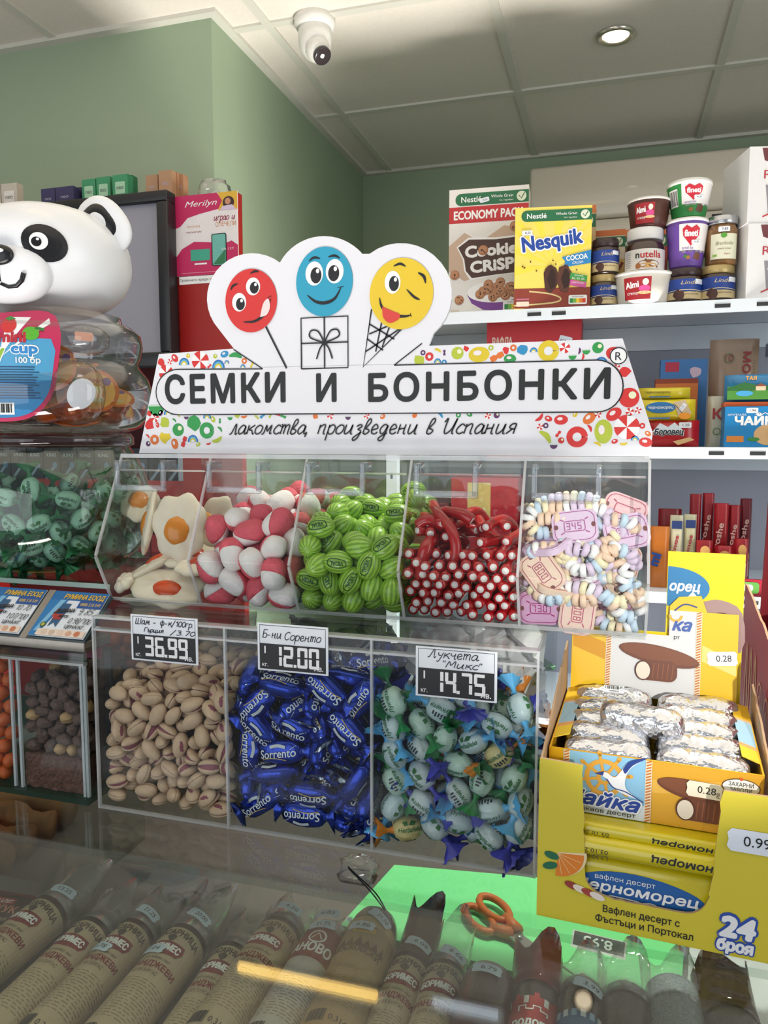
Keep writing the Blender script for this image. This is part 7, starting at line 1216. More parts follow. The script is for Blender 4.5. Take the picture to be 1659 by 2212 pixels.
for i, (a, r, z, n) in enumerate(cups):
    a = R(a); nn = Vector(n).normalized(); p = Vector((JX + r * math.sin(a + R(13)), JY - r * math.cos(a + R(13)), PZ + z)) - nn * .012; q = nn.to_track_quat('Z', 'Y')
    put([jc], [not first], 0, p, q, 'orange jelly cup ' + wh[i], 'jelly cups in the panda jar', 'jelly cup'); first = False
# ================================================================== YELLOW WAFER CARTON
YEL = mat('#dac93a', .4, var=.02, vs_=20); KR = mat('#b09272', .8, var=.1, vs_=60, bump=.3); ORIG = Vector((-.0445, .5485, 1.1457)); RZ = R(-3.5)
ROT = Matrix.Rotation(RZ, 4, 'Z'); LOC = Matrix.Translation(ORIG) @ ROT
e = empty('wafer_carton', ORIG, RZ, 'yellow display carton of wafers with a cut out front, on the counter', 'carton')
BW, BD = .1555, .152
rg = random.Random(2)
def torn(a, b, n=10, k=.0009): return [(a[0] + (b[0] - a[0]) * i / n + rg.uniform(-k, k), a[1] + (b[1] - a[1]) * i / n + rg.uniform(-k, k)) for i in range(n + 1)]
fr = [(0, 0), (BW, 0), (BW, .117)] + torn((.1225, .116), (.1175, .042)) + smooth([(.1175, .040), (.113, .030), (.104, .0245), (.085, .024)], 4) + torn((.08, .024), (.055, .024), 6, .0003) + smooth([(.052, .0245), (.042, .027), (.035, .034), (.0335, .045)], 4) + torn((.033, .05), (.030, .1205)) + [(0, .1215)]
m = MB(FACE.copy()); m.prism(fr, -.0022, 0, YEL, KR); ol = ink('#b82a1e')
og = (.021, .039)
m.poly([(og[0] - .010 + .021 * math.cos(R(a)) * 1.0 + .003, og[1] + .013 - .018 * math.sin(R(a)) ) for a in range(-10, 100, 10)] + [(og[0] - .007, og[1] + .013)], ink('#f3dcae'), 1)
V = [(og[0] - .0065, og[1] + .0125)] + [(og[0] - .0065 + .0185 * math.cos(R(a)), og[1] + .0125 - .0175 * math.sin(R(a))) for a in range(-5, 96, 10)]; m.poly(V, ink('#e8842a'), 2)
for a in (15, 38, 60, 80): m.line([(og[0] - .0065, og[1] + .0125), (og[0] - .0065 + .017 * math.cos(R(a)), og[1] + .0125 - .016 * math.sin(R(a)))], .0005, ink('#f6c98a'), 3)
for s in ((-.001, .012), (-.002, .004)): m.oval(og[0] - .010 + s[0], og[1] + s[1] - .002, .0055, .0028, ink('#1f6a4a'), 3, rot=.5 - s[1] * 60)
for i, c in enumerate(('#9a3c32', '#f0e2d0', '#a84638', '#efe4d8')): m.oval(og[0] + .004 + .006 * i, og[1] - .010 - .0015 * i, .0055, .0026, ink(c), 4 + i * .3, rot=-.3)
m.text('Вафлен десерт с', .073, .0135, .0052, ink('#1c1c1c'), 2, bold=.012, wide=.052); m.text('Фъстъци и Портокал', .075, .0055, .0052, ink('#1c1c1c'), 2, bold=.012, wide=.066)
m.text('24', .1355, .0145, .0150, ink('#2c50a8'), 2, bold=.14, wide=.0265, shear=.12); m.text('24', .1355, .0145, .0145, INKW, 3, bold=.06, wide=.0235, shear=.12); m.text('броя', .1345, .0042, .0085, ink('#2c50a8'), 2, bold=.14, wide=.0255, shear=.1); m.text('броя', .1345, .0042, .0080, INKW, 3, bold=.06, wide=.0235, shear=.1)
m.build('front_panel', e)
m = MB(FACE.copy()); sticker(m, .143, .084, .033, '0.99', 4, 0, .016, col='#e6ecf6'); m.text('лв', .1562, .082, .0035, INKB, 6, rot=PI / 2); m.build('price_sticker', e)
for x, hb, k in ((.0008, .172, 1), (BW - .0008, .148, 2)):
    m = MB(YZ.copy()); ed = torn((.0, .119), (BD, hb), 14, .0016); m.prism([(0, 0), (BD, 0)] + ed[::-1], x - .0008, x + .0008, KR); m.build('side_wall', e)
    m = MB(YZ.copy()); q = BW + .0001 if k == 2 else -.0001; m.prism([(0, 0), (BD, 0)] + [(p[0], p[1] - .002) for p in ed[::-1]], q - .0002, q + .0002, YEL); m.build('printed_side', e)
MB().box(.001, BW - .001, .002, BD - .002, 0, .0015, KR).build('floor_panel', e)
m = MB(FACE @ Matrix.Translation((0, 0, -BD)) @ Euler((R(-2), 0, 0)).to_matrix().to_4x4()); m.prism([(.004, 0), (BW - .010, 0), (BW - .010, .256), (.084, .256), (.084, .184), (.004, .184)], -.0015, 0, mat('#efd81a', .35, var=.02))
m.poly([(.0845, .208)] + [(.0845 + .034 * math.cos(R(a)), .225 + .018 * math.sin(R(a))) for a in range(-50, 91, 10)], ink('#2f7fb4'), 1); m.text('орец', .0985, .222, .0085, INKW, 2, bold=.03, wide=.025, shear=.2); m.poly([(.098, .213), (.112, .214), (.105, .222)], INKW, 3)
P = smooth([(.0855, .186), (.092, .204), (.112, .213), (.128, .216), (.1445, .206), (.1445, .172), (.110, .172), (.090, .178)], 3); m.poly(P, ink('#a98a84'), 3)
rgx = random.Random(6)
for i in range(26): x = rgx.uniform(.089, .132); y = rgx.uniform(.180, .207); m.line([(x, y), (x + .006, y + rgx.uniform(-.002, .002)), (x + .011, y - .002)], .0016, ink(rgx.choice(('#6b4038', '#efe0da', '#5a352e'))), 4, sm=3, taper=True)
m.build('back_panel', e)
# wafers inside
def wafer(y0, z0, h, dep, face, label, tilt=0.):
    m = MB(FACE.copy()); b = bmesh.new(); bmesh.ops.create_cube(b, size=1)
    for v in b.verts: v.co = Vector((v.co.x * .134, v.co.y * h, v.co.z * dep))
    bmesh.ops.bevel(b, geom=b.edges[:], offset=min(h, dep) * .42, segments=4, affect='EDGES', profile=.5); m.bm(b, mat('#d6c41a', .22, coat=.6, var=.04, vs_=40, bump=.5, bs=45), True)
    face(m, .134, h, dep / 2); o = m.build('wafer_bar'); o.matrix_world = LOC @ Matrix.Translation((.0775, y0, z0)) @ Euler((tilt, 0, 0)).to_matrix().to_4x4(); return tag(o, label, 'wafer bar', 'yellow wafer bars in the carton')
def wf_front(m, w, h, z):
    P = smooth([(-.42 * w, -.10 * h), (-.36 * w, .18 * h), (-.2 * w, .33 * h), (0, .34 * h), (.2 * w, .22 * h), (.29 * w, .04 * h), (.29 * w, -.30 * h), (-.3 * w, -.42 * h), (-.42 * w, -.34 * h)], 3); m.poly(P, ink('#2361a8'), 1, z)
    m.poly([(-.42 * w, -.22 * h), (-.3 * w, -.15 * h), (.27 * w, -.17 * h), (.29 * w, -.30 * h), (-.3 * w, -.42 * h), (-.42 * w, -.34 * h)], ink('#1c4f86'), 2, z); m.poly([(-.42 * w, -.06 * h), (-.36 * w, -.02 * h), (-.28 * w, -.10 * h), (-.16 * w, -.15 * h), (-.4 * w, -.2 * h)], ink('#2f6a3a'), 3, z)
    m.text('вафлен десерт', -.12 * w, .19 * h, .085 * h, INKW, 4, z, wide=.31 * w); m.text('Черноморец', -.06 * w, .0 * h, .16 * h, INKW, 4, z, bold=.03, wide=.62 * w, shear=.15); m.line([(-.2 * w, -.06 * h), (-.05 * w, -.08 * h), (.0, -.15 * h), (.06 * w, -.13 * h), (.02 * w, -.07 * h), (-.04 * w, -.10 * h)], .02 * h, INKW, 4, z, sm=6); m.poly([(.10 * w, -.24 * h), (.17 * w, -.24 * h), (.135 * w, -.10 * h)], INKW, 5, z)
    rgx = random.Random(4); m.poly([(.20 * w, -.45 * h), (.20 * w, -.30 * h), (.30 * w, -.16 * h), (.45 * w, -.02 * h), (.45 * w, -.46 * h)], ink('#7a3a30'), 5, z)
    for i in range(22): blob(m, rgx.uniform(.24, .44) * w, rgx.uniform(-.36, -.12) * h, .012 * w, rgx.choice(('#e6c9a0', '#c98a6a', '#542620', '#dcc0b0')), 6 + i * .05, 8, i, .3)
    for i in range(4): m.line([(.205 * w, (-.42 + .03 * i) * h), (.30 * w, (-.44 + .03 * i) * h)], .006 * w, ink('#e0c490'), 8, z)
def wf_back(m, w, h, z): m.text('черноморец', .22 * w, .10 * h, h * .36, INKB, 1, z, bold=.03, wide=.42 * w, shear=.15, rot=PI); m.text('03.10.2023', -.30 * w, -.02 * h, h * .22, ink('#3a3218'), 1, z, wide=.18 * w, rot=PI); m.text('L23010601', -.30 * w, -.30 * h, h * .22, ink('#3a3218'), 1, z, wide=.18 * w, rot=PI)
wafer(.0135, .0265, .046, .016, wf_front, 'front wafer bar with the blue sailing boat emblem, standing in the cut out'); wafer(.018, .0575, .0145, .034, wf_back, 'upper wafer bar lying flat above the front one, lettering upside down', R(-6)); wafer(.024, .0685, .0105, .034, wf_back, 'wafer bar lying highest, right under the chocolate bar box', R(-3))
for i in range(3): wafer(.040 + i * .0175, .0265, .046, .0165, wf_back, 'wafer bar standing in the carton behind the front one', 0)
# inner box of foil wrapped bars
IX0, IX1, IY0, IY1, IZ0, IZ1 = .004, .150, .0235, .146, .0745, .1215
e = empty('bar_box', ORIG, RZ, 'open yellow and blue box of foil wrapped chocolate bars on top of the wafers', 'box')
CY = mat('#e0a81c', .35, var=.04, vs_=25)
def rope(m, x, y0, y1, z, w=.0045):
    m.rect(x - w / 2, x + w / 2, y0, y1, ink('#f0e2c8'), 3, z); n = int((y1 - y0) / .0022)
    for i in range(n): y = y0 + (y1 - y0) * i / n; m.poly([(x - w * .4, y), (x + w * .4, y + .0016), (x + w * .4, y + .0028), (x - w * .4, y + .0012)], ink('#c9782a'), 4, z)
def bars_pic(m, cx, cyy, s, k=5):
    b1, b2, b3 = ink('#6e3d26'), ink('#7d482c'), ink('#e9dcc8'); m.oval(cx, cyy, .030 * s, .0075 * s, b1, k, rot=-.15); m.oval(cx, cyy + .001 * s, .029 * s, .0060 * s, b2, k + 1, rot=-.15)
    m.poly(rrect(cx - .014 * s, cx + .014 * s, cyy - .020 * s, cyy - .004 * s, .006 * s), b1, k + 2)
    for i in range(5): m.line([(cx - .004 * s + .0035 * s * i, cyy - .018 * s), (cx - .003 * s + .0035 * s * i, cyy - .006 * s)], .0008 * s, ink('#8e5434'), k + 3)
    m.oval(cx - .011 * s, cyy - .0125 * s, .0062 * s, .0078 * s, ink('#5a301e'), k + 4); m.oval(cx - .011 * s, cyy - .0125 * s, .0052 * s, .0068 * s, b3, k + 5)
m = MB(FACE @ Matrix.Translation((0, 0, -IY0))); H0, H1 = IZ0, IZ1; m.box(IX0, IX1, H0, H1, -.0012, 0, CY)
m.rect(IX0 + .010, IX0 + .071, H0, H1 - .0005, ink('#8ec2e0'), 1); m.rect(IX0 + .010, IX0 + .071, H0, H0 + .012, ink('#dfe8ee'), 2); rope(m, IX0 + .0125, H0, H1 - .0005, 0); rope(m, IX0 + .071, H0, H1 - .0005, 0)
wc = (IX0 + .040, H0 + .029); wy = ink('#e6a93a'); m.ring(wc[0], wc[1], .0125, .0035, wy, 3); m.ring(wc[0], wc[1], .004, .003, wy, 3)
for i in range(8): a = i * PI / 4 + .2; m.line([(wc[0] + .004 * math.cos(a), wc[1] + .004 * math.sin(a)), (wc[0] + .0185 * math.cos(a), wc[1] + .0185 * math.sin(a))], .0022, wy, 4); m.oval(wc[0] + .0185 * math.cos(a), wc[1] + .0185 * math.sin(a), .0024, .0016, wy, 4, rot=a, n=10)
gl = lambda P: [(wc[0] + x / 1000, wc[1] + y / 1000) for x, y in P]
m.poly(smooth(gl([(-5, 3), (1, 5), (7, 2), (11, 6), (17, 15), (28, 19), (19, 11), (15, 2), (16, -6), (24, -12), (12, -9), (6, -5), (2, 0), (-5, 3)]), 4)[:-1], INKW, 8); m.poly(smooth(gl([(13, 9), (18, 16), (30, 20), (20, 13), (15, 6), (13, 9)]), 4)[:-1], ink('#24408a'), 9); m.line(gl([(2, 0), (7, -6), (16, -8), (28, -14)]), .0008, ink('#24408a'), 9, sm=5); m.poly(gl([(-7, 3), (0, 5.4), (-1, 2)]), ink('#24408a'), 9)
m.text('Чайка', IX0 + .040, H0 + .0075, .0105, INKW, 10, bold=.10, wide=.054, shear=.3, rot=-.03); m.text('Чайка', IX0 + .040, H0 + .0077, .0102, ink('#23449a'), 11, bold=.04, wide=.052, shear=.3, rot=-.03); m.text('какаов десерт', IX0 + .042, H0 + .0025, .0032, INKB, 10, bold=.01, wide=.042)
m.rect(IX0 + .0735, IX1, H0, H1 - .0005, ink('#dca42c'), 1); m.poly([(IX0 + .0735, H1 - .014), (IX1, H1 - .006), (IX1, H1 - .016), (IX0 + .0735, H1 - .024)], ink('#e8b44a'), 2); bars_pic(m, IX0 + .108, H0 + .028, 1.05); m.oval(IX1 - .014, H1 - .0105, .0125, .0062, ink('#6a4a2a'), 3); m.oval(IX1 - .014, H1 - .0105, .0118, .0056, INKW, 4); m.text('ЗАХАРНИ', IX1 - .014, H1 - .0098, .0030, INKB, 5, wide=.016); m.text('ЗАВОДИ', IX1 - .014, H1 - .0138, .0030, INKB, 5, wide=.014); m.oval(IX1 - .014, H1 - .0045, .0012, .0012, ink('#d9582a'), 5, n=10)
m.build('front_panel', e)
m = MB(FACE @ Matrix.Translation((0, 0, -IY0))); sticker(m, IX0 + .1085, H0 + .0315, .024, '0.28', 14, -.03, .0115, col='#efe6cc'); m.text('лв', IX0 + .1185, H0 + .029, .0028, INKB, 16, rot=PI / 2); m.build('price_sticker', e)
for x, s in ((IX0, 1), (IX1, -1)):
    m = MB(YZ.copy()); m.prism([(IY0, IZ0), (IY1, IZ0), (IY1, IZ1 + .008), (IY0, IZ1)], x - .0006, x + .0006, CY); m.build('side_panel', e)
    m = MB(); x2 = x + s * .0125; th = .0008; A = [(x, IY0 + .018, IZ1 + .001), (x, IY1 - .001, IZ1 + .008), (x2, IY1 - .001, IZ1 + .0105), (x2, IY0 + .018, IZ1 + .0055)]; A = A if s > 0 else A
    def mix_(t): return [tuple(Vector(A[a]).lerp(Vector(A[b]), t)) for a, b in ((0, 1), (3, 2))]
    for t0, t1, c in ((0, .18, '#e6c63a'), (.18, .24, '#e2a46a'), (.24, .66, '#9ec6dc'), (.66, .70, '#e2b08a'), (.70, 1, '#e6bb2a')):
        (p0, p1), (p2, p3) = mix_(t0), mix_(t1); V = [p0, p1, p3, p2]; V2 = [(q[0], q[1], q[2] - th) for q in V]; m.add(V + V2, [(0, 1, 2, 3) if s > 0 else (3, 2, 1, 0), (7, 6, 5, 4) if s > 0 else (4, 5, 6, 7), (0, 4, 5, 1), (1, 5, 6, 2), (2, 6, 7, 3), (3, 7, 4, 0)], ink(c))
    m.build('flap', e)
MB().box(IX0, IX1, IY0, IY1, IZ0, IZ0 + .001, CY).build('bottom_panel', e)
m = MB(FACE @ Matrix.Translation((0, 0, -IY1)) @ Matrix.Translation((0, IZ1 + .006, 0)) @ Euler((R(-7), 0, 0)).to_matrix().to_4x4()); LH = .078
m.prism([(IX0 + .001, 0), (IX1 - .008, 0), (IX1 - .008, LH), (IX0 + .118 - .005, LH), (IX0 + .108, LH + .014), (IX0 + .09, LH + .012), (IX0 + .083, LH + .004), (IX0 + .083, .056), (IX0 + .001, .056)], -.0008, 0, mat('#f0c21a', .3, coat=.3, var=.05, vs_=18))
m.rect(IX0 + .033, IX0 + .083, 0, .0558, ink('#dcdcda'), 1); m.rect(IX0 + .083, IX0 + .107, 0, LH, ink('#dcdcda'), 1); rope(m, IX0 + .033, 0, .0555, 0); rope(m, IX0 + .107, .0, LH, 0); bars_pic(m, IX0 + .075, .038, 1.12); m.text('ка', IX0 + .0935, .061, .0105, ink('#3a5aa6'), 5, bold=.03, shear=.3); m.text('рт', IX0 + .0895, .0535, .0035, ink('#4a4a4a'), 5); m.ring(IX0 + .088, LH - .004, .0048, .002, ink('#e6b03a'), 4, a0=180, a1=360); m.line([(IX0 + .087, LH), (IX0 + .095, LH + .006), (IX0 + .105, LH + .004)], .0012, ink('#24408a'), 5, sm=4)
m.poly([(IX0 + .11, .050), (IX1 - .009, .038), (IX1 - .009, .026), (IX0 + .11, .036)], ink('#f2d878'), 1); m.poly([(IX0 + .002, .055), (IX0 + .03, .045), (IX0 + .03, .03), (IX0 + .002, .04)], ink('#d99a1c'), 1)
m.build('lid', e)
m = MB(FACE @ Matrix.Translation((0, 0, -IY1)) @ Matrix.Translation((0, IZ1 + .006, 0)) @ Euler((R(-7), 0, 0)).to_matrix().to_4x4()); sticker(m, IX0 + .126, .040, .024, '0.28', 4, .1, .012, col='#f2f0ee'); m.build('price_sticker', e)
FOIL = mat('#dcdde1', .2, .93, var=.05, bump=1., bs=150)
def foil(seed, lab_):
    rgx = random.Random(seed); ph = [rgx.uniform(0, 6) for _ in range(6)]
    m = MB(); m.lathe([(.0124 * max(0, 1 - abs(t) ** 6) ** (1 / 2.4), .0325 * t) for t in [-1 + 2 * i / 36 for i in range(37)]], FOIL, 30, axis='x', caps=False, rib=lambda r, z, a: r * (1 + .03 * math.sin(3 * a + 260 * z + ph[0]) + .025 * math.sin(5 * a - 410 * z + ph[1]) + .02 * math.sin(8 * a + 700 * z + ph[2]))); o = m.build('foil_bar')
    if lab_:
        b = MB(); b.box(-.0085, .0085, -.006, .0045, .0112, .0125, mat('#d8d8dc', .4))
        for i in range(12): b.rect(-.0072 + .0012 * i, -.0067 + .0012 * i + .0003 * (i % 3), -.0012, .0038, INKB, 1, .0125)
        b.text('чайка', 0, -.0048, .0022, INKB, 1, .0125, bold=.02, rot=0); b.build('barcode_label', o)
    return proto(o)
fo = [foil(1, False), foil(2, False), foil(3, True)]; used = [False] * 3; ROWS = [(.0385, 0), (.0625, 1), (.0865, 0), (.110, 1), (.1325, 0)]; rg = random.Random(6)
wr = ('nearest', 'second', 'third', 'fourth', 'farthest'); FL = []
for i, (y, o_) in enumerate(ROWS):
    for s, x in (('left', .0435), ('right', .1105)): FL.append((x + rg.uniform(-.002, .002), y, .1145 + .0028 * i, rg.uniform(-.12, .12), 2 if (s == 'left' and i in (2, 4)) else rg.randrange(2), 'crinkled silver foil bar, %s from the front in the %s row' % (wr[i], s)))
    for s, x in (('left', .0435), ('right', .1105)): FL.append((x, y, .092, rg.uniform(-.1, .1), rg.randrange(2), 'silver foil bar of the lower layer, %s from the front in the %s row' % (wr[i], s)))
FL.append((.068, .070, .134, -.22, 1, 'silver foil bar lying loose on top across the two rows'))
for x, y, z, a, k, lb in FL:
    p = LOC @ Vector((x, y, z)); put(fo, used, k, p, Euler((R(14) if k == 2 else rg.uniform(-.1, .1), 0, RZ + a)).to_quaternion(), lb, 'foil wrapped bars in the box', 'chocolate bar')
# ================================================================== RED CARTON AT THE RIGHT EDGE
RB = mat('#a3161e', .4, var=.05, vs_=14); RB2 = mat('#7c1420', .45, var=.04)
e = empty('red_carton', (0, 0, 0), 0, 'red display carton with pale looped lettering at the right picture edge', 'carton')
m = MB(YZ.copy()); rg = random.Random(4); ed = torn((.785, 1.360), (.600, 1.318), 16, .0012); m.prism([(.600, 1.1457), (.800, 1.1457), (.797, 1.36)] + ed, .1265, .1285, RB, KR); m.build('side_panel', e)
m = MB(Matrix(((0, 0, -1, .1264), (-1, 0, 0, 0), (0, 1, 0, 0), (0, 0, 0, 1)))); GC = ink('#d9a878')
for i in range(5): c = (-.70 + .030 * i, 1.265 - .004 * i); m.ring(c[0], c[1], .012, .0022, GC, 2, ry=.026); m.ring(c[0], c[1], .006, .0016, GC, 2, ry=.015)
for i in range(3): m.line([(-.775 + .022 * i, 1.235), (-.768 + .022 * i, 1.31), (-.758 + .022 * i, 1.24)], .003, GC, 2, sm=5)
m.build('looped_lettering', e)
m = MB(YZ.copy()); m.prism([(.797, 1.1457), (.800, 1.1457), (.762, 1.462), (.759, 1.462)], .137, .30, RB2, RB2); m.build('back_panel', e)
MB().box(.1285, .30, .600, .602, 1.1457, 1.30, RB).build('front_panel', e); MB().box(.298, .30, .602, .795, 1.1457, 1.318, RB).build('far_side_panel', e); MB().box(.1285, .298, .602, .795, 1.1457, 1.147, KR).build('floor_panel', e)
rg = random.Random(8)
for i in range(8):
    x = .150 + .018 * i; o = bag('sweet_packet', x - .012, x + .012, 1.1475, .205 + rg.uniform(-.02, .01), .70 + rg.uniform(-.03, .03), .04, '#d01a20', 'shiny red packet standing in the red carton', 'snack packet', None, 30 + i, rg.uniform(-.2, .2), 0, 'shiny red packets in the red carton')
# ================================================================== SAUSAGES
CAS = ['#3c1814', '#2c1412', '#441b16', '#2e1614']; LBL = '#b9a688'; RK = .9802
def sausage(px, py, r, ln_, kind, label, stk=(), yaw=0., film='#f2f2f2', tail=1, cas=0, grp=None):
    h = atz(px, py, RK + r); e = empty('sausage', (h.x, h.y, RK + r + .0002), yaw, label, 'sausage', grp)
    cm = mat(CAS[cas], .32, var=.3, vs_=120, bump=.25, bs=220, coat=.3)
    m = MB(); m.lathe([(.0015, .004), (r * .30, .002), (r * .62, -.004), (r * .86, -.012), (r * .97, -.022), (r, -.034), (r, -ln_ + .03), (r * .9, -ln_ + .012), (r * .5, -ln_), (.002, -ln_ - .004)][::-1], cm, 26, axis='y', rib=lambda q, z, a: q * (1 + .012 * math.sin(5 * a + 40 * z))); m.build('casing', e)
    MB().lathe([(.0035, .001), (.0025, .006), (.0045, .010), (.001, .013)], mat('#6a5a48', .5), 10, axis='y').build('end_clip', e)
    rw = r + .0006
    def fn(x, y, z): a = x / rw; return ((rw + z) * math.sin(a), y, (rw + z) * math.cos(a))
    m = MB(fn=fn); hw = r * 2.0
    if kind in ('bori', 'red', 'mosk'):
        y1 = -.036 if kind != 'red' else -.03; y0 = -.205; lc = {'bori': LBL, 'red': '#b4b0aa', 'mosk': '#a08560'}[kind]
        m.rect(-hw, hw, y0, y1, mat(lc, .5, var=.10, vs_=90), 1, 0, 22, 1); tk = ink('#3f2a1e'); rd = ink('#7e1a20')
        if kind == 'bori':
            m.text('ЛАВСАРНИЦА', 0, y1 - .011, .0075, tk, 2, bold=.03, wide=hw * 1.25, arc=-4.); blob(m, 0, y1 - .016, .005, '#4a4038', 2.5, 9, 3, .35)
            m.poly([(-.018, y1 - .021), (.018, y1 - .021), (.0195, y1 - .029), (.016, y1 - .036), (0, y1 - .039), (-.016, y1 - .036), (-.0195, y1 - .029)], rd, 3); m.text('БОРИМЕС', 0, y1 - .0325, .0078, INKW, 4, bold=.04, wide=.032); m.text('само какво ям!', 0, y1 - .046, .0038, tk, 3, shear=.3, wide=.030); m.text('ОРАНДЖЕВИ', 0, y1 - .056, .0070, rd, 3, bold=.03, wide=hw * 1.2); m.text('ШПЕК БУРГАС', 0, y1 - .064, .0042, tk, 3, wide=.024)
        elif kind == 'red':
            m.rect(-hw, hw, y1 - .044, y1 - .0, mat('#7a1c20', .4), 2, 0, 22, 1); m.text('АНОВО', 0, y1 - .036, .012, INKW, 4, bold=.03, wide=.040); m.ring(0, y1 - .015, .008, .0018, INKW, 3); m.line([(-.005, y1 - .018), (.0, y1 - .010), (.005, y1 - .018)], .0014, INKW, 3)
        else:
            m.rect(-hw, hw, y1 - .012, y1, mat('#c2a878', .5), 2, 0, 22, 1); m.text('МОСКОВСКИ', 0, y1 - .052, .0085, ink('#4a2a18'), 3, bold=.02, wide=.048); m.oval(0, y1 - .020, .012, .006, ink('#c9a23a'), 3, rings=2); m.text('ЕКО', 0, y1 - .0225, .005, ink('#5a2a1a'), 4, bold=.02)
            for i in range(6): m.poly([(-.02 + .008 * i, y1 - .044), (-.016 + .008 * i, y1 - .034 + .002 * (i % 3)), (-.012 + .008 * i, y1 - .044)], ink('#5a3a22'), 3)
        rgx = random.Random(int(px)); 
        for i in range(15):
            y = y1 - .072 - .0033 * i; x = -hw * .72 + rgx.uniform(0, .006)
            while x < hw * .66: x1_ = x + rgx.uniform(.002, .008); m.rect(x, x1_, y, y + .0009, ink('#86745a'), 2, 0, 3); x = x1_ + rgx.uniform(.001, .003)
        for i in range(14): m.rect(-.018 + .0012 * i, -.0174 + .0012 * i + .0004 * (i % 3), y1 - .140, y1 - .127, INKB, 3)
        m.text('0,314', .010, y1 - .137, .006, INKB, 3, wide=.016); m.rect(-hw, hw, y0, y0 + .01, ink('#a9863e'), 2, 0, 22, 1)
    elif kind == 'tag':
        m.rect(-hw * .8, hw * .8, -.12, -.050, mat('#a82226', .4), 1, 0, 20, 1)
        for i in range(8): m.rect(-hw * .8 + i * hw * .2, -hw * .7 + i * hw * .2, -.055 - .004 * (i % 2), -.046 - .004 * (i % 2), ink('#d8d0cc' if i % 2 else '#b02a2e'), 2, 0, 3)
        m.text('родопи', 0, -.085, .010, INKW, 3, bold=.03, wide=.034)
        m.line([(-.012, -.068), (-.012, -.062), (-.006, -.062), (-.006, -.066), (0, -.066), (0, -.062), (.006, -.062), (.006, -.066), (.012, -.066), (.012, -.070)], .0014, INKW, 3)
    elif kind == 'blue':
        m.rect(-hw * .8, hw * .8, -.14, -.062, mat('#355f8e', .4), 1, 0, 20, 1)
        for i in range(6): m.rect(-hw * .5 + i * hw * .17, -hw * .4 + i * hw * .17, -.068, -.060, ink('#d8dce0' if i % 2 else '#9ab4d0'), 2, 0, 3)
    elif kind == 'salami':
        m.rect(-hw, hw, -.18, -.004, mat('#8d9498', .6, var=.7, vs_=420), 1, 0, 22, 8); m.poly([(-.004, -.10), (.022, -.05), (.034, -.06), (.034, -.12)], ink('#9fc4c8'), 2); m.poly(rrect(.008, .030, -.086, -.076, .003), ink('#a0325a'), 3)
    if kind != 'plain': m.build('paper_label', e)
    for (sx, sy, t, ro) in stk:
        s = MB(fn=fn); sticker(s, sx, sy, .026, t, 9, ro, .0115, col='#c9dcec'); s.build('price_sticker', e)
    if tail:
        rgx = random.Random(int(px) + 3); s = MB(); V = []; n = 16; T_l = .052 * tail
        for j in range(4):
            t = j / 3
            for i in range(n + 1):
                a = R(-110 + 220 * i / n); q = (r + .0016) * (1 + .12 * t * math.sin(3 * a + rgx.uniform(0, .3))); up_ = t * t * .014 * tail; V.append((q * math.sin(a), -.03 + t * (T_l + (.016 * math.sin(i * .75 + px) * t)), q * math.cos(a) * (1 - .35 * t) + up_ - t * r * .2))
        s.add(V, [(j * (n + 1) + i, j * (n + 1) + i + 1, (j + 1) * (n + 1) + i + 1, (j + 1) * (n + 1) + i) for j in range(3) for i in range(n)], FILM if film == '#f2f2f2' else clear(film, 1.6, .1, haze=.55, hazec=film, bump=.5, bs=60), True); o = s.build('film_wrapper', e)
        md = o.modifiers.new('thick', 'SOLIDIFY'); md.thickness = .0003
    return e
S = [((150, 1945), .0225, 'bori', [(.008, -.016, '12.25', .2)], 'cream labelled sausage at the far left beside the vacuum pack', 1.2), ((240, 1985), .0205, 'bori', [], 'second cream labelled sausage from the left, with a bare brown head', 1.), ((330, 1988), .0200, 'bori', [(.006, -.016, '21.25', -.2), (-.008, -.075, '5.78', -.2)], 'cream labelled sausage carrying the 21.25 sticker', .9), ((432, 2003), .0225, 'bori', [(.008, -.014, '20.00', -.2), (-.010, -.070, '7.04', -.1)], 'thick cream labelled sausage carrying the 20.00 sticker', 1.2), ((532, 2032), .0185, 'bori', [], 'slim cream labelled sausage without a sticker, left of the one at 4.20', .8),
     ((632, 1988), .0225, 'bori', [(.004, -.014, '4.20', -.1)], 'broad cream labelled sausage left of the one with a red label', .7), ((722, 2010), .0225, 'red', [(-.004, -.010, '6.83', .1), (-.002, -.028, '21.75', .2)], 'sausage with a dark red and white label, beside the one at 4.20', .4), ((820, 1985), .0250, 'mosk', [(.010, -.034, '21.50', -.5), (-.004, -.052, '6.88', -.1)], 'thick dark sausage with a string loop and a tan city label', 0), ((905, 2052), .0175, 'bori', [(.004, -.016, '6.09', -.2)], 'slim cream labelled sausage under a tall brown film tail', 1.4), ((975, 2068), .0185, 'bori', [(.006, -.020, '6.66', -.3)], 'slim cream labelled sausage under an open crumpled film end', 1.2),
     ((1062, 2104), .0250, 'plain', [(.0, -.030, '6.79', -.05)], 'plain dark sausage carrying the 6.79 sticker', 0), ((1163, 2118), .0215, 'tag', [], 'dark sausage with a red castle label and red film tail', 1.1), ((1258, 2128), .0215, 'blue', [(.006, -.030, '3.99', -.25)], 'dark sausage with a blue label carrying the 3.99 sticker', .9), ((1352, 2142), .0225, 'plain', [], 'plain dark sausage with glinting film, right of the one at 3.99', 1.1), ((1452, 2150), .0230, 'salami', [], 'grey mottled salami second from the right', 1.0), ((1568, 2175), .0235, 'plain', [], 'dark sausage at the right end with torn brown film', 1.2)]
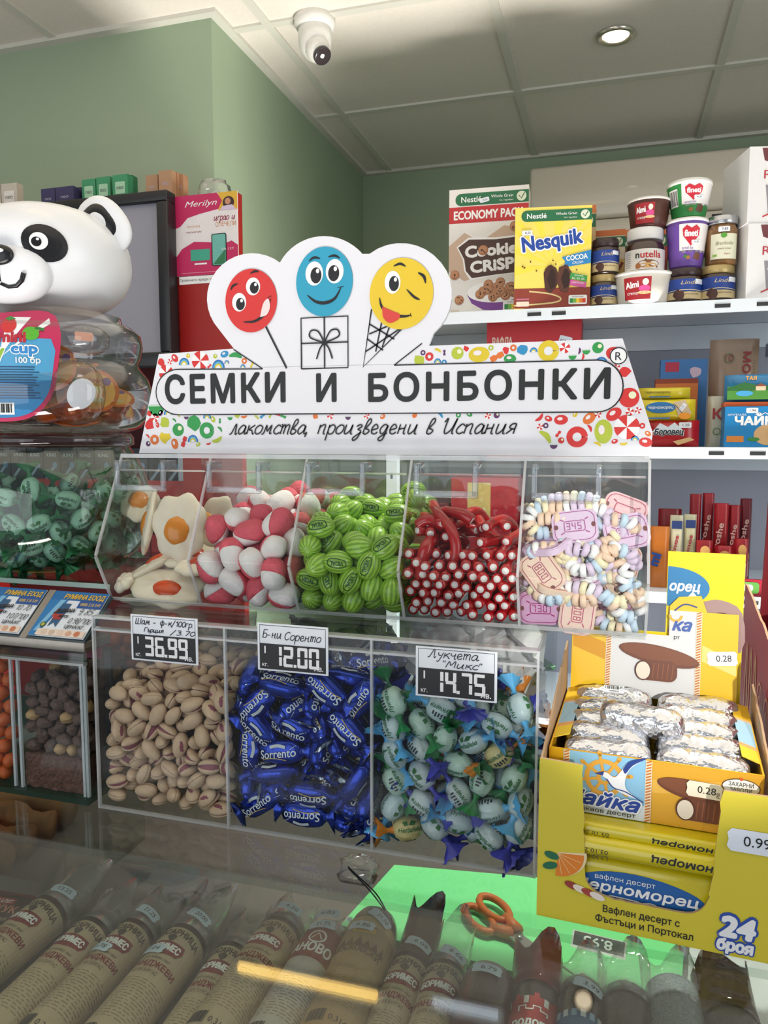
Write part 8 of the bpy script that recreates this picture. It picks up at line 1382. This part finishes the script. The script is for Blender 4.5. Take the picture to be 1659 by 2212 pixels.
for i, ((px, py), r, kind, stk, lb, tl) in enumerate(S):
    sausage(px, py, r, .27, kind, lb, stk, R((-2, 1, 0, 1, 2, -1, 0, 2, -1, 1, 0, 1, 0, -1, 1, 0)[i]), ('#6a4a3c' if i == 8 else '#7a2428' if i == 11 else '#5a4438' if i == 15 else '#f2f2f2'), tl, i % 4)
def wz(x, y, z): p = atz(x, y, z); return (p.x, p.y, p.z)
m = MB(); m.tube(smooth([wz(838, 1975, 1.02), wz(800, 1925, 1.045), wz(757, 1880, 1.06), wz(752, 1872, 1.058)], 5), .0007, BLACK, 6); m.tube(smooth([wz(838, 1975, 1.02), wz(812, 1930, 1.04), wz(768, 1888, 1.055), wz(752, 1872, 1.058)], 5), .0007, BLACK, 6)
o = m.build('string_loop'); ms = [x for x in bpy.data.objects if x.name.startswith('sausage') and x.get('label', '').startswith('thick dark')][0]; bpy.context.view_layer.update(); o.parent = ms; o.matrix_parent_inverse = ms.matrix_world.inverted()
p0, p1 = atz(0, 1960, 1.0), atz(135, 1985, 1.0); m = MB(Matrix.Translation((-.597, .60, 1.008)) @ Euler((R(12), 0, R(4))).to_matrix().to_4x4())
m.prism(rrect(-.05, .035, -.11, .028, .012), -.004, .004, mat('#5a1c20', .3, coat=.5, var=.25, vs_=60, bump=.3)); m.poly(rrect(-.046, .031, -.012, .024, .008), ink('#3a2422'), 1, .004); m.text('СУДЖУК', -.008, .002, .009, ink('#c9806a'), 2, .004, bold=.02, wide=.056); m.text('МАНАСТИРСКИ', -.006, -.008, .0045, ink('#b9a08a'), 2, .004, wide=.045); m.poly(rrect(-.02, .012, .012, .020, .003), ink('#8e2a28'), 2, .004); m.text('ЕКО ЕЛИТ', -.004, .0135, .0045, INKW, 3, .004, wide=.026)
tag(m.build('sausage_pack'), 'flat dark red vacuum pack of sausage at the far left of the rack', 'sausage pack')
m = MB(Matrix.Translation((-.725, .72, .960))); BRD = mat('#8f6238', .6, var=.35, vs_=30, bump=.7, bs=60)
for k in range(4):
    rr_ = .020; m.tube([(-.09 + .018 * i, .075 - .045 * k + .006 * math.sin(i * 1.1 + k), .016 + .003 * math.sin(i * .9 + k)) for i in range(12)], [rr_ * (1 + .12 * math.sin(i * 1.7 + k)) for i in range(12)], BRD, 14)
tag(m.build('filo_pastry', None, (-.10, .07, 0)), 'brown rolled filo pastry seen through the glass at the far left', 'pastry')
m = MB(Matrix.Translation((-.93, .97, .957))); m.ell((0, 0, .03), (.11, .09, .035), mat('#c99a3c', .5, var=.2, vs_=20, bump=.3), 30, 14, 2.6); tag(m.build('yellow_loaf'), 'yellow glazed loaf behind the filo pastry at the far left', 'bread')
a, b = atz(1252, 2030, .985), atz(1340, 2058, .965); m = MB(Matrix.Translation((-.028, .790, .9635)) @ Euler((R(28), 0, R(-6))).to_matrix().to_4x4()); m.box(0, .056, -.02, .016, 0, .001, mat('#dfe4e0', .4)); m.rect(.002, .054, .0, .015, INKB, 1, .001); m.text('8.95', .027, .012, .010, INKW, 2, .001, bold=.02, rot=PI, wide=.03); m.hand('Деборци', .050, -.006, .004, .0005, INKB, 2, .001, .2, .04, rot=PI); m.hand('лукан', .045, -.014, .003, .0005, INKB, 2, .001, .2, .03, rot=PI)
tag(m.build('price_card'), 'price card facing the seller, upside down on the green board', 'price card')
m = MB(); rg = random.Random(3); m.ell((0, 0, .012), (.022, .016, .012), FB, 16, 10, 3, lambda x, y, z: 1 + .4 * (rg.random() - .5)); p = atz(775, 1868, .97); tag(m.build('plastic_film', None, (p.x, p.y, .9555)), 'scrap of crumpled clear film on the worktop under the blue candies', 'plastic film')
